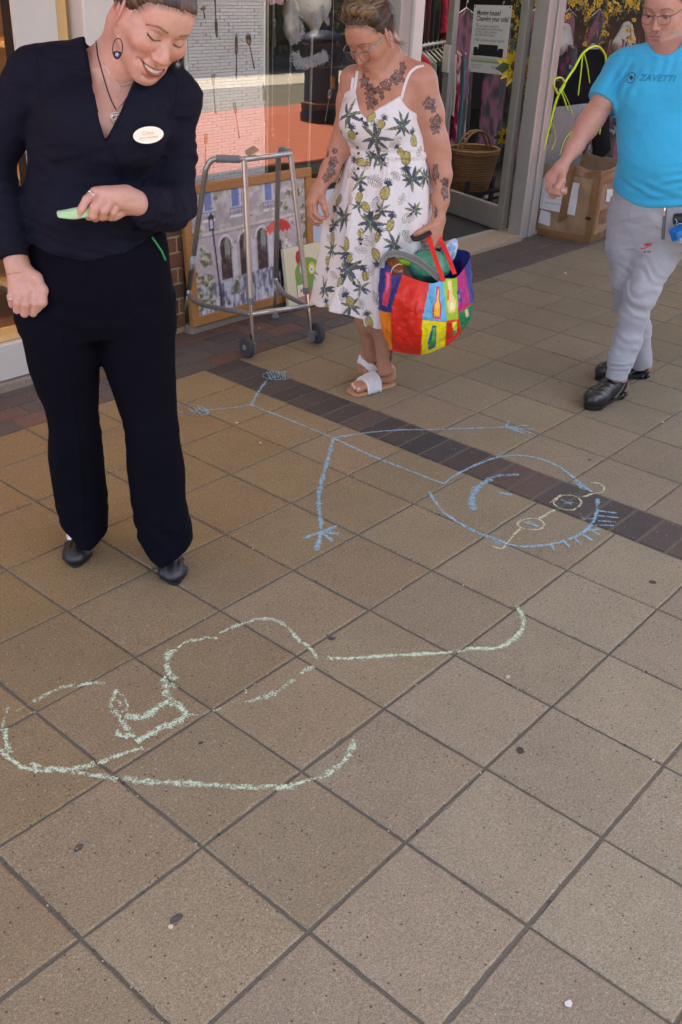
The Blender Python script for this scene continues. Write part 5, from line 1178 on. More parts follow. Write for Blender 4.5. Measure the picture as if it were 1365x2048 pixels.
PINE=[(703,266,18),(739,238,17),(827,276,19),(717,322,18),(813,322,21),(773,380,21),(676,404,21),(782,444,20),(691,493,22),(753,514,20),(722,468,14),(698,598,19),(654,612,17),(861,402,18),(735,418,18),(656,526,17),(738,638,19),(730,548,17),(835,520,20),(780,560,20),(828,610,18)]
FERN=[(760,248,26),(709,288,24),(789,285,26),(748,360,30),(702,346,24),(755,405,28),(815,437,26),(688,585,26),(752,598,28),(745,540,28),(663,480,24),(746,484,28),(840,300,20),(790,350,20),(805,395,22),(815,470,26),(672,372,20),(690,200,14),(850,600,26),(725,500,22),(670,552,20)]
PALM+=[(664,500,24),(722,575,24),(762,420,22),(668,450,20),(765,325,18),(742,312,16)]
PINE+=[(665,470,17),(720,390,16),(800,300,15),(765,245,15),(680,560,17),(755,470,17),(700,520,14)]
FERN+=[(722,610,22),(770,300,20),(735,330,18),(700,400,20)]
def paint_dress(V,Nn):
    C_=np.tile(np.array((.80,.76,.755)),(len(V),1))
    for lst,fn in ((FERN,motif_fern),(PALM,motif_palm),(PINE,motif_pine)):
        for (x,y,sz) in lst:
            c,n=snap(V,Nn,x,y); r,u=tangent(norm(n*np.array([1,1,.3]))); d=V-c; s=sz*(.0018 if fn is not motif_pine else .0024); m=np.where((np.linalg.norm(d,axis=1)<s*1.7)&((Nn*n).sum(1)>0.))[0]; col,a=fn(d[m]@r,d[m]@u,s,int(x*3+y)); C_[m]=C_[m]*(1-a[:,None])+col*a[:,None]
    # the back of the skirt carries the same print
    rs=np.random.RandomState(5); bk=np.where(((V-CC)*Nn).sum(1)>0)[0]
    for k in range(60):
        i=rs.choice(bk); c,n=V[i],Nn[i]; r=norm(np.cross([0,0,1.],n)); u=np.cross(n,r); d=V-c; s=.05; m=np.where((np.linalg.norm(d,axis=1)<s*1.7)&((Nn*n).sum(1)>.3))[0]; fn=(motif_palm,motif_pine,motif_fern)[k%3]; col,a=fn(d[m]@r,d[m]@u,s,k); C_[m]=C_[m]*(1-a[:,None])+col*a[:,None]
    return C_
M['dress']=mat('printed_cotton',vc=True,rough=.9,nz=.03,nscale=60,bump=.25,bscale=500,sheen=.1,spec=.25)
dress=mesh_from('dress',*dr,M['dress'],r2,paint_dress(dr[0],dr[2]))
bvd=bvh_of(dr[0],dr[1]); bvb2=BVHTree.FromPolygons([tuple(v) for v in V2.tolist()],[tuple(p.vertices) for p in body2.data.polygons])
M['button']=mat('brown_button',lin(70,48,38),.4)
for (x,y) in ((724,237),(714,266),(716,294),(718,306),(717,337),(722,487),(720,524),(709,565)):
    q=drape(bvd,[(x,y),(x+.5,y)],.001)
    if len(q): mb=MB(); n=norm(W2.n+np.array([0,0,.15])); mb.lathe([(.0005,0),(.0052,.0),(.0055,.0015),(.0045,.003),(.0005,.0026)],q[0],14,frame(n)); mb.build('button',M['button'],dress,smooth=True)
M['strap']=mat('white_strap',(.76,.72,.71),.85)
def ribbon(mb,P,wid,th,side,col=None):
    P=np.array(P); m=len(P); T=np.gradient(P,axis=0); T/=np.linalg.norm(T,axis=1,keepdims=True)+1e-9
    V=[]
    for i in range(m):
        s_=norm(np.array(side if np.ndim(side)==1 else side[i])); s_=norm(s_-T[i]*(s_@T[i])); n=np.cross(T[i],s_); V+=[P[i]-s_*wid/2-n*th/2,P[i]+s_*wid/2-n*th/2,P[i]+s_*wid/2+n*th/2,P[i]-s_*wid/2+n*th/2]
    Fc=[(4*i+k,4*i+(k+1)%4,4*(i+1)+(k+1)%4,4*(i+1)+k) for i in range(m-1) for k in range(4)]+[(3,2,1,0),tuple(4*(m-1)+k for k in range(4))]
    return mb.add(V,Fc,col)
for L_,of0 in (([(802,200),(807,180),(813,160),(822,144),(834,135),(848,132)],.0),([(710,192),(711,174),(713,156),(716,142)],0),([(704,186),(705,172),(707,155)],0),):
    q=drape(bvb2,L_,.0035,6)
    if len(q)>5:
        for _ in range(6): q[1:-1]=(q[:-2]+q[1:-1]*2+q[2:])/4
    if len(q)>3: mb=MB(); ribbon(mb,q,.010,.0016,W2.r); mb.build('strap',M['strap'],dress)
# ---- sandals
M['tan']=mat('tan_leather',lin(196,150,112),.6,nz=.08,nscale=40); M['braid']=mat('white_braid',(.78,.76,.74),.6,nz=.05,nscale=200,bump=.8,bscale=160)
def sandal(par,T,Hl):
    T=np.array(T);Hl=np.array(Hl); d=norm(T-Hl); sd_=norm(np.cross(d,[0,0,1.])); up=np.cross(sd_,d); L_=np.linalg.norm(T-Hl)
    pts=[Hl+d*L_*f+sd_*x-up*.012 for f,x in ((-.06,0),(-.04,.022),(.1,.032),(.4,.034),(.7,.046),(.95,.043),(1.04,.030),(1.05,-.02),(1.0,-.040),(.7,-.044),(.4,-.031),(.1,-.031),(-.04,-.022))]
    mb=MB(); mb.poly(pts,up,.013); sa=mb.build('sandal',M['tan'],par)
    mb=MB(); mb.poly([p-up*.004 for p in pts],up,.0035); mb.build('sole',M['sole'],sa)
    mb=MB()
    for k in range(6):
        f=.46+k*.056; arc=[Hl+d*L_*(f+.02*math.cos(a))+sd_*.049*math.cos(a)*(-1)+up*(-.006+(.068-.0035*k)*math.sin(a)**.8+.002*math.sin(a*22+k*2)) for a in np.linspace(.0,np.pi,34)]
        mb.tube(arc,.0085,6,flat=.6)
    mb.build('strap',M['braid'],sa,smooth=True)
sandal(r2,t2,h2); sandal(r2,t3,h3)
# ---- hair piled in loose rolls
S=Sdf(); hair_cap(S,H2c,H2,H2s,.012,.002)
for k in range(16):   # a thick roll swept up over the forehead, curling down towards each temple
    a=-1.35+2.7*k/15; S.ell(hv((.052*math.sin(a)*1.15,.122+.022*math.cos(a)-.022*abs(math.sin(a))**2*2.2,.050-.035*abs(math.sin(a))+.006*math.sin(a*5))),(.021,.019+.003*math.sin(k*1.9),.024),H2,.009)
S.ell(hv((0,.148,-.002)),(.046,.040,.042),H2,.010); S.ell(hv((-.018,.170,.012)),(.026,.020,.026),H2,.008); S.ell(hv((.030,.158,.004)),(.026,.024,.030),H2,.008)
def roll(P):
    q=(P-H2c)@H2; a=np.arctan2(q[:,0],q[:,1]-.05); top=np.clip((q[:,1]-.092)/.012,0,1)
    return top*.0024*np.sin(a*26+q[:,2]*150+2.5*nz3(q*30,3))+(1-top)*.0012*fbm(np.stack([q[:,1]*230+q[:,0]*0,q[:,2]*40,q[:,0]*60],-1),9,2)
S.op(roll,H2c-.25,H2c+.25,0,'disp')
m=S.surf([(H2c-np.array([.2,.2,.2]),H2c+.21,.0026)]); q=(m[0]-H2c)@H2
f=fbm(np.stack([np.arctan2(q[:,0],q[:,1]-.05)*.10+q[:,2]*.35,q[:,0]*.1,q[:,2]*.1],-1)*260,3,3)*.5+.5; f=np.clip((f-.3)/.4,0,1)*np.clip((q[:,1]-.088)/.02,.06,1); f=f[:,None]
mesh_from('hair',*m,M['hair'],r2,np.array((.040,.023,.014))*(1-f)+np.array((.27,.17,.085))*f)
mb=MB(); back_strands(mb,H2c,H2,H2s,420,.012,[(.05,.03,.02),(.10,.065,.04),(.22,.14,.08)],8)
rs=np.random.RandomState(9)
for k in range(22):
    a=hv((.074,-.02+rs.normal(0,.008),-.02+rs.normal(0,.008))); b=hv((.085+rs.normal(0,.01),-.075+rs.normal(0,.015),-.06+rs.normal(0,.02))); mm=hv((.088,-.045,-.03))+rs.normal(0,.006,3); t=np.linspace(0,1,7)[:,None]; mb.tube((1-t)**2*a+2*t*(1-t)*mm+t*t*b,.0005,3,col=(.16,.10,.06),caps=False)
for k in range(50):
    a0=rs.uniform(0,6.28); rr=rs.uniform(.03,.05); cc=np.array([rs.uniform(-.045,.045),.118+rs.normal(0,.008),.03+rs.normal(0,.02)]); th=np.linspace(a0,a0+rs.uniform(1.5,3),9); mb.tube([hv(cc+np.array([rr*math.cos(t)*.9,rr*.7*math.sin(t),rs.uniform(-.003,.003)])) for t in th],.0006,3,col=(.30,.19,.10) if k%2 else (.2,.12,.07),caps=False)
mb.build('loose_hair',M['hair'],r2,smooth=True,fix=False)
# ---- spectacles
def glasses(par,c,Mx,s,lens_,zc,ms,mt,rr,top=None):
    W=lambda p:np.array(c)+Mx@(np.array(p,float)*s); root=None
    for g in(-1,1):
        mb=MB(); pts=[W((g*x,y,zc+z)) for x,y,z in lens_]; P=np.array(pts); Q=[]
        n=len(P)
        for i in range(n):
            p0,p1,p2_c,p3=P[i-1],P[i],P[(i+1)%n],P[(i+2)%n]
            for t in (0,.25,.5,.75): Q.append(.5*(2*p1+(-p0+p2_c)*t+(2*p0-5*p1+4*p2_c-p3)*t*t+(-p0+3*p1-3*p2_c+p3)*t**3))
        if root is None:
            mb.tube(Q,rr,6,closed=True); b0=W((-.009,.010,zc+.002)); b1=W((.009,.010,zc+.002)); mb.tube([b0,W((0,.013,zc+.005)),b1],rr*1.1,6); root=mb.build('spectacles',ms,par,smooth=True)
        else: mb.tube(Q,rr,6,closed=True); mb.build('rim',ms,root,smooth=True)
        if top: mb=MB(); mb.tube([Q[i] for i in range(*top)],rr*1.7,6); mb.build('brow_bar',mt,root,smooth=True)
        mb=MB(); mb.add(Q,[tuple(range(len(Q)))]); mb.build('lens',M['lens'],root,fix=False)
        mb=MB(); e=W((g*.057,.012,zc-.004)); mb.tube([e,W((g*.067,.013,zc-.020)),W((g*.0735,.014,.03)),W((g*.077,.012,-.004)),W((g*.078,-.008,-.018))],rr*1.5,6); mb.build('temple',mt,root,smooth=True)
M['clearframe']=mat('smoky_clear_frame',lin(96,80,76),.2,spec=.7); M['tort']=mat('speckled_temple',lin(60,45,40),.3,nz=1.,nscale=120,c2=lin(210,205,200))
L_=[(.011,.006,.0),(.020,.016,-.001),(.036,.019,-.002),(.054,.016,-.007),(.057,.002,-.008),(.048,-.014,-.006),(.032,-.019,-.003),(.017,-.014,-.001)]
glasses(r2,H2c,H2,H2s,[(x,y-.010,z) for x,y,z in L_],.104,M['clearframe'],M['tort'],.0015)
mb=MB(); mb.sph(hv((.0795,-.030,.003)),.0035); mb.sph(hv((.079,-.037,.002)),.0022); mb.build('ear_stud',M['silver'],r2,smooth=True)

# ---- shopping bag: soft woven plastic, printed with coloured panels and bottles
bag=empty('shopping_bag',tuple(B2(850,700,.12)),'large shopping bag patchworked in red, blue, yellow with bottle prints, red handles','bag')
TOP=[(763,514,0.170),(800,545,0.260),(860,566,0.320),(890,557,0.300),(916,552,0.240),(941,508,0.100),(900,497,0.020),(815,500,0.050)]
MD1=[(761,575,0.180),(790,605,0.300),(852,630,0.360),(891,634,0.340),(922,618,0.270),(946,578,0.110),(905,560,-0.010),(815,570,0.030)]
MD2=[(764,640,0.190),(792,663,0.290),(848,678,0.340),(890,668,0.320),(919,652,0.260),(944,616,0.120),(905,620,0.010),(815,625,0.050)]
BOT=[(779,694,0.190),(798,704,0.240),(845,709,0.280),(880,697,0.260),(905,684,0.220),(934,648,0.120),(900,655,0.070),(820,668,0.090)]
def ringpts(R_,n=72):
    P=np.array([B2(*p) for p in R_]); m=len(P); out=[]
    for k in range(n):
        t=k/n*m; i=int(t); f=t-i; p0,p1,p2c,p3=P[(i-1)%m],P[i%m],P[(i+1)%m],P[(i+2)%m]; a=.42; out.append(p1*(1-f)+p2c*f if False else .5*(2*p1+(-p0+p2c)*f+(2*p0-5*p1+4*p2c-p3)*f*f+(-p0+3*p1-3*p2c+p3)*f**3))
    return np.array(out)
NU,NV=260,150
R_=[ringpts(x,NU) for x in (TOP,MD1,MD2,BOT)]; V=[]
for j in range(NV):
    t=j/(NV-1)*3; i=min(int(t),2); f=t-i; p0,p1,p2c,p3=R_[max(i-1,0)],R_[i],R_[i+1],R_[min(i+2,3)]; V.append(.5*(2*p1+(-p0+p2c)*f+(2*p0-5*p1+4*p2c-p3)*f*f+(-p0+3*p1-3*p2c+p3)*f**3))
V=np.array(V); ctr=V.mean((0,1)); dv=V-ctr; dv[...,2]=0; dn_=dv/np.linalg.norm(dv,axis=-1,keepdims=True)
jj=np.linspace(0,1,NV)[:,None]; cr=np.abs(fbm(V.reshape(-1,3)*np.array([26,26,16]),61,4)).reshape(NV,NU); cr2=fbm(V.reshape(-1,3)*np.array([60,60,50]),66,3).reshape(NV,NU)
V=V+dn_*((-np.abs(fbm(V.reshape(-1,3)*np.array([11,11,5]),62,3)).reshape(NV,NU)*.030+.006+(cr-.2)*.010+cr2*.0035)*np.minimum(1,jj*6)*np.minimum(1,(1-jj)*6))[...,None]
bp=pj(V)[...,:2]; CB=np.tile(np.array(lin(225,45,30)),(NV,NU,1))
def pc(poly,col):
    P=np.array(poly); d=sdpoly(bp[...,0],bp[...,1],P); CB[(d<0)&front]=lin(*col)
front=np.zeros((NV,NU),bool); front[:,:int(NU*5.6/8)]=True
CB[:,int(NU*5.2/8):]=lin(40,60,140)
pc([(750,500),(806,548),(789,597),(782,626),(750,618)],(40,52,128)); pc([(750,618),(782,626),(785,720),(750,720)],(243,140,25)); pc([(861,560),(888,555),(895,643),(845,639)],(96,182,222)); pc([(845,639),(895,645),(891,700),(843,730)],(248,232,24))
pc([(886,540),(914,540),(917,638),(894,642)],(158,205,35)); pc([(894,641),(919,637),(930,660),(890,700)],(222,50,32)); pc([(914,545),(925,520),(941,606),(917,626)],(186,38,128)); pc([(926,515),(952,490),(952,606),(941,606)],(45,66,150)); pc([(917,627),(950,604),(950,640),(924,662)],(30,140,92))
pc([(773,544),(784,544),(783,571),(775,613),(764,609),(771,574)],(226,60,90)); pc([(775,548),(781,548),(779,572),(772,590),(773,572)],(240,130,170))
pc([(874,572),(880,572),(880,598),(884,612),(882,638),(865,636),(866,612),(872,600)],(205,45,105)); pc([(876,578),(879,578),(878,600),(881,613),(879,634),(868,632),(869,613),(874,601)],(248,196,40))
pc([(895,561),(904,561),(906,588),(913,602),(911,624),(898,627),(895,603),(898,589)],(246,222,140)); pc([(895,580),(899,580),(899,600),(895,602)],(238,120,30)); pc([(900,606),(909,604),(909,618),(901,620)],(250,240,190))
pc([(865,651),(873,651),(873,676),(872,693),(857,701),(857,680),(862,664)],(40,90,160)); pc([(867,655),(872,655),(871,676),(869,690),(862,694),(865,676)],(110,200,60)); pc([(860,680),(871,680),(869,692),(858,696)],(60,160,80))
pc([(905,644),(915,643),(914,664),(908,671)],(230,225,60)); pc([(907,662),(913,660),(912,668),(908,670)],(60,150,120)); pc([(930,620),(936,617),(939,630),(933,636)],(240,225,160)); pc([(919,575),(926,600),(920,605),(914,585)],(40,60,150)); pc([(918,582),(921,596),(918,598)],(238,120,30))
# dark drawn outlines and a little lettering-like scribble in the weave
Fc=[(j*NU+i,j*NU+(i+1)%NU,(j+1)*NU+(i+1)%NU,(j+1)*NU+i) for j in range(NV-1) for i in range(NU)]+[tuple((NV-1)*NU+i for i in range(NU))]
M['bag']=mat('woven_plastic',vc=True,rough=.38,nz=.05,nscale=200,bump=.35,bscale=420,spec=.5)
mb=MB(); mb.add(V.reshape(-1,3),Fc,CB.reshape(-1,3)); mb.build('body',M['bag'],bag,smooth=True)
M['redstrap']=mat('red_webbing',lin(228,42,32),.6,bump=.3,bscale=600)
for L_ in ([(862,466,.135),(858,470,.15),(864,494,.20),(875,528,.27),(888,562,.315)],[(878,474,.12),(884,484,.13),(896,510,.20),(910,548,.255)],[(864,470,.12),(850,476,.12),(836,483,.09),(815,493,.06),(795,502,.06)],[(866,476,.11),(858,486,.09),(845,502,.07),(832,520,.05)]):
    P=np.array([B2(*p) for p in L_]); t=np.linspace(0,len(P)-1,24); P=np.stack([np.interp(t,range(len(P)),P[:,c]) for c in range(3)],1); mb=MB(); ribbon(mb,P,.017,.0022,W2.r); mb.build('handle',M['redstrap'],bag)
M['redpiping']=M['redstrap']
# what is in the bag
M['greyplast']=mat('grey_basin_plastic',lin(150,150,146),.35)
ba=[(765,530,.22),(766,516,.21),(773,507,.20),(790,503,.20),(810,507,.21),(835,517,.23),(858,534,.26),(876,550,.285),(886,558,.29)]
P=np.array([B2(*p) for p in ba]); t=np.linspace(0,len(P)-1,40); P=np.stack([np.interp(t,range(len(P)),P[:,c]) for c in range(3)],1); mb=MB(); ribbon(mb,P,.018,.004,norm(np.array([0,0,1.])+W2.n*.5)); ribbon(mb,P-np.array([0,0,.012])-W2.n*.006,.004,.022,norm(np.array([0,0,1.])+W2.n*.5)); o=mb.build('curved_trim',M['greyplast'],smooth=False); o=obj_at(o,P[0]); tag(o,'curved grey plastic handle arching over the open mouth of the patchwork bag','plastic strip')
def blob(name,label,cat,c,r,Mx,mt,amp,sc,seed,h=.004,extra=None):
    S=Sdf(); S.ell(c,r,Mx,.0)
    if extra: extra(S)
    S.op(lambda P:amp*fbm(P*sc,seed,3),np.array(c)-.4,np.array(c)+.4,0,'disp'); rr=max(r)*1.25+amp; m=S.surf([(np.array(c)-rr,np.array(c)+rr,h)]); o=mesh_from(name,*m,mt); obj_at(o,c); 
    # custom normals survive the origin shift
    return tag(o,label,cat)
M['tealcloth']=mat('teal_wrap',lin(84,160,128),.45,nz=.12,nscale=40,bump=.5,bscale=200,spec=.6); M['limecloth']=mat('lime_packet',lin(168,210,40),.4); M['amber']=mat('amber_bottle',lin(120,66,26),.15); M['bluegoods']=mat('blue_packet',lin(120,160,205),.35,nz=.3,nscale=30,c2=lin(225,232,238))
blob('wrapped_parcel','crumpled teal green plastic wrapped parcel filling the patchwork bag','parcel',B2(858,530,.17),(.082,.07,.060),RW2,M['tealcloth'],.012,22,71)
blob('blue_packet','shiny blue and white packet poking up at the right of the bag','packet',B2(895,512,.12),(.030,.03,.075),RW2@frame((.35,.1,1)),M['bluegoods'],.006,30,73)
blob('lime_packet','bright lime green packet beside the amber bottle in the bag','packet',B2(812,521,.17),(.045,.03,.018),RW2,M['limecloth'],.005,30,74,.003)
bt=empty('amber_bottle',tuple(B2(785,530,.06)),'amber brown bottle lying in the left end of the patchwork bag','bottle')
d=norm(B2(802,548,.22)-B2(776,518,.13)); mb=MB(); mb.lathe([(.002,0),(.026,.004),(.028,.02),(.028,.085),(.018,.1),(.012,.105),(.012,.12),(.002,.121)],B2(778,520,.165),20,frame(d)); mb.build('body',M['amber'],bt,smooth=True,auto=40)
mb=MB(); mb.lathe([(.0285,.072),(.0285,.078)],B2(778,520,.165),20,frame(d)); mb.build('label_edge',M['white_paint'],bt)
M['blackcloth']=mat('black_purse_cloth',(.012,.012,.013),.6)
mb=MB(); P=np.array([B2(*p) for p in ((823,470,.16),(828,478,.165),(838,477,.165),(850,471,.16),(862,464,.15))]); mb.tube(P,[.008,.0125,.012,.0115,.010],10,flat=.7); o=mb.build('purse_strap',M['blackcloth'],smooth=True); obj_at(o,P[1]); tag(o,'small black strap gripped over the red bag handles in tattooed woman\'s fist','strap')

# ================================================================= PERSON: man in turquoise T-shirt
W3=Person((2.98,.91)); B3=W3.A
r3=empty('person',(2.98,.91,0),'man in turquoise T-shirt, grey joggers and black trainers walking at the right edge','person')
H3c=np.array([2.9912,.9953,1.5157]); H3=orth(np.array([[.1003,-.2706,-.9575],[-.9947,-.0039,-.1031],[.0242,.9627,-.2695]])); H3s=1.02
hm=lambda p:H3c+H3@(np.array(p,float)*H3s)
RW3=np.stack([W3.r,W3.n,[0,0,1.]],1)
def w3_torso(S,i):
    S.loft([W3.sec(112,1262,1408,.085,-.02),W3.sec(140,1240,1428,.115,-.01),(W3.sec(190,1238,1434,.130,0)),W3.sec(240,1236,1438,.145,.01),W3.sec(290,1237,1441,.165,.02),W3.sec(330,1238,1442,.170,.025),W3.sec(365,1232,1442,.160,.02),W3.sec(400,1226,1440,.150,.01),W3.sec(430,1222,1440,.145,0)],.03,infl=i)
    S.cap(B3(1335,112,-.02),B3(1250,132,-.02),.058+i,.055+i,.05); S.cap(B3(1340,112,-.02),B3(1425,136,-.02),.058+i,.055+i,.05)
    S.ell(B3(1290,185,.08),(.085+i,.05+i,.065+i),RW3,.05); S.ell(B3(1375,187,.08),(.085+i,.05+i,.065+i),RW3,.05); S.ell(B3(1325,305,.10),(.14+i,.08+i,.12+i),RW3,.06)
ARM=[(1243,142,-.02),(1216,190,.02),(1186,236,.07),(1172,256,.09),(1150,292,.14),(1126,330,.19)]
ARR=[.058,.050,.042,.041,.031,.0215]
def w3_legs(S,i):
    S.loft([W3.sec(405,1224,1440,.150,.0),W3.sec(430,1219,1442,.152,0),W3.sec(460,1218,1442,.145,0),W3.sec(490,1222,1436,.125,0)],.03,infl=i)
    S.chain([B3(1268,440,0),B3(1258,490,0),B3(1262,560,-.01),B3(1264,600,-.04),B3(1272,660,-.12),B3(1284,728,-.19)],[.098+i,.085+i,.070+i,.064+i,.056+i,.044+i],.03)
    S.chain([B3(1360,430,0),B3(1340,470,.02),B3(1311,515,.05),B3(1283,585,.11),B3(1268,630,.11),B3(1256,680,.11),B3(1244,715,.12),B3(1234,752,.13)],[.106+i,.096+i,.082+i,.061+i,.055+i,.052+i,.047+i,.041+i],.03)
S=Sdf(); w3_torso(S,-.010); S.chain([B3(*p) for p in ARM],ARR,.03); S.chain([B3(1432,146,-.02),B3(1452,230,-.02),B3(1448,300,.02),B3(1408,440,.12)],[.058,.050,.045,.028],.03); w3_legs(S,-.012)
w=B3(1122,336,.195); k_=[B3(1104,358,.225),B3(1112,362,.23),B3(1119,364,.222),B3(1126,364,.21)]
k_=[B3(1098,352,.205),B3(1103,362,.222),B3(1112,368,.228),B3(1122,370,.222)]
for m_,r_ in zip(k_,(.0155,.0155,.015,.0135)): S.cap(w,m_,.0205,r_,.018)
S.chain([k_[0],B3(1097,374,.235),B3(1103,388,.238),B3(1109,394,.236)],[.0125,.0115,.010,.0088],.0022)
S.chain([k_[1],B3(1104,382,.255),B3(1112,388,.245),B3(1116,382,.225)],[.0125,.012,.011,.010],.0022)
S.chain([k_[2],B3(1114,384,.26),B3(1120,388,.245),B3(1123,381,.225)],[.0122,.0115,.0105,.0095],.0022)
S.chain([k_[3],B3(1125,381,.25),B3(1130,384,.235),B3(1131,377,.22)],[.011,.0105,.0095,.0085],.0022)
S.chain([B3(1124,346,.215),B3(1124,362,.245),B3(1116,374,.265),B3(1110,382,.262)],[.018,.0145,.0125,.0105],.008)
w=B3(1406,446,.125); k4=[B3(1392,462,.15),B3(1398,468,.15),B3(1406,471,.14),B3(1414,471,.13)]
for m_ in k4: S.cap(w,m_,.024,.0155,.018); S.chain([m_,m_+np.array([0,0,-.035])+W3.n*.02,m_+np.array([0,0,-.045])-W3.n*.005],[.012,.0115,.010],.0022)
S.chain([B3(1400,450,.14),B3(1386,460,.165),B3(1380,470,.165)],[.018,.013,.011],.008)
S.chain([hm((0,-.01,-.035)),hm((0,-.06,-.04)),B3(1336,112,-.03)],[.063,.062,.070],.03); S.cap(hm((0,-.085,.02)),B3(1328,120,.01),.038,.045,.03)
toeF=gz(1174,820); hlF=gz(1240,790); toeB=gz(1190,760); hlB=gz(1288,752)
S.chain([B3(1237,738,.125),np.array([hlF[0],hlF[1],.05])],[.034,.03],.02); S.chain([B3(1282,714,-.19),np.array([hlB[0],hlB[1],.05])],[.034,.03],.02)
head(S,H3c,H3,H3s,jaw=.97,cheek=.94,smile=0,nose=1.0,lid=.62,lip=.45,lipw=.88,fat=0,chin=1.0)
lo3=np.array([2.5,.35,0]);hi3=np.array([3.5,1.55,1.72]); hc=B3(1112,362,.22)
SK3=(.50,.265,.20)
def p3_(V,Nn):
    C_,q=head_paint(V,H3c,H3,H3s,SK3,(.36,.13,.11),(.05,.032,.022),smile=0,lid=.62,blush=(.52,.20,.15),stub=(.22,.13,.10),hairc=(.03,.02,.014),hsh=.012,lipw=.88,liner=.35,iris=(.06,.05,.04))
    return C_
body3,V3,N3=body_mesh(S,lo3,hi3,.0042,[(H3c-np.array([.15,.15,.15]),H3c+.15,.0019),(hc-.085,hc+.085,.0026)],r3,p3_)
# T-shirt
S=Sdf(); w3_torso(S,.009); S.chain([B3(*p) for p in ARM[:3]],[.066,.064,.060],.03); S.chain([B3(1432,146,-.02),B3(1452,230,-.02)],[.064,.060],.03)
cutcap(S,B3(1203,204,.04),B3(1186,236,.07)-B3(1216,190,.02),.072,.20); cutcap(S,B3(1450,215,-.02),np.array([0,0,-1.]),.10,.09)
def tfold(P):
    d=P-W3.P0; u=d@W3.r; z=P[:,2]; o=0
    for (x,y,an,am,fr,sx,sz) in ((1370,345,.25,.0045,190,.10,.045),(1300,370,-.35,.004,170,.09,.03),(1350,395,.1,.004,150,.12,.03),(1245,170,1.2,.005,150,.05,.07),(1330,130,1.5,.0025,150,.07,.04)):
        c=B3(x,y,.1); du=u-(c-W3.P0)@W3.r; dz=z-c[2]; o=o+am*np.exp(-(du/sx)**2-(dz/sz)**2)*np.sin((dz*math.cos(an)-du*math.sin(an))*fr+3*nz3(P*12,7))
    return o
S.op(tfold,lo3,hi3,0,'disp'); folds(S,lo3,hi3,.006,(9,9,14),RW3,51); folds(S,lo3,hi3,.0018,(34,34,50),RW3,53,2)
W3.prism(S,[(1296,40),(1296,84),(1300,95),(1310,105),(1325,110),(1342,108),(1356,98),(1368,84),(1368,40)],.06,-.03,.3,.004); W3.prism(S,[(1296,40),(1298,92),(1366,92),(1368,40)],-.03,-.3,.0,.004)
W3.prism(S,[(1180,378),(1224,384),(1243,396),(1271,410),(1300,415),(1365,411),(1460,408),(1500,700),(1180,700)],.15,-.2,.4,.003); W3.prism(S,[(1180,396),(1500,396),(1500,700),(1180,700)],0,-.5,-.19,.003)
M['tee']=mat('turquoise_jersey',lin(58,174,220),.85,nz=.10,nscale=300,bump=.4,bscale=500,sheen=.15,spec=.3)
ts=S.surf(boxes_around(lo3,hi3,.0042,[])); tee=mesh_from('t_shirt',*ts,M['tee'],r3); bvt3=bvh_of(ts[0],ts[1])
M['teedark']=mat('tonal_blue_print',lin(30,132,172),.6); M['navyprint']=mat('navy_print',lin(12,42,66),.6)
for L_,rr in (([(1296,86),(1301,97),(1311,106),(1326,111),(1343,109),(1357,99)],.0022),([(1291,90),(1297,104),(1309,114),(1326,119),(1345,117),(1362,106)],.0011),([(1289,95),(1268,106),(1248,120),(1240,140),(1238,175)],.0010),([(1190,190),(1205,201),(1228,208)],.0012),([(1230,373),(1250,386),(1275,397),(1310,402),(1360,399)],.0012)):
    q=drape(bvt3,L_,.0002,5)
    if len(q)>3: mb=MB(); mb.tube(q,rr,6); mb.build('seam',M['tee'],tee,smooth=True)
def decal_text(txt,size,px,py,ang,bv,mt,par,name='lettering',off=.0012,shear=0,bold=0,align='LEFT',nrm=None,sp=1.,sy=1.):
    """lettering printed on a curved surface: flat letters are pressed onto it"""
    cu=D.curves.new('t','FONT'); cu.body=txt; cu.size=size; cu.align_x=align; cu.align_y='CENTER'; cu.shear=shear; cu.offset=bold; cu.space_character=sp; cu.resolution_u=3
    o=D.objects.new('t',cu); COL.objects.link(o); me=D.meshes.new_from_object(o.evaluated_get(bpy.context.evaluated_depsgraph_get())); D.objects.remove(o)
    bm=bmesh.new(); bm.from_mesh(me); bmesh.ops.triangulate(bm,faces=bm.faces[:]); 
    for _ in range(2): bmesh.ops.subdivide_edges(bm,edges=[e for e in bm.edges if e.calc_length()>size*.12],cuts=1); bmesh.ops.triangulate(bm,faces=bm.faces[:])
    bm.verts.index_update(); V=np.array([v.co[:] for v in bm.verts]); Fc=[tuple(v.index for v in f.verts) for f in bm.faces]; bm.free()
    V[:,1]*=sy; return press(V,Fc,px,py,ang,bv,mt,par,name,off,nrm)
def press(V,Fc,px,py,ang,bv,mt,par,name,off=.0012,nrm=None):
    h=bv.ray_cast(Vector(CC),Vector(norm(ray(px,py)))); c=np.array(h[0]); n=norm(np.array(nrm)) if nrm is not None else norm(CC-c); r,u=tangent(n); ca,sa=math.cos(ang),math.sin(ang); r,u=r*ca+u*sa,u*ca-r*sa
    out=[]
    for v in V:
        p=c+r*v[0]+u*v[1]; hh=bv.ray_cast(Vector(p+n*.25),Vector(-n)); q=np.array(hh[0]) if hh[0] is not None else p; out.append(q+n*off)
    mb=MB(); mb.add(out,Fc); return mb.build(name,mt,par,fix=False)
decal_text('ZAVETTI',.030,1280,155,-.03,bvt3,M['teedark'],tee,shear=.25,bold=.0012,sp=1.12)
def rrect(w,h,r,n=6):
    out=[]
    for cx,cy,a0 in ((w-r,h-r,0),(-w+r,h-r,1.571),(-w+r,-h+r,3.142),(w-r,-h+r,4.712)): out+=[(cx+r*math.cos(a0+a),cy+r*math.sin(a0+a)) for a in np.linspace(0,1.571,n)]
    return out
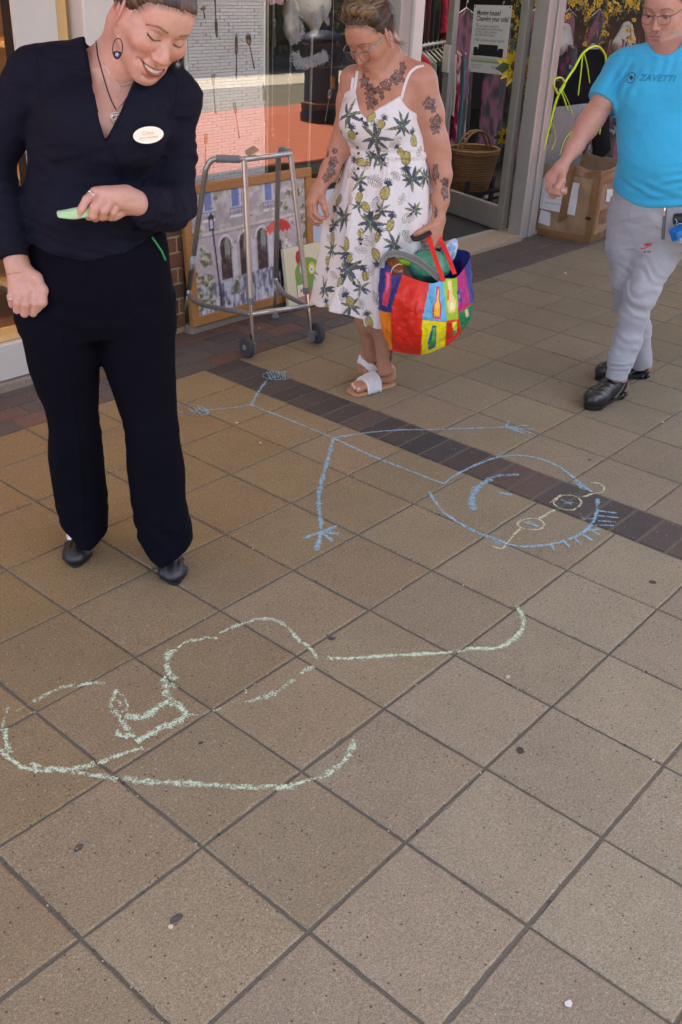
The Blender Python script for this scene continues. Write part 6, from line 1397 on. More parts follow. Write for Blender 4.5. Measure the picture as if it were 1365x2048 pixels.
o_=rrect(.0135,.0185,.010); i_=rrect(.0110,.0160,.008); V=np.array([(x+.12*y,y,0) for x,y in o_+i_]); n=len(o_); press(V,[(k,(k+1)%n,n+(k+1)%n,n+k) for k in range(n)],1263,155,-.02,bvt3,M['navyprint'],tee,'emblem')
V=np.array([(0,-.010,0),(.003,-.005,0),(.008,-.006,0),(.006,0,0),(.009,.004,0),(.004,.005,0),(.004,.010,0),(0,.007,0),(-.004,.009,0),(-.004,.004,0),(-.008,.001,0),(-.004,-.002,0)]); press(V,[tuple(range(12))],1263,155,.2,bvt3,M['navyprint'],tee,'emblem')
# joggers
S=Sdf(); w3_torso(S,-.001); w3_legs(S,.004)
def jf(P):
    d=P-W3.P0; u=d@W3.r; z=P[:,2]; o=0
    for (x,y,of,an,am,fr,sx,sz) in ((1290,560,.12,-.5,.0050,150,.10,.09),(1285,610,.12,-.6,.0055,160,.08,.06),(1262,680,.12,-.5,.0032,150,.06,.06),(1243,727,.12,.2,.0042,260,.06,.028),(1300,475,.05,.7,.005,120,.09,.06),(1240,470,.0,.1,.003,130,.06,.1),(1290,435,.08,-.3,.003,120,.10,.04)):
        c=B3(x,y,of); du=u-(c-W3.P0)@W3.r; dz=z-c[2]; o=o+am*np.exp(-(du/sx)**2-(dz/sz)**2)*np.sin((dz*math.cos(an)-du*math.sin(an))*fr+6*nz3(P*12,17))
    return o
S.op(lambda P:jf(P)*.6,lo3,hi3,0,'disp'); folds(S,lo3,hi3,.006,(10,10,12),RW3,57); folds(S,lo3,hi3,.002,(30,30,40),RW3,58,2)
W3.prism(S,[(1160,250),(1500,250),(1500,350),(1160,350)],0,-.5,.5,.003)
cutcap(S,B3(1231,757,.13),B3(1237,738,.125)-B3(1244,715,.12),.07,.05); cutcap(S,B3(1284,728,-.19),B3(1282,714,-.19)-B3(1272,660,-.12),.07,.06)
M['jog']=mat('grey_marl_fleece',lin(163,165,172),.95,nz=.16,nscale=420,bump=.35,bscale=500,sheen=.2,spec=.2,ndet=2)
jg=S.surf(boxes_around([2.5,.35,0],[3.5,1.55,1.05],.0042,[])); jog=mesh_from('joggers',*jg,M['jog'],r3); bvj=bvh_of(jg[0],jg[1])
M['redprint']=mat('red_print',lin(205,28,46),.6); M['darkzip']=mat('grey_zip_tape',lin(96,98,106),.6,bump=.5,bscale=500)
sw=[(-.022,.001),(-.018,-.006),(-.010,-.0075),(.0,-.0045),(.022,.008),(.0,-.0005),(-.010,-.0030),(-.016,-.0020)]
press(np.array([(x,y,0) for x,y in sw]),[tuple(range(8))],1293,494,.12,bvj,M['redprint'],jog,'emblem')
decal_text('NIKE',.013,1296,489,.1,bvj,M['redprint'],jog,align='CENTER',bold=.0008,shear=.25); decal_text('AIR',.010,1295,503,-.02,bvj,M['navyprint'],jog,align='CENTER',bold=.0006,sp=1.9)
q=drape(bvj,[(1333,405),(1331,430),(1328,455),(1327,478)],.0012,6)
if len(q)>3:
    mb=MB(); ribbon(mb,q,.013,.002,W3.r); z_=mb.build('zip',M['darkzip'],jog); mb=MB(); mb.tube(q+W3.n*.0015,.0018,6); mb.build('zip_teeth',M['greyplastic'],z_)
    k=drape(bvj,[(1331,415),(1329,430)],.004,3); mb=MB(); ribbon(mb,k,.006,.002,W3.r); mb.build('zip_pull',M['silver'],z_)
q=drape(bvj,[(1262,408),(1263,440),(1268,470),(1271,490)],.0003,6)
if len(q)>3: mb=MB(); mb.tube(q,.0014,6); mb.build('seam',M['jog'],jog,smooth=True)
# trainers
M['trainer']=mat('black_trainer',(.016,.016,.018),.35,nz=.5,nscale=60,bump=.6,bscale=130,spec=.6); M['trainersole']=mat('glossy_black_sole',(.010,.010,.011),.22,spec=.7)
def trainer(par,toe,heel,pitch=0.,lift=0.):
    T=np.array(toe,float); Hh=np.array(heel,float); d=norm(T-Hh); Hh=T-d*.285; z=np.array([0,0,1.]); 
    d=norm(d*math.cos(pitch)+z*math.sin(pitch)); sd_=norm(np.cross(d,z)); up=np.cross(sd_,d); Hh=np.array([Hh[0],Hh[1],lift+.0]); R=np.stack([sd_,d,up],1); W=lambda p:Hh+R@np.array(p,float)   # x side, y forward 0..0.285, z up
    S=Sdf(); S.ell(W((0,.225,.044)),(.048,.064,.036),R,.01); S.cap(W((0,.20,.046)),W((0,.13,.062)),.040,.038,.03); S.cap(W((0,.13,.060)),W((0,.055,.060)),.038,.036,.03); S.cap(W((0,.05,.06)),W((0,.045,.108)),.038,.037,.02); S.cap(W((0,.13,.075)),W((0,.085,.100)),.026,.028,.02)
    S.ell(W((0,.062,.140)),(.028,.042,.034),R,.006,'sub'); S.op(lambda P:(P-Hh)@up-.024,Hh-.4,Hh+.4,.002,'sub')
    def rib(P): q=(P-Hh)@R; return .0022*np.sin((q[:,1]*1.0+np.abs(q[:,0])*.9+q[:,2]*.5)*300+2*nz3(q*30,4))*np.clip((q[:,1]-.08)/.02,0,1)*(q[:,2]>.035)
    S.op(rib,Hh-.4,Hh+.4,0,'disp'); m=S.surf([(np.minimum(Hh,T)-.12,np.maximum(Hh,T)+np.array([.12,.12,.2]),.0026)]); so_=mesh_from('shoe',*m,M['trainer'],par)
    mb=MB(); pts=[]
    for a in np.linspace(0,2*np.pi,33)[:-1]: y=.142+.142*math.cos(a); x=.047*math.sin(a)*(1-.2*(y<.1)*(1-y/.1)-.14*math.exp(-((y-.12)/.04)**2)); pts.append(W((x*1.06,y,.014)))
    mb.poly(pts,up,.016); 
    mb.build('midsole',M['trainersole'],so_)
    mb=MB(); mb.poly([W((x*1.02*(1),y_,.001)) for x,y_ in [(.044*math.sin(a)*(1-.1*(math.cos(a)<0)),.215+.066*math.cos(a)) for a in np.linspace(0,6.283,25)[:-1]]],up,.015); mb.poly([W((.040*math.sin(a),.055+.048*math.cos(a),.0)) for a in np.linspace(0,6.283,25)[:-1]],up,.008); mb.build('outsole',M['trainersole'],so_)
    for x in (-.028,.028):
        for y in (.025,.055,.085): mb=MB(); mb.lathe([(.010,0),(.0125,.003),(.0125,.010),(.010,.013)],W((x,y,.006)),12,R); mb.build('shock_column',M['trainersole'],so_,smooth=True)
    mb=MB()
    for k in range(5): y=.115+k*.017; zt=.098-k*.0105; mb.tube([W((-.026,y-.006,zt-.010)),W((-.012,y,zt-.001)),W((0,y+.001,zt+.002)),W((.012,y,zt-.001)),W((.026,y-.006,zt-.010))],.0022,6)
    mb.build('laces',M['trainersole'],so_,smooth=True)
    for g in(-1,1):
        mb=MB(); mb.tube([W((g*.050,.165,.040)),W((g*.046,.135,.036)),W((g*.045,.10,.052)),W((g*.041,.06,.085))],[.0012,.0035,.0028,.0008],5,flat=.6); mb.build('side_flash',M['greyplastic'],so_,smooth=True)
    S=Sdf(); S.cap(W((0,.062,.07)),W((0,.06,.15)),.034,.034,.02); m=S.surf([(W((0,.06,.1))-.12,W((0,.06,.1))+.12,.004)]); mesh_from('sock',*m,M['greysock'],par)
M['greysock']=mat('grey_sock',lin(110,116,128),.9,bump=.4,bscale=400)
trainer(r3,toeF,hlF,pitch=-.02,lift=.004); trainer(r3,toeB,hlB)
S=Sdf(); hair_cap(S,H3c,H3,H3s,.014,.004); folds(S,H3c-.2,H3c+.2,.0035,(90,90,90),None,61)
m=S.surf([(H3c-.19,H3c+.2,.003)]); q=(m[0]-H3c)@H3; mesh_from('hair',*m,M['hair'],r3,strand_col(q,q,(.018,.012,.008),(.07,.045,.03),5,(400,400,400)))
M['darkframe']=mat('dark_metal_frame',lin(52,46,58),.35,.6)
L_=[(.010,.006,0),(.014,.0125,0),(.034,.0150,-.001),(.054,.0130,-.005),(.056,.004,-.006),(.052,-.012,-.005),(.036,-.016,-.002),(.018,-.014,0)]
glasses(r3,H3c,H3,H3s,[(x,y-.003,z) for x,y,z in L_],.103,M['darkframe'],M['darkframe'],.0008,top=(2,14))
# things in his other hand at the frame's edge
ub=empty('rolled_umbrella',tuple(B3(1360,455,.16)),'black tube end with cord, held by the man at the right edge','umbrella')
mb=MB(); mb.lathe([(.002,0),(.019,.001),(.021,.006),(.021,.12),(.016,.24),(.010,.30)],B3(1348,438,.2),20,frame(norm(W3.r*1.-W3.n*.25+np.array([0,0,.12])))); mb.build('tube',M['black'],ub,smooth=True,auto=40)
mb=MB(); mb.tube([B3(1352,437,.225),B3(1355,443,.23),B3(1353,449,.23),B3(1362,446,.225),B3(1372,452,.22)],.0016,6); mb.build('cord',mat('blue_white_cord',lin(150,180,220),.6),ub,smooth=True)
M['bluewhite']=mat('blue_and_white_packet',vc=True,rough=.3,nz=.05)
pk=[(1338,460,.20),(1365,447,.20),(1395,452,.18),(1400,478,.18),(1366,487,.20),(1345,482,.205)]
mb=MB(); P=np.array([B3(*p) for p in pk]); cc=P.mean(0)+W3.n*.03; cb_=P.mean(0)-W3.n*.03
nV=[];cl=[]
for k in range(6): nV.append(P[k])
wht=(.72,.70,.68); blu=lin(20,110,190)
mid=[(a+cc)/2+W3.n*.006 for a in P]; mb.add(list(P)+mid+[cc,cb_],[(k,(k+1)%6,6+(k+1)%6,6+k) for k in range(6)]+[(6+k,6+(k+1)%6,12) for k in range(6)]+[((k+1)%6,k,13) for k in range(6)],np.array([blu,blu,blu,wht,wht,blu,blu,blu,wht,wht,wht,blu,blu,wht])); o=mb.build('folded_packet',M['bluewhite']); obj_at(o,cc); tag(o,'blue and white folded packet carried below the black tube end','packet')
# ================================================================= THINGS BY THE SHOPS
# ---- walking frame
wf=empty('walking_frame',tuple(gz(500,690)),'silver wheeled walking frame with grey grips and a brown tag, on the brick edging','walking frame')
M['galv']=mat('dull_tube',lin(172,168,160),.33,.75,nz=.12,nscale=25)
HT=.865
FLb=gz(506,700,.03); FLt=gz(489,318,HT); FRb=gz(624,676,.03); FRt=gz(581,307,HT)
RLb=gz(367,658,.0); GL=gz(437,317,HT); RRb=gz(550,636,.0); GRr=gz(566,300,HT)
def legpt(a,b,py):
    ts=np.linspace(0,1,400); P=a+(b-a)*ts[:,None]; return P[np.argmin(np.abs(pj(P)[:,1]-py))]
def smoothpath(P,n=8):
    P=np.array(P); Q=np.vstack([2*P[0]-P[1],P,2*P[-1]-P[-2]]); out=[]
    for i in range(1,len(Q)-2):
        for t in np.linspace(0,1,n,endpoint=False): out.append(.5*((2*Q[i])+(-Q[i-1]+Q[i+1])*t+(2*Q[i-1]-5*Q[i]+4*Q[i+1]-Q[i+2])*t*t+(-Q[i-1]+3*Q[i]-3*Q[i+1]+Q[i+2])*t**3))
    return np.array(out+[P[-1]])
tr_=.0125
for b_,t_ in ((FLb,FLt),(FRb,FRt)):
    j=b_+(t_-b_)*.29; mb=MB(); mb.tube([j,t_],tr_,14); lg=mb.build('leg',M['steel'],wf,smooth=True,auto=60)
    mb=MB(); mb.tube([b_,j+(t_-b_)*.01],tr_*.82,12); 
    mb.build('extension',M['chrome'],lg,smooth=True,auto=60)
    mb=MB(); 
    for k in range(9): mb.sph(b_+(j-b_)*(.12+k*.1)-CR[2]*np.array([1,1,0])*tr_*.78,.0024,n=6,m=4)
    mb.build('button_hole',M['black'],lg)
    mb=MB(); mb.tube([j-(t_-b_)*.035,j],tr_*1.3,14); mb.build('collar',M['greyplastic'],lg)
cr_=norm((FRb-FLb)*np.array([1,1,0]))
bendL=GL+norm(GL-FLt)*.055+np.array([0,0,-.045]); Pl=[FLt,GL,GL+norm(GL-FLt)*.035+np.array([0,0,-.012]),bendL]; 
mb=MB(); q=smoothpath(Pl,7); mb.tube(np.vstack([q,[bendL+(RLb-bendL)*f for f in (.1,.4,.72)]]),tr_,14); mb.build('side_frame',M['galv'],wf,smooth=True)
mb=MB(); j=bendL+(RLb-bendL)*.72; mb.tube([j,RLb+np.array([0,0,.02])],tr_*.8,12); le=mb.build('leg',M['galv'],wf,smooth=True); mb=MB(); mb.lathe([(.020,0),(.021,.01),(.015,.03),(.013,.05)],RLb,14); mb.build('ferrule',M['greyplastic'],le,smooth=True)
bendR=GRr+norm(GRr-FRt)*.055+np.array([0,0,-.045]); q=smoothpath([FRt,GRr,GRr+norm(GRr-FRt)*.035+np.array([0,0,-.012]),bendR],7)
mb=MB(); mb.tube(np.vstack([q,[bendR+(RRb-bendR)*f for f in (.1,.4,.72)]]),tr_,14); mb.build('side_frame',M['galv'],wf,smooth=True)
mb=MB(); j=bendR+(RRb-bendR)*.72; mb.tube([j,RRb+np.array([0,0,.02])],tr_*.8,12); le=mb.build('leg',M['galv'],wf,smooth=True); mb=MB(); mb.lathe([(.020,0),(.021,.01),(.015,.03),(.013,.05)],RRb,14); mb.build('ferrule',M['greyplastic'],le,smooth=True)
for a,b in ((FLt,GL),(FRt,GRr)):
    mb=MB(); t=np.linspace(.18,1.08,30); mb.tube([a+(b-a)*k for k in t],[.0165+.0016*math.sin(k*60)*(k>.4) for k in t],14); mb.build('grip',M['greyplastic'],wf,smooth=True)
mb=MB(); mb.tube([FLt,FRt],tr_,14); mb.build('cross_bar',M['steel'],wf,smooth=True)
lFL=legpt(FLb,FLt,628); lFR=legpt(FRb,FRt,612); lRL=legpt(RLb,bendL,588); lRR=legpt(RRb,bendR,562)
mb=MB(); mb.tube(smoothpath([lRL,lRL*.78+lFL*.22-np.array([0,0,.03]),lFL*.8+lRL*.2-np.array([0,0,.008]),lFL]),tr_*.95,12); mb.build('brace',M['galv'],wf,smooth=True)
mb=MB(); mb.tube([lFL,lFR],tr_*.95,12); mb.build('brace',M['steel'],wf,smooth=True)
mb=MB(); mb.tube(smoothpath([lRR,lRR*.7+lFR*.3-np.array([0,0,.03]),lFR]),tr_*.95,12); mb.build('brace',M['galv'],wf,smooth=True)
for b_,s_ in ((FLb,-1),(FRb,1)):
    c=b_+cr_*s_*.034; c[2]=.051; Rw=frame(cr_)
    mb=MB(); mb.lathe([(.030,-.011),(.047,-.012),(.051,-.007),(.051,.007),(.047,.012),(.030,.011)],c,32,Rw); wh=mb.build('wheel',M['rubber'],wf,smooth=True,auto=50)
    mb=MB(); mb.lathe([(.004,-.014),(.012,-.014),(.014,-.008),(.030,-.007),(.039,-.011),(.040,.011),(.030,.007),(.014,.008),(.012,.014),(.004,.014)],c,32,Rw); mb.build('hub',mat('wheel_hub_grey',lin(140,142,144),.5),wh,smooth=True,auto=40)
    mb=MB(); mb.box(b_+np.array([0,0,.012]),(.026,.026,.05),R=rotz(math.atan2(cr_[1],cr_[0])),bev=.003); mb.tube([b_*1.+np.array([0,0,.02]),c],.006,8); mb.build('axle_bracket',M['greyplastic'],wh)
M['tagcard']=mat('brown_tag_card',lin(160,134,108),.85,nz=.06)
tg=FLt+(FRt-FLt)*.08+np.array([0,0,.018]); a_=norm(FRt-FLt); mb=MB(); u=norm(a_*.92+np.array([0,0,.38])); n=norm(-CR[2]+np.array([0,0,.3])); n=norm(n-u*(n@u)); v=np.cross(n,u); v=v if v[2]>0 else -v
mb.poly([tg-u*.002-v*.010,tg+u*.055-v*.014,tg+u*.055+v*.020,tg+u*.006+v*.024,tg-u*.008+v*.010],n,.001); tgo=mb.build('tag',M['tagcard'],wf); mb=MB(); mb.tube([tg+v*.008+n*.001,tg+n*.004-np.array([0,0,.02]),FLt+(FRt-FLt)*.12],.0008,5); mb.build('string',M['black'],tgo)
lb=bendL+(RLb-bendL)*.50; mb=MB(); mb.tube([lb,lb+(RLb-bendL)*.09],tr_*1.06,14); lo_=mb.build('label',mat('white_label',lin(215,215,212),.6,nz=.3,nscale=160,c2=lin(120,120,120)),wf,smooth=True)

# ---- pictures leaning under the window
M['oak']=mat('oak_frame',lin(176,124,68),.5,nz=.22,nscale=10,aniso=(3,3,30),bump=.1,bscale=60)
M['paint']=mat('painted_canvas',vc=True,rough=.5,nz=.05,nscale=90,bump=.3,bscale=240)
def picture(name,label,bl,br,h,lean,fw,depth,fn,nu,nv,matf,cat='picture',group=None):
    bl=np.array(bl,float);br=np.array(br,float); u=norm(br-bl); w_=np.linalg.norm(br-bl); back=norm(np.cross([0,0,1.],u)); back=back if back[1]>0 else -back
    up=norm(np.array([0,0,1.])*math.cos(lean)+back*math.sin(lean)); n=np.cross(u,up); n=n if n[1]<0 else -n
    root=empty(name,tuple((bl+br)/2),label,cat,group); pt=lambda a,b,c=0.: bl+u*a+up*b+n*c
    R=np.stack([u,up,n],1)
    if matf is not None:
        mb=MB()
        for (a0,b0,a1,b1) in ((0,0,w_,fw),(0,h-fw,w_,h),(0,fw,fw,h-fw),(w_-fw,fw,w_,h-fw)): mb.box(pt((a0+a1)/2,(b0+b1)/2,depth/2),(a1-a0,b1-b0,depth),R=R,bev=.004)
        mb.build('frame',matf,root); i0=fw
    else:
        mb=MB(); mb.box(pt(w_/2,h/2,depth/2),(w_,h,depth),R=R,bev=.003); mb.build('stretcher',M['creamc'],root); i0=0.
    z=depth*.55 if matf is not None else depth+.0006
    U,V_=np.meshgrid(np.linspace(0,1,nu),np.linspace(0,1,nv)); Pp=np.array(pt(0,0,z))+ (i0*.8+U.ravel()[:,None]*(w_-1.6*i0))*u+(i0*.8+V_.ravel()[:,None]*(h-1.6*i0))*up
    mb=MB(); mb.add(Pp,[(j*nu+i,j*nu+i+1,(j+1)*nu+i+1,(j+1)*nu+i) for j in range(nv-1) for i in range(nu-1)],fn(U.ravel(),V_.ravel())); mb.build('canvas',M['paint'],root,fix=False)
    return root,pt
def street_painting(u,v):
    n=len(u); L_=lin; C_=np.zeros((n,3)); P=np.stack([u*9,v*9,u*0],-1)
    def put(m,c,a=1.): m=np.clip(m,0,1)[:,None]*a; C_[:]=C_*(1-m)+np.array(c)*m
    nn=fbm(P*2.2,81,4); n2=fbm(np.stack([u*60,v*14,u*0],-1),82,3); n3=fbm(np.stack([u*40,v*40,u*0],-1),83,3)
    put(np.ones(n),L_(192,184,178)); put(nn*.9+.2,L_(214,208,206),.8); put((v>.62)*(nn<.0),L_(172,164,162),.5); put((nn>.25)*1.,L_(222,216,208),.6)
    sl=.04*u
    put((np.abs(v-.655-sl)<.012)*1.,L_(225,215,205),.8); put((np.abs(v-.635-sl)<.005)*1.,L_(140,126,140),.6)
    for c in (.16,.38,.66): put((np.abs(u-c)<.045)&(v>.80),L_(215,215,225)); put((np.abs(u-c)<.030)&(v>.84),L_(120,140,190)); put((np.abs(u-c)<.052)&(v>.77)&(v<.83)&((np.sin(u*420)>.2)|(np.abs(v-.828)<.006)),L_(90,84,104),.8); put((np.abs(u-c)<.05)&(np.abs(v-.765)<.012),L_(236,232,228))
    put((v<.63)&(v>.22),L_(196,186,190),.8)
    for c,w_ in ((.275,.045),(.435,.045),(.585,.045)):
        top=.54+.05*(c-.27); r=np.hypot((u-c)/w_,(v-top)/.07); arch=((np.abs(u-c)<w_)&(v<top)&(v>.24))|((r<1)&(v>=top)); ra=(r<1.35)&(r>1)&(v>=top); put(ra*1.,L_(228,222,222)); put(arch,L_(70,54,52)); put(arch&(n3>.1),L_(104,84,72)); put((np.hypot((u-c-.012)/(w_*.5),(v-top+.03)/.10)<1),L_(170,176,160),.75); put((np.abs(u-c-.01)<.012)&(v<top-.08)&(v>.30),L_(80,60,60),.8)
        put((np.abs(u-c-w_*1.6)<.020)&(v<top)&(v>.2),L_(222,216,220),.9)
    put((v<.25+.05*u)*1.,L_(150,150,166)); put((v<.25+.05*u)*(n2>.0),L_(206,207,216),.85); put((v<.25+.05*u)*(n2<-.25),L_(104,100,116),.8); put((v<.12)*(fbm(np.stack([u*80,v*10,u*0],-1),84,2)>.15),L_(232,232,240),.8)
    fo=(fbm(np.stack([u*22,v*16,u*0],-1),85,4)+.55*np.exp(-(u/.16)**2)*(v<.72)*(v>.05)+.45*np.exp(-((u-1)/.12)**2)); put((fo>.42)*1.,L_(150,148,118),.85); put((fo>.42)*(n3>.12),L_(204,200,178),.9); put((fo>.5)*(n3<-.15),L_(98,98,70),.9)
    px_=.175+.05*(.8-v); put((np.abs(u-px_)<.0065)&(v<.78)&(v>.03),L_(52,46,60)); put((np.abs(u-.175)<.022)&(v>.68)&(v<.78),L_(66,60,78)); put((np.abs(u-.175)<.012)&(v>.695)&(v<.765),L_(206,210,220)); put((np.abs(u-.175)<.03*(1-(v-.78)/.04))&(v>=.78)&(v<.82),L_(52,46,60)); put((np.abs(u-.22)<.02)&(v<.24),L_(64,56,76),.7)
    um=(np.hypot((u-.735)/.115,(v-.565)/.105)<1)&(v>.565+.012*np.sin(u*160)); put(um,L_(214,62,52)); put(um&(u<.70),L_(236,104,84)); put(um&(np.abs((u-.735)*7-(v-.67)*.0)<.02),L_(150,30,34))
    man=((np.abs(u-.725)<.045*(.6+.6*np.clip((.50-v)/.3,0,1)))&(v<.50)&(v>.22))|(np.hypot((u-.722)/.020,(v-.525)/.028)<1)|((np.abs(u-.705-.02*(.22-v)*4)<.014)&(v<.25)&(v>.05))|((np.abs(u-.748)<.014)&(v<.25)&(v>.08)); put(man,L_(40,32,40)); put(man&(n3>.15),L_(74,64,76)); put((np.abs(u-.723)<.018)&(np.abs(v-.490)<.012),L_(180,50,60))
    lady=((np.abs(u-.815)<.05*(.5+.8*np.clip((.5-v)/.3,0,1)))&(v<.49)&(v>.24)); put(lady,L_(226,220,214)); put(lady&(n3<-.1),L_(186,176,176)); put((np.hypot((u-.808)/.02,(v-.52)/.03)<1),L_(196,172,140)); put((np.abs(u-.73)<.05)&(v<.06),L_(100,92,120),.7)
    G=(C_*(1+.16*n3[:,None])).reshape(230,300,3)
    for _ in range(2): 
        Gp=np.pad(G,((1,1),(1,1),(0,0)),mode='edge'); G=(Gp[1:-1,1:-1]*2+Gp[:-2,1:-1]+Gp[2:,1:-1]+Gp[1:-1,:-2]+Gp[1:-1,2:])/6
    return G.reshape(-1,3)
d1,_=picture('framed_painting','large oak framed painting of a couple under a red umbrella, leaning behind the walking frame',(2.095,2.745,.038),(2.965,2.735,.038),.660,.085,.045,.030,street_painting,300,230,M['oak'])
def pale_print(u,v): n3=fbm(np.stack([u*5,v*5,u*0],-1),91,4)[:,None]; c=np.array(lin(196,212,228))*(1+.18*n3); c[v>.93]=lin(30,30,34); return c
picture('framed_painting','oak framed pale blue picture half hidden behind the woman in the pineapple dress',(2.96,2.785,.045),(3.50,2.785,.045),.585,.03,.035,.022,pale_print,60,60,M['oak'])
M['creamc']=mat('cream_canvas',lin(232,224,186),.8)
def creature(u,v):
    n=len(u); C_=np.tile(np.array(lin(232,224,184)),(n,1)); asp=1.05
    def put(m,c): C_[m]=lin(*c)
    x=u; y=v*asp
    put(np.hypot((x-.33)/.07,(y-.86)/.12)<1,(196,44,48)); put(np.hypot((x-.86)/.085,(y-.76)/.13)<1,(226,112,48)); put(np.hypot((x-.86)/.085,(y-.76)/.13)<1.15,(226,112,48)) if False else None
    body=((np.abs(x-.52)<.31)&(y<.58)&(y>.10))|(np.hypot((x-.52)/.31,(y-.58)/.26)<1); put(body,(134,170,76)); put(body&(y<.26)&(np.sin(x*120)*np.sin(y*120)>0),(214,120,110)); put(body&(y<.26)&~(np.sin(x*120)*np.sin(y*120)>0),(200,150,136))
    put(np.hypot((x-.40)/.065,(y-.66)/.10)<1,(236,234,222)); put(np.hypot((x-.62)/.085,(y-.64)/.105)<1,(232,214,60)); put(np.hypot((x-.62)/.05,(y-.63)/.07)<1,(240,240,232)); put(np.hypot((x-.62)/.016,(y-.62)/.022)<1,(70,80,120)); put((np.abs(np.hypot((x-.62)/.09,(y-.40)/.08)-1)<.10)&(y<.40)&(x>.6),(52,80,40)); put((np.abs(x-.33)<.09)&(np.abs(y-.30)<.10),(236,232,206)); put((np.abs(np.abs(x-.33)-np.abs(y-.30))<.012)&(np.abs(x-.33)<.03),(210,70,60))
    return C_
bl=gz(573,610,.0); bl[2]=.004; picture('canvas_picture','small cream canvas painted with a green round headed creature, leaning against the big painting',(bl[0]-.085,bl[1]-.085,.004),(bl[0]+.225,bl[1]-.095,.004),.32,.17,0.,.022,creature,130,130,None)

# ---- display window
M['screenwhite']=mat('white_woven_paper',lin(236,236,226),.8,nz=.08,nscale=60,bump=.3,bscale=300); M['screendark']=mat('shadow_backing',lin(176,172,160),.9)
ws=empty('woven_screen',(2.64,3.05,.03),'white woven folding screen standing inside the display window','screen')
def weave(x0,y0,x1,y1,z0,z1,mt,nm):
    a=np.array([x0,y0,0.]);b=np.array([x1,y1,0.]); d=norm(b-a); L_=np.linalg.norm(b-a); n=np.array([d[1],-d[0],0]); R=np.stack([d,n,[0,0,1.]],1); mb=MB(); rs=np.random.RandomState(3); k=0; z=z0
    while z<z1-.01:
        h=.0145; x=.02-(k%2)*.030; 
        while x<L_-.02:
            w_=.060 if rs.rand()<.8 else .12; xa=max(x,.02); xb=min(x+w_,L_-.02)
            if xb-xa>.008: mb.box(a+d*((xa+xb)/2)+n*(.006*rs.rand())+np.array([0,0,z+h/2]),(xb-xa-.0022,.006,h-.0018),R=R,bev=.0015)
            x+=w_
        z+=h; k+=1
    mb.build(nm,mt,ws)
    mb=MB(); 
    for s_ in (.010,L_-.010): mb.tube([a+d*s_+np.array([0,0,z0-.02]),a+d*s_+np.array([0,0,z1+.02])],.009,10)
    mb.tube([a+d*.01+np.array([0,0,z1+.01]),b-d*.01+np.array([0,0,z1+.01])],.009,10); mb.build('frame',mt,ws,smooth=True)
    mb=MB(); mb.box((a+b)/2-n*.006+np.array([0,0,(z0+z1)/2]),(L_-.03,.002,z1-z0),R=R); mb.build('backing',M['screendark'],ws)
weave(2.35,3.02,2.90,3.04,.05,1.44,M['screenwhite'],'weave'); weave(2.93,3.05,3.06,3.40,.05,1.44,mat('grey_woven_paper',lin(150,140,122),.85,nz=.2,nscale=60),'weave'); weave(1.99,3.30,2.32,3.02,.05,1.44,M['screenwhite'],'weave')
mb=MB(); mb.box((2.6,3.25,1.50),(1.2,.35,.03)); o=mb.build('window_shelf',M['white_paint']); obj_at(o,(2.6,3.25,1.50)); tag(o,'white shelf with lace edge above the woven screen','shelf')
M['lace']=mat('red_white_lace',lin(214,205,200),.9,nz=.8,nscale=70,c2=lin(170,40,60)); mb=MB(); mb.grid(lambda u,v: np.stack([2.1+.95*u,np.full_like(u,3.06)+.004*np.sin(u*60),1.49-.05*v-.01*np.abs(np.sin(u*40))*v],-1),90,8); o=mb.build('lace_trim',M['lace']); obj_at(o,(2.6,3.06,1.49)); tag(o,'strip of red and white lace hanging along the window shelf','lace trim')
M['cutlery']=mat('dull_cutlery',lin(120,118,112),.25,.9)
# cutlery hung on threads
def spoonlike(kind,a,b,label):
    A_=gy(a[0],a[1],2.96); B_=gy(b[0],b[1],2.96); d=norm(B_-A_); L_=np.linalg.norm(B_-A_); x=norm(np.cross(d,[0,1.,0])); x=x if np.linalg.norm(x)>0 else np.array([1.,0,0]); n=np.cross(x,d)
    root=empty(kind,tuple(A_),label,kind,'cutlery hung in the window'); mb=MB()
    if kind=='spoon': mb.sph(A_+d*L_*.16,(.019,.004,L_*.17),R=np.stack([x,n,d],1),n=16,m=10); s0=.30
    elif kind=='fork':
        for k in (-1.5,-.5,.5,1.5): mb.tube([A_+x*k*.006,A_+x*k*.006+d*L_*.17],.0018,6)
        mb.sph(A_+d*L_*.22,(.0115,.003,L_*.08),R=np.stack([x,n,d],1),n=12,m=8); s0=.26
    else: mb.tube([A_,A_+d*L_*.1,A_+d*L_*.4,A_+d*L_*.46],[.003,.009,.010,.005],8,flat=.25,up=n); s0=.45
    mb.build({'spoon':'bowl','fork':'tines','knife':'blade'}[kind],M['cutlery'],root,smooth=True)
    mb=MB(); t=np.linspace(s0,1,9); mb.tube([A_+d*L_*k for k in t],[.0035+.004*max(0,(k-.6)) for k in t],8,flat=.5,up=n); mb.build('handle',M['cutlery'],root,smooth=True)
    mb=MB(); top=A_ if A_[2]>B_[2] else B_; mb.tube([top,[top[0],top[1],2.3]],.0006,4); mb.build('thread',M['screenwhite'],root)
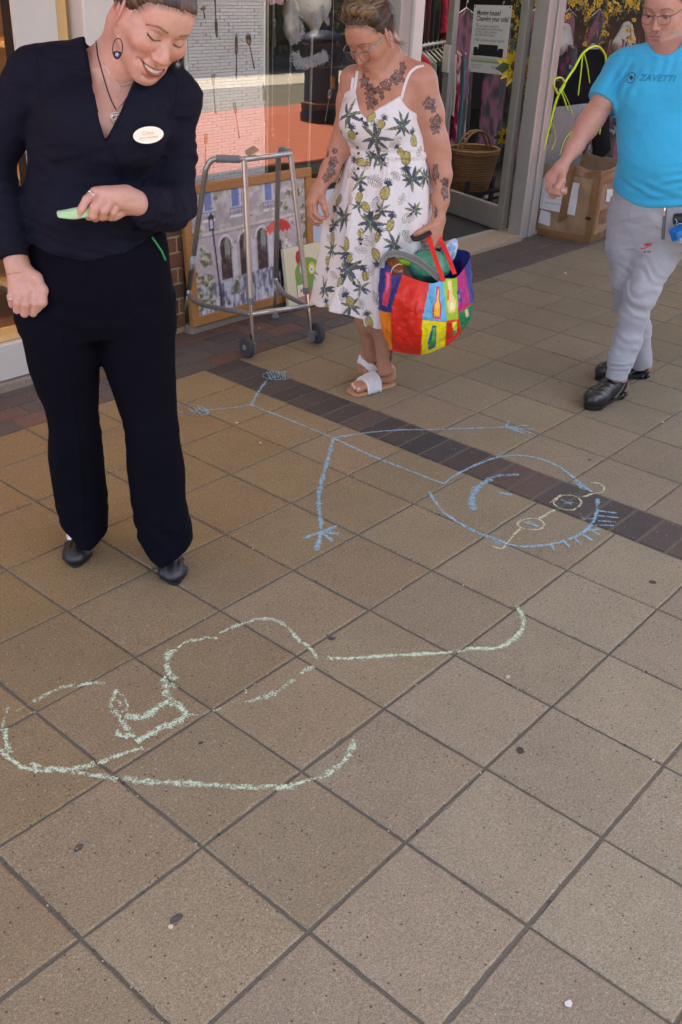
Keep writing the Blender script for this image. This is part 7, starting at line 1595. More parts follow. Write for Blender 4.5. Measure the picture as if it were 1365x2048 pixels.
for k_,a,b,l in (('knife',(434,75),(430,-6),'knife handle hanging at the very top, left of the other upright knife'),('knife',(473,66),(473,158),'thin upright knife hanging in front of the white screen, left of the shiny spoon'),('spoon',(495,66),(509,137),'shiny dark bowled spoon hanging at an angle before the white screen'),
    ('fork',(469,205),(479,276),'fork hanging tines up over the middle of the white screen'),('fork',(412,266),(411,340),'fork hanging lowest left, its handle ending behind the walking frame grip'),('fork',(426,148),(431,226),'small dark bent fork on the left half of the white screen'),
    ('spoon',(369,152),(366,108),'teaspoon hanging beside the smiling woman\'s face'),('fork',(549,38),(551,95),'white glinting fork hanging just left of the cream jewellery busts'),('knife',(527,164),(531,244),'pale knife hanging on the right edge of the white screen'),
    ('spoon',(582,152),(576,222),'slim spoon hanging just left of the reflected litter bin'),('spoon',(662,178),(650,247),'curved thin spoon hanging right of the reflected litter bin'),('fork',(545,256),(556,320),'faint fork hanging low above the painting, right of the screen'),('knife',(578,276),(577,312),'short knife tip hanging lowest above the right end of the walking frame'),('spoon',(406,12),(410,36),'small dark spoon hanging at the very top beside the woman\'s hair')): spoonlike(k_,a,b,l)
# jewellery busts
M['bustwhite']=mat('cream_bust',lin(212,206,190),.6); M['lacesilver']=mat('silver_lace',(.6,.6,.6),.3,.9)
def bust(px,py,s,rz,label):
    c=gy(px,py,3.18); root=empty('jewellery_bust',(c[0],c[1],c[2]-.14*s),label,'jewellery bust'); Rz=rotz(rz); W=lambda p:c+Rz@(np.array(p,float)*s)
    S=Sdf(); S.ell(W((0,0,0)),np.array((.105,.045,.085))*s,Rz,.02); S.cap(W((-.08,0,.06)),W((0,0,.09)),.030*s,.042*s,.03); S.cap(W((.08,0,.06)),W((0,0,.09)),.030*s,.042*s,.03); S.cap(W((0,0,.08)),W((0,.0,.13)),.044*s,.038*s,.04); S.cap(W((0,-.01,-.03)),W((0,-.01,-.12)),.050*s,.018*s,.04)
    m=S.surf([(c-.26*s,c+.26*s,.005)]); mesh_from('torso',*m,M['bustwhite'],root); return c,W,root
def lacework(pts,wd,label,n=170,seed=1,yy=-.05):
    rs=np.random.RandomState(seed); P=smoothpath(pts,10); mb=MB()
    for k in range(n):
        c=P[rs.randint(len(P))]+np.array([rs.uniform(-wd,wd),rs.uniform(-.004,.004),rs.uniform(-wd,wd)]); r=rs.uniform(.004,.010); a0=rs.uniform(0,6); mb.tube([c+np.array([r*math.cos(t),.002*math.sin(t*3),r*math.sin(t)]) for t in np.linspace(a0,a0+5,9)],.0012,4,caps=False)
    o=mb.build('lace_necklace',M['lacesilver'],smooth=True,fix=False); obj_at(o,P[0]); tag(o,label,'necklace'); return o
c,W,_=bust(582,48,.72,.5,'small tilted cream jewellery bust, left of the larger bust in the window'); c,W,_=bust(628,5,1.15,-.1,'larger cream jewellery bust with a pointed front at the top of the window')
gyp=lambda x,y,Y=3.10: gy(x,y,Y)
lacework([gyp(586,8),gyp(598,30),gyp(604,55),gyp(600,72),gyp(588,80)],.016,'black and silver lace necklace draped over the small tilted bust',150,1)
lacework([gyp(645,10),gyp(652,30),gyp(655,44)],.013,'silver lace necklace on the right shoulder of the larger bust',80,2); lacework([gyp(625,26),gyp(632,38),gyp(636,50)],.009,'fine dangling bib necklace at the centre of the larger bust',60,3)
lacework([gyp(590,112,3.05),gyp(600,128,3.05),gyp(620,124,3.05),gyp(640,118,3.05),gyp(652,110,3.05)],.024,'wide silver lace collar hanging below the busts in the window',420,4)
sf=MB(); sf.box((3.30,3.24,1.245),(.62,.26,.008)); o=sf.build('glass_shelf',M['glass']); obj_at(o,(3.30,3.24,1.245)); tag(o,'thin glass shelf carrying the cream jewellery busts','shelf')
bk=empty('display_backdrop',(2.85,3.75,.03),'dark curtain panel behind the window display','backdrop'); mb=MB(); mb.grid(lambda u,v:np.stack([2.02+1.60*u,3.75+.02*np.sin(u*70),.03+2.6*v],-1),150,4); mb.build('curtain',mat('dark_curtain',(.02,.021,.026),.95),bk,smooth=True)

# ---- poster on the door glass
def dpx(px,py,off=-.004): return gpl(px,py,hp+dn*off,dn)
pq=[dpx(938,141),dpx(1011,149),dpx(1027,13),dpx(951,8)]
sgn=-1 if (CC-hp)@dn<0 else 1
o4=[p+dn*sgn*.006 for p in pq]; pu=norm(o4[1]-o4[0]); pv=np.array([0,0,1.]); pn=dn*sgn; w_=np.linalg.norm(o4[1]-o4[0]); h_=(o4[3]-o4[0])[2]; c0_=(o4[0]+o4[1]+o4[2]+o4[3])/4
po=empty('poster',tuple(c0_),'white poster on the open glass door asking about moving house and changing sofa','poster'); RP=np.stack([pu,pv,pn],1)
if np.linalg.det(RP)<0: RP[:,2]*=-1
mb=MB(); mb.poly([c0_-pu*w_/2-pv*h_/2,c0_+pu*w_/2-pv*h_/2,c0_+pu*w_/2+pv*h_/2,c0_-pu*w_/2+pv*h_/2],pn,.0008); mb.build('sheet',mat('poster_paper',lin(206,208,206),.6),po)
M['textgrey']=mat('charcoal_ink',lin(52,54,58),.7); M['textlight']=mat('light_grey_ink',lin(120,122,124),.7)
def ptxt(t,x,y,s,mt,al='LEFT',b=0): return text_mesh(t,s,RP,c0_+pu*(x*w_)+pv*(y*h_)+pn*.0014,mt,'lettering',po,th=.0001,align=al,bold=b)
k=w_/.30
ptxt('Moving house?',-.40,.385,.032*k,M['textgrey'],b=.0006*k); ptxt('Changing your sofa?',-.40,.300,.032*k,M['textgrey'],b=.0006*k); ptxt('...',-.40,.25,.03*k,M['textgrey'])
for i_,t in enumerate(('We are always looking for','good quality preloved furniture','to help us raise funds for','Saint Barnabas Hospice')): ptxt(t,-.40,.195-i_*.043,.0175*k,M['textlight'])
ptxt('FREE collection service available',-.40,-.012,.0185*k,M['textlight'])
def prect(x0,x1,y0,y1,mt,z=.0014,nm='print'): mb=MB(); mb.poly([c0_+pu*(x*w_)+pv*(y*h_)+pn*z for x,y in ((x0,y0),(x1,y0),(x1,y1),(x0,y1))],pn,.0002); mb.build(nm,mt,po)
M['sofablk']=mat('sofa_print',(.016,.018,.018),.6); prect(-.36,.36,-.245,-.145,M['sofablk']); prect(-.27,.25,-.15,-.075,M['sofablk'],.0012); prect(-.40,-.29,-.25,-.12,M['sofablk'],.0011); prect(.27,.40,-.25,-.12,M['sofablk'],.0011); prect(-.34,-.31,-.27,-.245,M['ink']); prect(.33,.36,-.27,-.245,M['ink']); prect(-.45,.33,-.345,-.31,mat('olive_print',lin(150,176,108),.6)); prect(-.44,.42,-.305,-.28,mat('beige_print',lin(190,180,160),.6),.0010)
ptxt('Donate your furniture today',-.42,-.328,.016*k,M['white_paint']); ptxt('Registered charity',-.42,-.39,.013*k,M['textlight']); ptxt('Hospice',.12,-.40,.022*k,M['textlight']); ptxt('call or visit us',-.42,-.43,.013*k,M['textlight'])
for sx,sy in ((-1,-1),(1,-1),(1,1),(-1,1)): mb=MB(); mb.sph(c0_+pu*sx*w_*.46+pv*sy*h_*.475+pn*.002,.0045*k); mb.build('sticky_dot',M['greyplastic'],po,smooth=True)

# ---- clothes inside the shop
def garment(x,y,zt,w_,h,col,label,rz=0.,group='clothes hanging inside the shop',c2=None,seed=1,name='garment',cat='garment'):
    root=empty(name,(x,y,zt-h),label,cat,group); Rz=rotz(rz); mb=MB(); rs=np.random.RandomState(seed); ph=rs.uniform(0,6,3)
    def fn(u,v):
        a=u*2*np.pi; sh=np.clip(v/.10,0,1)**.6; half=w_/2*(.18+.82*sh)*(.80+.25*v+.03*np.sin(v*9+ph[0])); th=.028+.012*v+.012*np.sin(a*5+ph[1]+v*3)*v+.006*np.sin(a*11+ph[2])*v
        X=np.cos(a)*half; Y_=np.sin(a)*th; Z=-v*h-.012*np.cos(a*3+ph[0])*v; P=np.stack([X,Y_,Z],-1)@Rz.T; return P+np.array([x,y,zt])
    base=np.array(lin(*col)); nu,nv=44,26
    U,V_=np.meshgrid(np.linspace(0,1,nu),np.linspace(0,1,nv)); cc=np.tile(base,(nu*nv,1))
    if c2 is not None: f=fbm(np.stack([U.ravel()*14,V_.ravel()*16,U.ravel()*0],-1),seed,3); cc[f>.08]=lin(*c2); cc[f<-.3]=base*.4
    mb.grid(fn,nu,nv,cc); mb.build('cloth',M['vc_cloth'],root,smooth=True,fix=False)
    mb=MB(); T=lambda a,b: np.array([x,y,zt])+Rz@np.array([a,0,b]); mb.tube([T(-w_*.42,-.05),T(0,.015),T(w_*.42,-.05)],.005,6); mb.tube([T(0,.015),T(0,.05),T(.018,.07),T(.034,.052)],.002,6); mb.build('hanger',M['white_paint'],root,smooth=True)
    return root
def rail(x0,y0,x1,y1,z,label):
    root=empty('clothes_rail',((x0+x1)/2,(y0+y1)/2,.02),label,'clothes rail'); mb=MB(); mb.tube([(x0,y0,z),(x1,y1,z)],.012,10); mb.build('bar',M['alu'],root,smooth=True)
    for x,y in ((x0,y0),(x1,y1)): mb=MB(); mb.tube([(x,y,.03),(x,y,z)],.012,10); mb.box((x,y,.03),(.40,.05,.025)); mb.build('upright',M['alu'],root,smooth=True,auto=40)
rail(4.10,4.75,5.1,4.75,1.64,'chrome clothes rail glimpsed through the shop doorway'); rail(5.55,4.05,6.9,4.60,1.12,'lower clothes rail behind the glass door, full of dark clothes')
for i_,(px,cl,c2,w_,h,lb) in enumerate(((828,(44,18,24),None,.42,1.0,'dark maroon coat at the left edge of the doorway'),(838,(92,30,34),None,.40,.95,'rust red dress hanging beside the maroon coat'),(848,(30,32,34),None,.40,1.05,'long charcoal coat in the doorway'),(858,(24,34,24),(60,70,50),.38,.95,'dark green patterned blouse beyond the charcoal coat'),(872,(190,24,62),(120,10,40),.36,.42,'crimson satin top bright in the doorway'),(884,(150,60,50),None,.30,.55,'faded brick red skirt hanging below the crimson top'))):
    c=gy(px,20,4.60-.03*i_); garment(c[0],c[1],1.60,w_,h,cl,lb,rz=1.2,seed=i_+3,c2=c2)
for i_,(t,cl,c2,h,lb) in enumerate(((.02,(196,40,66),None,.75,'rose pink top at the near end of the lower rail'),(.10,(120,150,130),None,.6,'pale green cardigan on the lower rail'),(.18,(20,20,24),None,.85,'black dress on the lower rail'),(.27,(66,60,56),None,.85,'grey brown coat on the lower rail'),(.36,(26,20,24),(120,60,60),.8,'black and red spotted blouse on the lower rail'),(.46,(60,56,60),None,.85,'slate cardigan on the lower rail'),(.56,(200,190,176),None,.5,'cream top behind the poster'),(.68,(190,40,90),(214,190,186),.75,'pink and white flowered skirt behind the basket'),(.80,(40,128,140),None,.85,'teal scarf dress near the right door stile'),(.92,(58,24,52),(200,190,196),.9,'purple flowered dress behind the yellow blooms'))):
    garment(5.55+1.35*t,4.05+.55*t,1.07,.34,h,cl,lb,rz=1.3,seed=i_+20,c2=c2,group='clothes on the lower rail')
# wicker basket on a dark stand
M['wicker']=mat('wicker',lin(148,112,70),.6,nz=.3,nscale=80,bump=.8,bscale=140)
bc2=gy(945,335,3.62); bk=empty('wicker_basket',tuple(bc2-np.array([0,0,.13])),'wicker shopping basket with a hoop handle seen through the door glass','basket')
mb=MB(); cx,cy,cz=bc2; nst=64
for k in range(15):
    f=k/14; r=.125+.055*f**.8; mb.tube([(cx+r*1.15*math.cos(a)*(1+.012*math.sin(a*32+k*3.14)),cy+r*math.sin(a)*(1+.012*math.sin(a*32+k*3.14)),cz-.15+.27*f) for a in np.linspace(0,2*np.pi,nst+1)[:-1]],.0105,5,closed=True)
mb.build('weave',M['wicker'],bk,smooth=True,fix=False)
mb=MB()
for dz in (0,.018): mb.tube([(cx+.21*math.cos(a),cy+.185*math.sin(a),cz+.12+dz) for a in np.linspace(0,2*np.pi,41)[:-1]],.013,6,closed=True)
mb.build('rim',M['wicker'],bk,smooth=True,fix=False)
for s_ in (-.02,.02): mb=MB(); mb.tube([(cx+.20*math.cos(a),cy+s_,cz+.12+.15*math.sin(a)) for a in np.linspace(0,np.pi,26)],.0095,6); mb.build('handle',M['wicker'],bk,smooth=True)
sd3=empty('basket_stand',(cx,cy,.02),'dark metal stand under the wicker basket','stand')
for dx in (-.16,.02,.19): mb=MB(); mb.box((cx+dx,cy-.08,cz*.5-.04),(.045,.02,cz-.06)); mb.box((cx+dx,cy+.12,cz*.5-.08),(.045,.02,cz-.13)); mb.build('leg',mat('slate_metal',(.03,.035,.045),.5),sd3)
mb=MB(); mb.box((cx,cy,cz-.17),(.42,.32,.02)); mb.build('shelf',M['black'],sd3)
mb=MB(); b=gy(970,385,3.75); mb.box(b,(.30,.2,.03)); o=mb.build('low_shelf',M['white_paint']); obj_at(o,b); tag(o,'low grey shelf edge behind the basket stand','shelf')

# ---- artificial flowers
YEL=[(.75,.52,.02),(.85,.62,.04),(.60,.40,.02)]; GRN=[(.05,.09,.02),(.10,.14,.04)]
def flower(mb,c,r,n,n_pet,rs,col,cc=(.12,.05,.02)):
    F=frame(n,(1,.2,.1)); 
    for ring in range(2):
        for k in range(n_pet):
            a=k*6.283/n_pet+ring*.3; d=F[:,0]*math.cos(a)+F[:,1]*math.sin(a); s_=np.cross(F[:,2],d); L_=r*(1-.25*ring)*rs.uniform(.85,1.1); w_=r*.20; z=F[:,2]*r*(.10+.12*ring)
            P=[c+d*r*.15,c+d*L_*.5+s_*w_+z*.8,c+d*L_+z*.2,c+d*L_*.5-s_*w_+z*.8]; col_=np.array(col[rs.randint(len(col))]); mb.add(P,[(0,1,2,3)],col_)
    mb.sph(c+F[:,2]*r*.1,(r*.28,r*.28,r*.12),R=F,n=10,m=5,col=cc)
def sunflower(px,py,Y,r,label,tilt=(-.8,-.7,.2)):
    c=gy(px,py,Y); rs=np.random.RandomState(int(px)); mb=MB(); flower(mb,c,r,norm(tilt),13,rs,YEL); root=empty('sunflower',tuple(c),label,'artificial flower'); mb.build('bloom',M['vc'],root,fix=False); mb=MB(); mb.tube([c,c+np.array([.02,.03,-.05]),c+np.array([.03,.03,.22])],.004,6,col=(.06,.1,.03)); mb.build('stem',M['vc'],root)
    mb=MB(); 
    for k in range(4): a=k*1.6; d=np.array([math.cos(a),.1,math.sin(a)]); p=c+np.array([0,.02,0]); q=np.cross(d,[0,1,0]); mb.add([p,p+d*r*.8+q*r*.25,p+d*r*1.4,p+d*r*.8-q*r*.25],[(0,1,2,3)],(.07,.12,.04))
    mb.build('leaf',M['vc'],root,fix=False)
sunflower(1032,132,3.02,.135,'big yellow silk sunflower beside the poster'); sunflower(1012,272,3.35,.085,'yellow silk flower drooping beside the teal dress',(-.7,-.8,-.4))
def garland(pts,Y,label,n,seed,spread=.035,fs=.022):
    rs=np.random.RandomState(seed); P=smoothpath([gy(x,y,Y) for x,y in pts],12); root=empty('flower_garland',tuple(P[0]),label,'garland'); mb=MB(); mb.tube(P,.003,5,col=(.08,.08,.04)); mb.build('vine',M['vc'],root,smooth=True); mb=MB(); ml=MB()
    for k in range(n):
        c=P[rs.randint(len(P))]+rs.normal(0,1,3)*np.array([spread,.02,spread]); nn=norm(np.array([rs.normal(0,.5),-1,rs.normal(0,.5)]))
        if rs.rand()<.5: flower(mb,c,fs*rs.uniform(.7,1.3),nn,6,rs,YEL,(.3,.16,.02))
        else:
            d=norm(rs.normal(size=3)); q=norm(np.cross(d,nn)); L_=fs*1.6; ml.add([c,c+d*L_*.5+q*L_*.25,c+d*L_,c+d*L_*.5-q*L_*.25],[(0,1,2,3)],np.array(GRN[rs.randint(2)])*rs.uniform(.8,1.6))
    mb.build('bloom',M['vc'],root,fix=False); ml.build('leaf',M['vc'],root,fix=False)
garland([(1030,-30),(1034,20),(1040,60),(1030,90)],3.1,'garland of yellow flowers hanging inside the door stile',70,1)
garland([(1040,150),(1046,220),(1030,300),(1012,400)],3.3,'sparse flower garland trailing down to the shop floor',36,2,.03)
garland([(1070,-20),(1120,10),(1180,-5),(1240,12),(1290,0)],3.05,'yellow leafy garland along the top of the right window',200,3,.05,.026)
garland([(1215,0),(1210,50),(1195,95)],3.05,'strand of yellow flowers hanging left of the mannequin',60,4,.025); garland([(1165,0),(1175,40),(1172,90)],3.05,'short yellow strand over the neon trimmed bag',44,5,.022); garland([(1268,0),(1262,50),(1262,80)],3.05,'yellow strand hanging beside the man\'s glasses',44,6,.02)

# ---- mannequins in the right hand window
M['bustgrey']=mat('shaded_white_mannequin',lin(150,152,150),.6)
def mannequin(px,py,Y,label,seed,rz=0.,dl='flowered purple and black dress on the shop mannequin'):
    c=gy(px,py,Y); Rz=rotz(rz); W=lambda p:c+Rz@np.array(p,float); root=empty('mannequin',(c[0],c[1],.03),label,'mannequin')
    S=Sdf(); S.cap(W((-.06,0,.0)),W((-.165,0,-.05)),.045,.040,.05); S.cap(W((.06,0,.0)),W((.165,0,-.05)),.045,.040,.05); S.ell(W((0,0,-.14)),(.165,.095,.15),Rz,.05); S.cap(W((0,0,-.02)),W((0,0,.065)),.058,.046,.05); S.ell(W((0,0,-.38)),(.125,.09,.15),Rz,.05); S.ell(W((0,0,-.55)),(.16,.11,.13),Rz,.05)
    m=S.surf([(c-np.array([.3,.3,.72]),c+np.array([.3,.3,.2]),.007)]); mesh_from('torso',*m,M['bustgrey'],root)
    mb=MB(); mb.tube([(c[0],c[1],.04),(c[0],c[1],c[2]-.6)],.014,10); mb.lathe([(.14,0),(.14,.015),(.02,.03)],(c[0],c[1],.02),24); mb.build('pole',M['black'],root,smooth=True,auto=40)
    mb=MB(); ph=seed
    def fn(u,v):
        a=u*2*np.pi; z=-.05-v*1.05; r=.165+.02*np.sin(v*6)+.10*np.clip(v-.35,0,1); fold=1+.07*np.sin(a*9+ph)*np.clip(v-.2,0,1); top=.10*np.abs(np.sin(a))*(v<.03); return c+(np.stack([np.cos(a)*r*fold,np.sin(a)*r*.68*fold,z-top*0+.04*np.cos(a)**2*(v<.02)],-1))@Rz.T
    nu,nv=90,110; U,V_=np.meshgrid(np.linspace(0,1,nu),np.linspace(0,1,nv)); f=fbm(np.stack([np.cos(U*6.28).ravel()*3.2,np.sin(U*6.28).ravel()*3.2,V_.ravel()*11],-1),seed,4); f2=fbm(np.stack([np.cos(U*6.28).ravel()*7,np.sin(U*6.28).ravel()*7,V_.ravel()*24],-1),seed+9,3)
    cc=np.tile(np.array((.010,.010,.016)),(nu*nv,1)); cc[f>.05]=(.075,.008,.035); cc[(f>.05)&(f2>.1)]=(.18,.03,.09); cc[(f<-.12)&(f2>.08)]=(.34,.33,.36); cc[(f2<-.28)]=(.02,.05,.035)
    mb.grid(fn,nu,nv,cc); o=mb.build('dress',M['vc_cloth'],root,smooth=True,fix=False)
mannequin(1128,78,3.35,'white mannequin in a purple floral dress just right of the door post',4,.4); mannequin(1252,72,3.30,'white mannequin in a dark purple dress beside the man\'s head',9,.1); mannequin(1185,110,4.3,'mannequin in a dark floral dress set back behind the neon trimmed bag',14,.2)
for i_,(x,lb) in enumerate(((6.6,'dark flowered frock furthest left at the back of the right window'),(7.15,'dark flowered frock second from left at the back of the right window'),(7.7,'dark flowered frock in the middle at the back of the right window'),(8.3,'dark flowered frock second nearest the man at the back of the right window'),(8.9,'dark flowered frock nearest the man at the back of the right window'))): garment(x,4.4,1.35,.6,1.3,(24,16,28),lb,rz=.2,seed=i_+60,c2=(120,60,84),group='frocks at the back of the right window')

# ---- neon trimmed bag leaning on the window
M['neon']=mat('neon_yellow_trim',lin(206,238,48),.55); M['blackvinyl']=mat('black_vinyl',(.006,.006,.007),.85,spec=.08,bump=.5,bscale=30); M['clearplastic']=mat('cloudy_grey_plastic',lin(112,114,114),.4,nz=.18,nscale=18,bump=.6,bscale=26,spec=.7)
nb_=empty('costume_bag',(5.75,2.74,0),'black and clear plastic costume bag with neon yellow piping and ties, behind the carton','bag')
YN=2.765
def sheet(poly,Y,mt,nm,th=.018):
    P=np.array([gy(x,y,Y) for x,y in poly]); xs,zs=P[:,0],P[:,2]; g=.012; X,Z=np.meshgrid(np.arange(xs.min(),xs.max(),g),np.arange(zs.min(),zs.max(),g)); d=sdpoly(X.ravel(),Z.ravel(),np.stack([xs,zs],1)).reshape(X.shape); inside=d<.004
    bul=np.sqrt(np.clip(-d/.10,0,1))*th+.008*fbm(np.stack([X.ravel()*9,Z.ravel()*5,X.ravel()*0],-1),5,3).reshape(X.shape); V=[];ix=-np.ones(X.shape,int)
    for j in range(X.shape[0]):
        for i in range(X.shape[1]):
            if inside[j,i]: ix[j,i]=len(V); V.append((X[j,i],Y-bul[j,i],Z[j,i]))
    Fc=[]; n=len(V)
    for j in range(X.shape[0]-1):
        for i in range(X.shape[1]-1):
            q=(ix[j,i],ix[j,i+1],ix[j+1,i+1],ix[j+1,i])
            if min(q)>=0: Fc.append(q); Fc.append(tuple(n+k for k in q[::-1]))
    V2=[(x,Y+.006,z) for x,y,z in V]; mb=MB(); mb.add(V+V2,Fc); return mb.build(nm,mt,nb_,smooth=True,fix=False)
sheet([(1128,178),(1150,138),(1168,106),(1186,95),(1200,96),(1210,110),(1216,160),(1222,300),(1190,330),(1178,210),(1118,212)],YN,M['blackvinyl'],'upper_panel'); sheet([(1112,212),(1180,205),(1168,290),(1155,350),(1084,350),(1094,290)],YN-.004,M['clearplastic'],'lower_panel')
def ntube(L_,r,Y=YN-.022): return smoothpath([gy(x,y,Y) for x,y in L_],8)
mb=MB(); mb.tube(ntube([(1070,372),(1078,325),(1090,290),(1103,240),(1112,205),(1122,180),(1136,156),(1150,135),(1166,107),(1185,93),(1200,94),(1211,110),(1213,130)],1),.0085,8,flat=.7); mb.build('piping',M['neon'],nb_,smooth=True)
for L_,r in (([(1118,190),(1108,170),(1110,158),(1124,155),(1130,168),(1120,186)],.008),([(1166,107),(1163,140),(1157,190)],.0055),([(1169,107),(1175,130),(1180,165)],.005),([(1120,178),(1128,195),(1136,220)],.0065),([(1124,176),(1138,205),(1148,236)],.003),([(1206,230),(1203,250),(1200,268)],.005),([(1106,245),(1112,275),(1104,300)],.003),([(1120,310),(1130,280),(1145,262),(1160,258)],.0035)): mb=MB(); mb.tube(ntube(L_,1,YN-.03),r,6,flat=.6); mb.build('tie',M['neon'],nb_,smooth=True)

# ---- cardboard carton
M['card']=mat('corrugated_card',lin(150,122,92),.85,nz=.12,nscale=9,bump=.35,bscale=40); M['tape']=mat('brown_parcel_tape',lin(130,94,60),.3,nz=.15,nscale=12,spec=.6,bump=.3,bscale=25); M['paper']=mat('white_paper',lin(205,206,208),.8,nz=.04,bump=.2,bscale=30)
cb0=np.array([5.42,2.36,0.]); cl=np.array([5.35,2.80,0.]); crr=np.array([6.06,2.44,0.]); e1_=crr-cb0; e2_=cl-cb0; HB=.485
cx_=empty('cardboard_box',tuple(cb0+e1_/2+e2_/2),'battered open cardboard carton with parcel tape and white paper labels','box')
def face(a,b,nm,seed,th=.007):
    n=norm(np.cross(b-a,[0,0,1.])); ctr=cb0+e1_/2+e2_/2; n=n if (a-ctr)@n>0 else -n; nu,nv=48,40; mb=MB(); L_=np.linalg.norm(b-a)
    def mk(off):
        def fn(u,v):
            P=a+(b-a)*u[:,None]+np.array([0,0,1.])*(v*HB)[:,None]; dent=.022*fbm(np.stack([u*4+seed,v*4,u*0],-1),seed,4)*np.sin(np.pi*np.clip(u,0,1))**.5; bulge=.014*np.sin(np.pi*u)*np.sin(np.pi*np.clip(v*1.0,0,1)); top=(v>.97)*.010*nz3(np.stack([u*9,u*0+seed,u*0],-1),seed); return P+n*(dent+bulge+off)[:,None]+np.array([0,0,1.])*top[:,None]
        return fn
    f1,f2=mk(0.),mk(-th); u,v=np.meshgrid(np.linspace(0,1,nu),np.linspace(0,1,nv)); A_=f1(u.ravel(),v.ravel()); B_=f2(u.ravel(),v.ravel()); N_=nu*nv
    Fc=[(j*nu+i,j*nu+i+1,(j+1)*nu+i+1,(j+1)*nu+i) for j in range(nv-1) for i in range(nu-1)]+[(N_+j*nu+i,N_+(j+1)*nu+i,N_+(j+1)*nu+i+1,N_+j*nu+i+1) for j in range(nv-1) for i in range(nu-1)]+[((nv-1)*nu+i,(nv-1)*nu+i+1,N_+(nv-1)*nu+i+1,N_+(nv-1)*nu+i) for i in range(nu-1)]
    mb.add(np.vstack([A_,B_]),Fc); mb.build(nm,M['card'],cx_,smooth=True,auto=40)
    return f1,n
fl,nl=face(cb0,cl,'side_panel',3); fr_,nr=face(cb0,crr,'side_panel',5); face(cl,cl+e1_,'side_panel',7); face(crr,crr+e2_,'side_panel',9)
mb=MB(); mb.poly([cb0+np.array([0,0,.01]),crr+np.array([0,0,.01]),crr+e2_+np.array([0,0,.01]),cl+np.array([0,0,.01])],(0,0,1),.006); mb.build('base',M['card'],cx_)
def patch(f,n,quad,mt,nm,off=.0025,nn=9):
    q=np.array(quad,float); u,v=np.meshgrid(np.linspace(0,1,nn),np.linspace(0,1,nn)); u=u.ravel()[:,None];v=v.ravel()[:,None]; uv=(q[0]*(1-u)+q[1]*u)*(1-v)+(q[3]*(1-u)+q[2]*u)*v; P=f(uv[:,0],uv[:,1])+n*off; mb=MB(); mb.add(P,[(j*nn+i,j*nn+i+1,(j+1)*nn+i+1,(j+1)*nn+i) for j in range(nn-1) for i in range(nn-1)]); return mb.build(nm,mt,cx_,smooth=True,fix=False)
def uvpx(a,b,px,py):
    n=norm(np.cross(b-a,[0,0,1.])); p=gpl(px,py,a,n); return ((p-a)@(b-a)/((b-a)@(b-a)),p[2]/HB)
UL=lambda *pts:[uvpx(cb0,cl,*p) for p in pts]; UR=lambda *pts:[uvpx(cb0,crr,*p) for p in pts]
patch(fl,nl,UL((1152,430),(1081,415),(1088,354),(1162,366)),M['paper'],'paper_label',.004); patch(fl,nl,UL((1101,452),(1078,444),(1084,418),(1104,424)),M['paper'],'paper_label',.004)
patch(fl,nl,[(.55,.22),(.42,.30),(.40,1.0),(.52,1.0)],M['tape'],'tape',.0065); patch(fl,nl,[(0,.0),(1,.0),(1,.10),(0,.10)],M['tape'],'tape'); patch(fl,nl,[(0.,.1),(.10,.1),(.10,.99),(0,.99)],M['tape'],'tape',.003); patch(fl,nl,[(0,.88),(.6,.9),(.6,.99),(0,.99)],M['tape'],'tape',.0035)
patch(fr_,nr,[(0,0),(1,0),(1,.10),(0,.10)],M['tape'],'tape'); patch(fr_,nr,[(0,.1),(.09,.1),(.09,.99),(0,.99)],M['tape'],'tape',.003); patch(fr_,nr,[(.12,.80),(.95,.80),(.95,.97),(.12,.97)],M['tape'],'tape'); patch(fr_,nr,[(.15,.25),(.36,.22),(.36,.42),(.15,.44)],M['tape'],'tape',.003)
patch(fr_,nr,UR((1209,403),(1223,402),(1222,377),(1213,378)),M['paper'],'paper_label',.004); patch(fl,nl,UL((1182,441),(1172,438),(1174,432),(1184,434)),mat('torn_hole',(.02,.014,.01),.9),'tear',.0035)
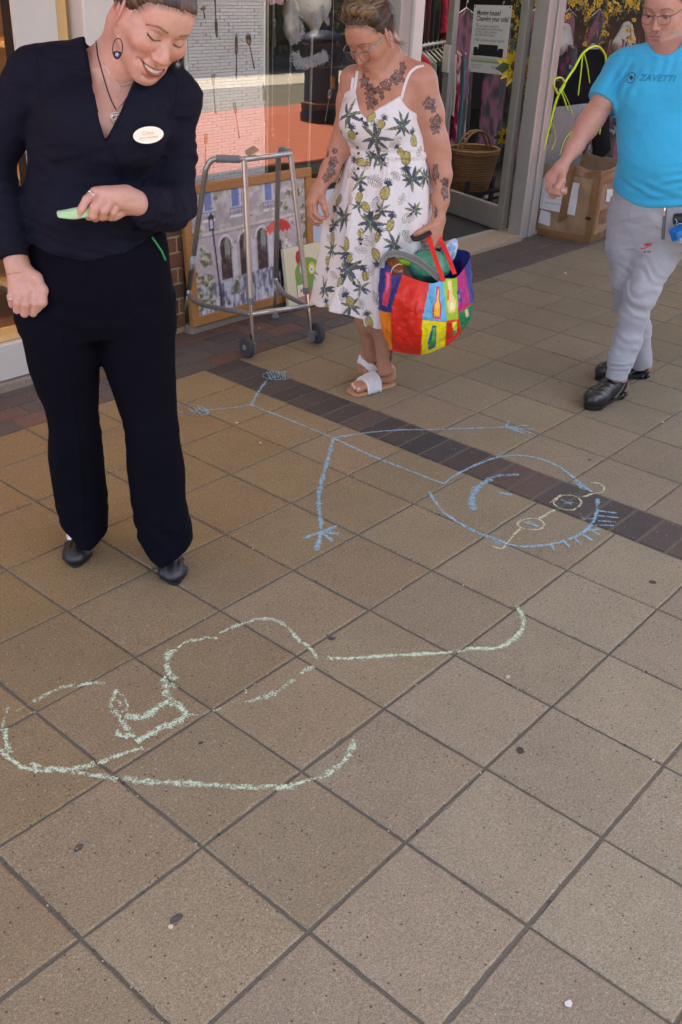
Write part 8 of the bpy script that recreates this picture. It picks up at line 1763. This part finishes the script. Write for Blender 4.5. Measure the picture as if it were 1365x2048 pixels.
mb=MB(); ft=gz(0,0)*0; 
for (y0,w__,n__) in ((.62,.40,9),(.55,.34,7),(.48,.42,10)):
    u=np.linspace(.80,.80-w__,n__*5); v=y0+.012*np.sin(np.arange(n__*5)*1.7)*(np.sin(np.arange(n__*5)*.6)>-.6); mb.tube(fl(u,v)+nl*.0062,.0011,4)
mb.build('handwriting',mat('pencil_grey',lin(120,122,134),.8),cx_)
mb=MB(); p=cl+e1_*.42+np.array([0,0,HB]); mb.grid(lambda u,v:p+np.array([.10,0,0])*u[:,None]*norm(e1_)[0]+np.stack([u*0,-.05*v,.02*np.sin(u*3)-.02*v],-1),10,5); mb.build('torn_flap',M['card'],cx_,smooth=True)

# ---- litter on the slabs
def scrap(px,py,r,col,label,seed,name='paper_scrap'):
    r=r*.72; c=gz(px,py); rs=np.random.RandomState(seed); mb=MB(); a=np.linspace(0,6.283,8)[:-1]; P=[c+np.array([r*math.cos(t)*rs.uniform(.6,1.2),r*math.sin(t)*rs.uniform(.5,1.1),.0024+r*.12*rs.rand()]) for t in a]; mb.poly(P,(0,0,1),.0016); o=mb.build(name,mat(name,col,.8)); obj_at(o,c); tag(o,label,'scrap')
scrap(474,847,.010,lin(230,205,160),'cream crumb on the slab left of the blue stick figure\'s knee',1); scrap(521,887,.008,lin(225,190,150),'pale crumb below the blue chalk body line',2); scrap(1133,549,.016,lin(206,150,140),'pinkish scrap on the slabs between the two walkers',3); scrap(1131,546,.009,lin(230,226,218),'white fleck lying against the pinkish scrap',4); scrap(1327,846,.009,lin(220,190,160),'beige scrap near the right edge past the black trainers',5); scrap(1136,2010,.011,lin(205,202,205),'white splatter near the bottom right corner',6,'splatter'); scrap(722,648,.007,lin(230,220,210),'tiny white crumb behind the white sandals',7); scrap(1017,1356,.010,lin(205,190,165),'flat beige crumb right of the green chalk tail',8); scrap(519,657,.007,lin(220,220,220),'white fleck on the bricks left of the walking frame wheel',9); scrap(341,1857,.008,lin(220,200,175),'pale crumb beside the dark gum spot in the nearest slab',10)
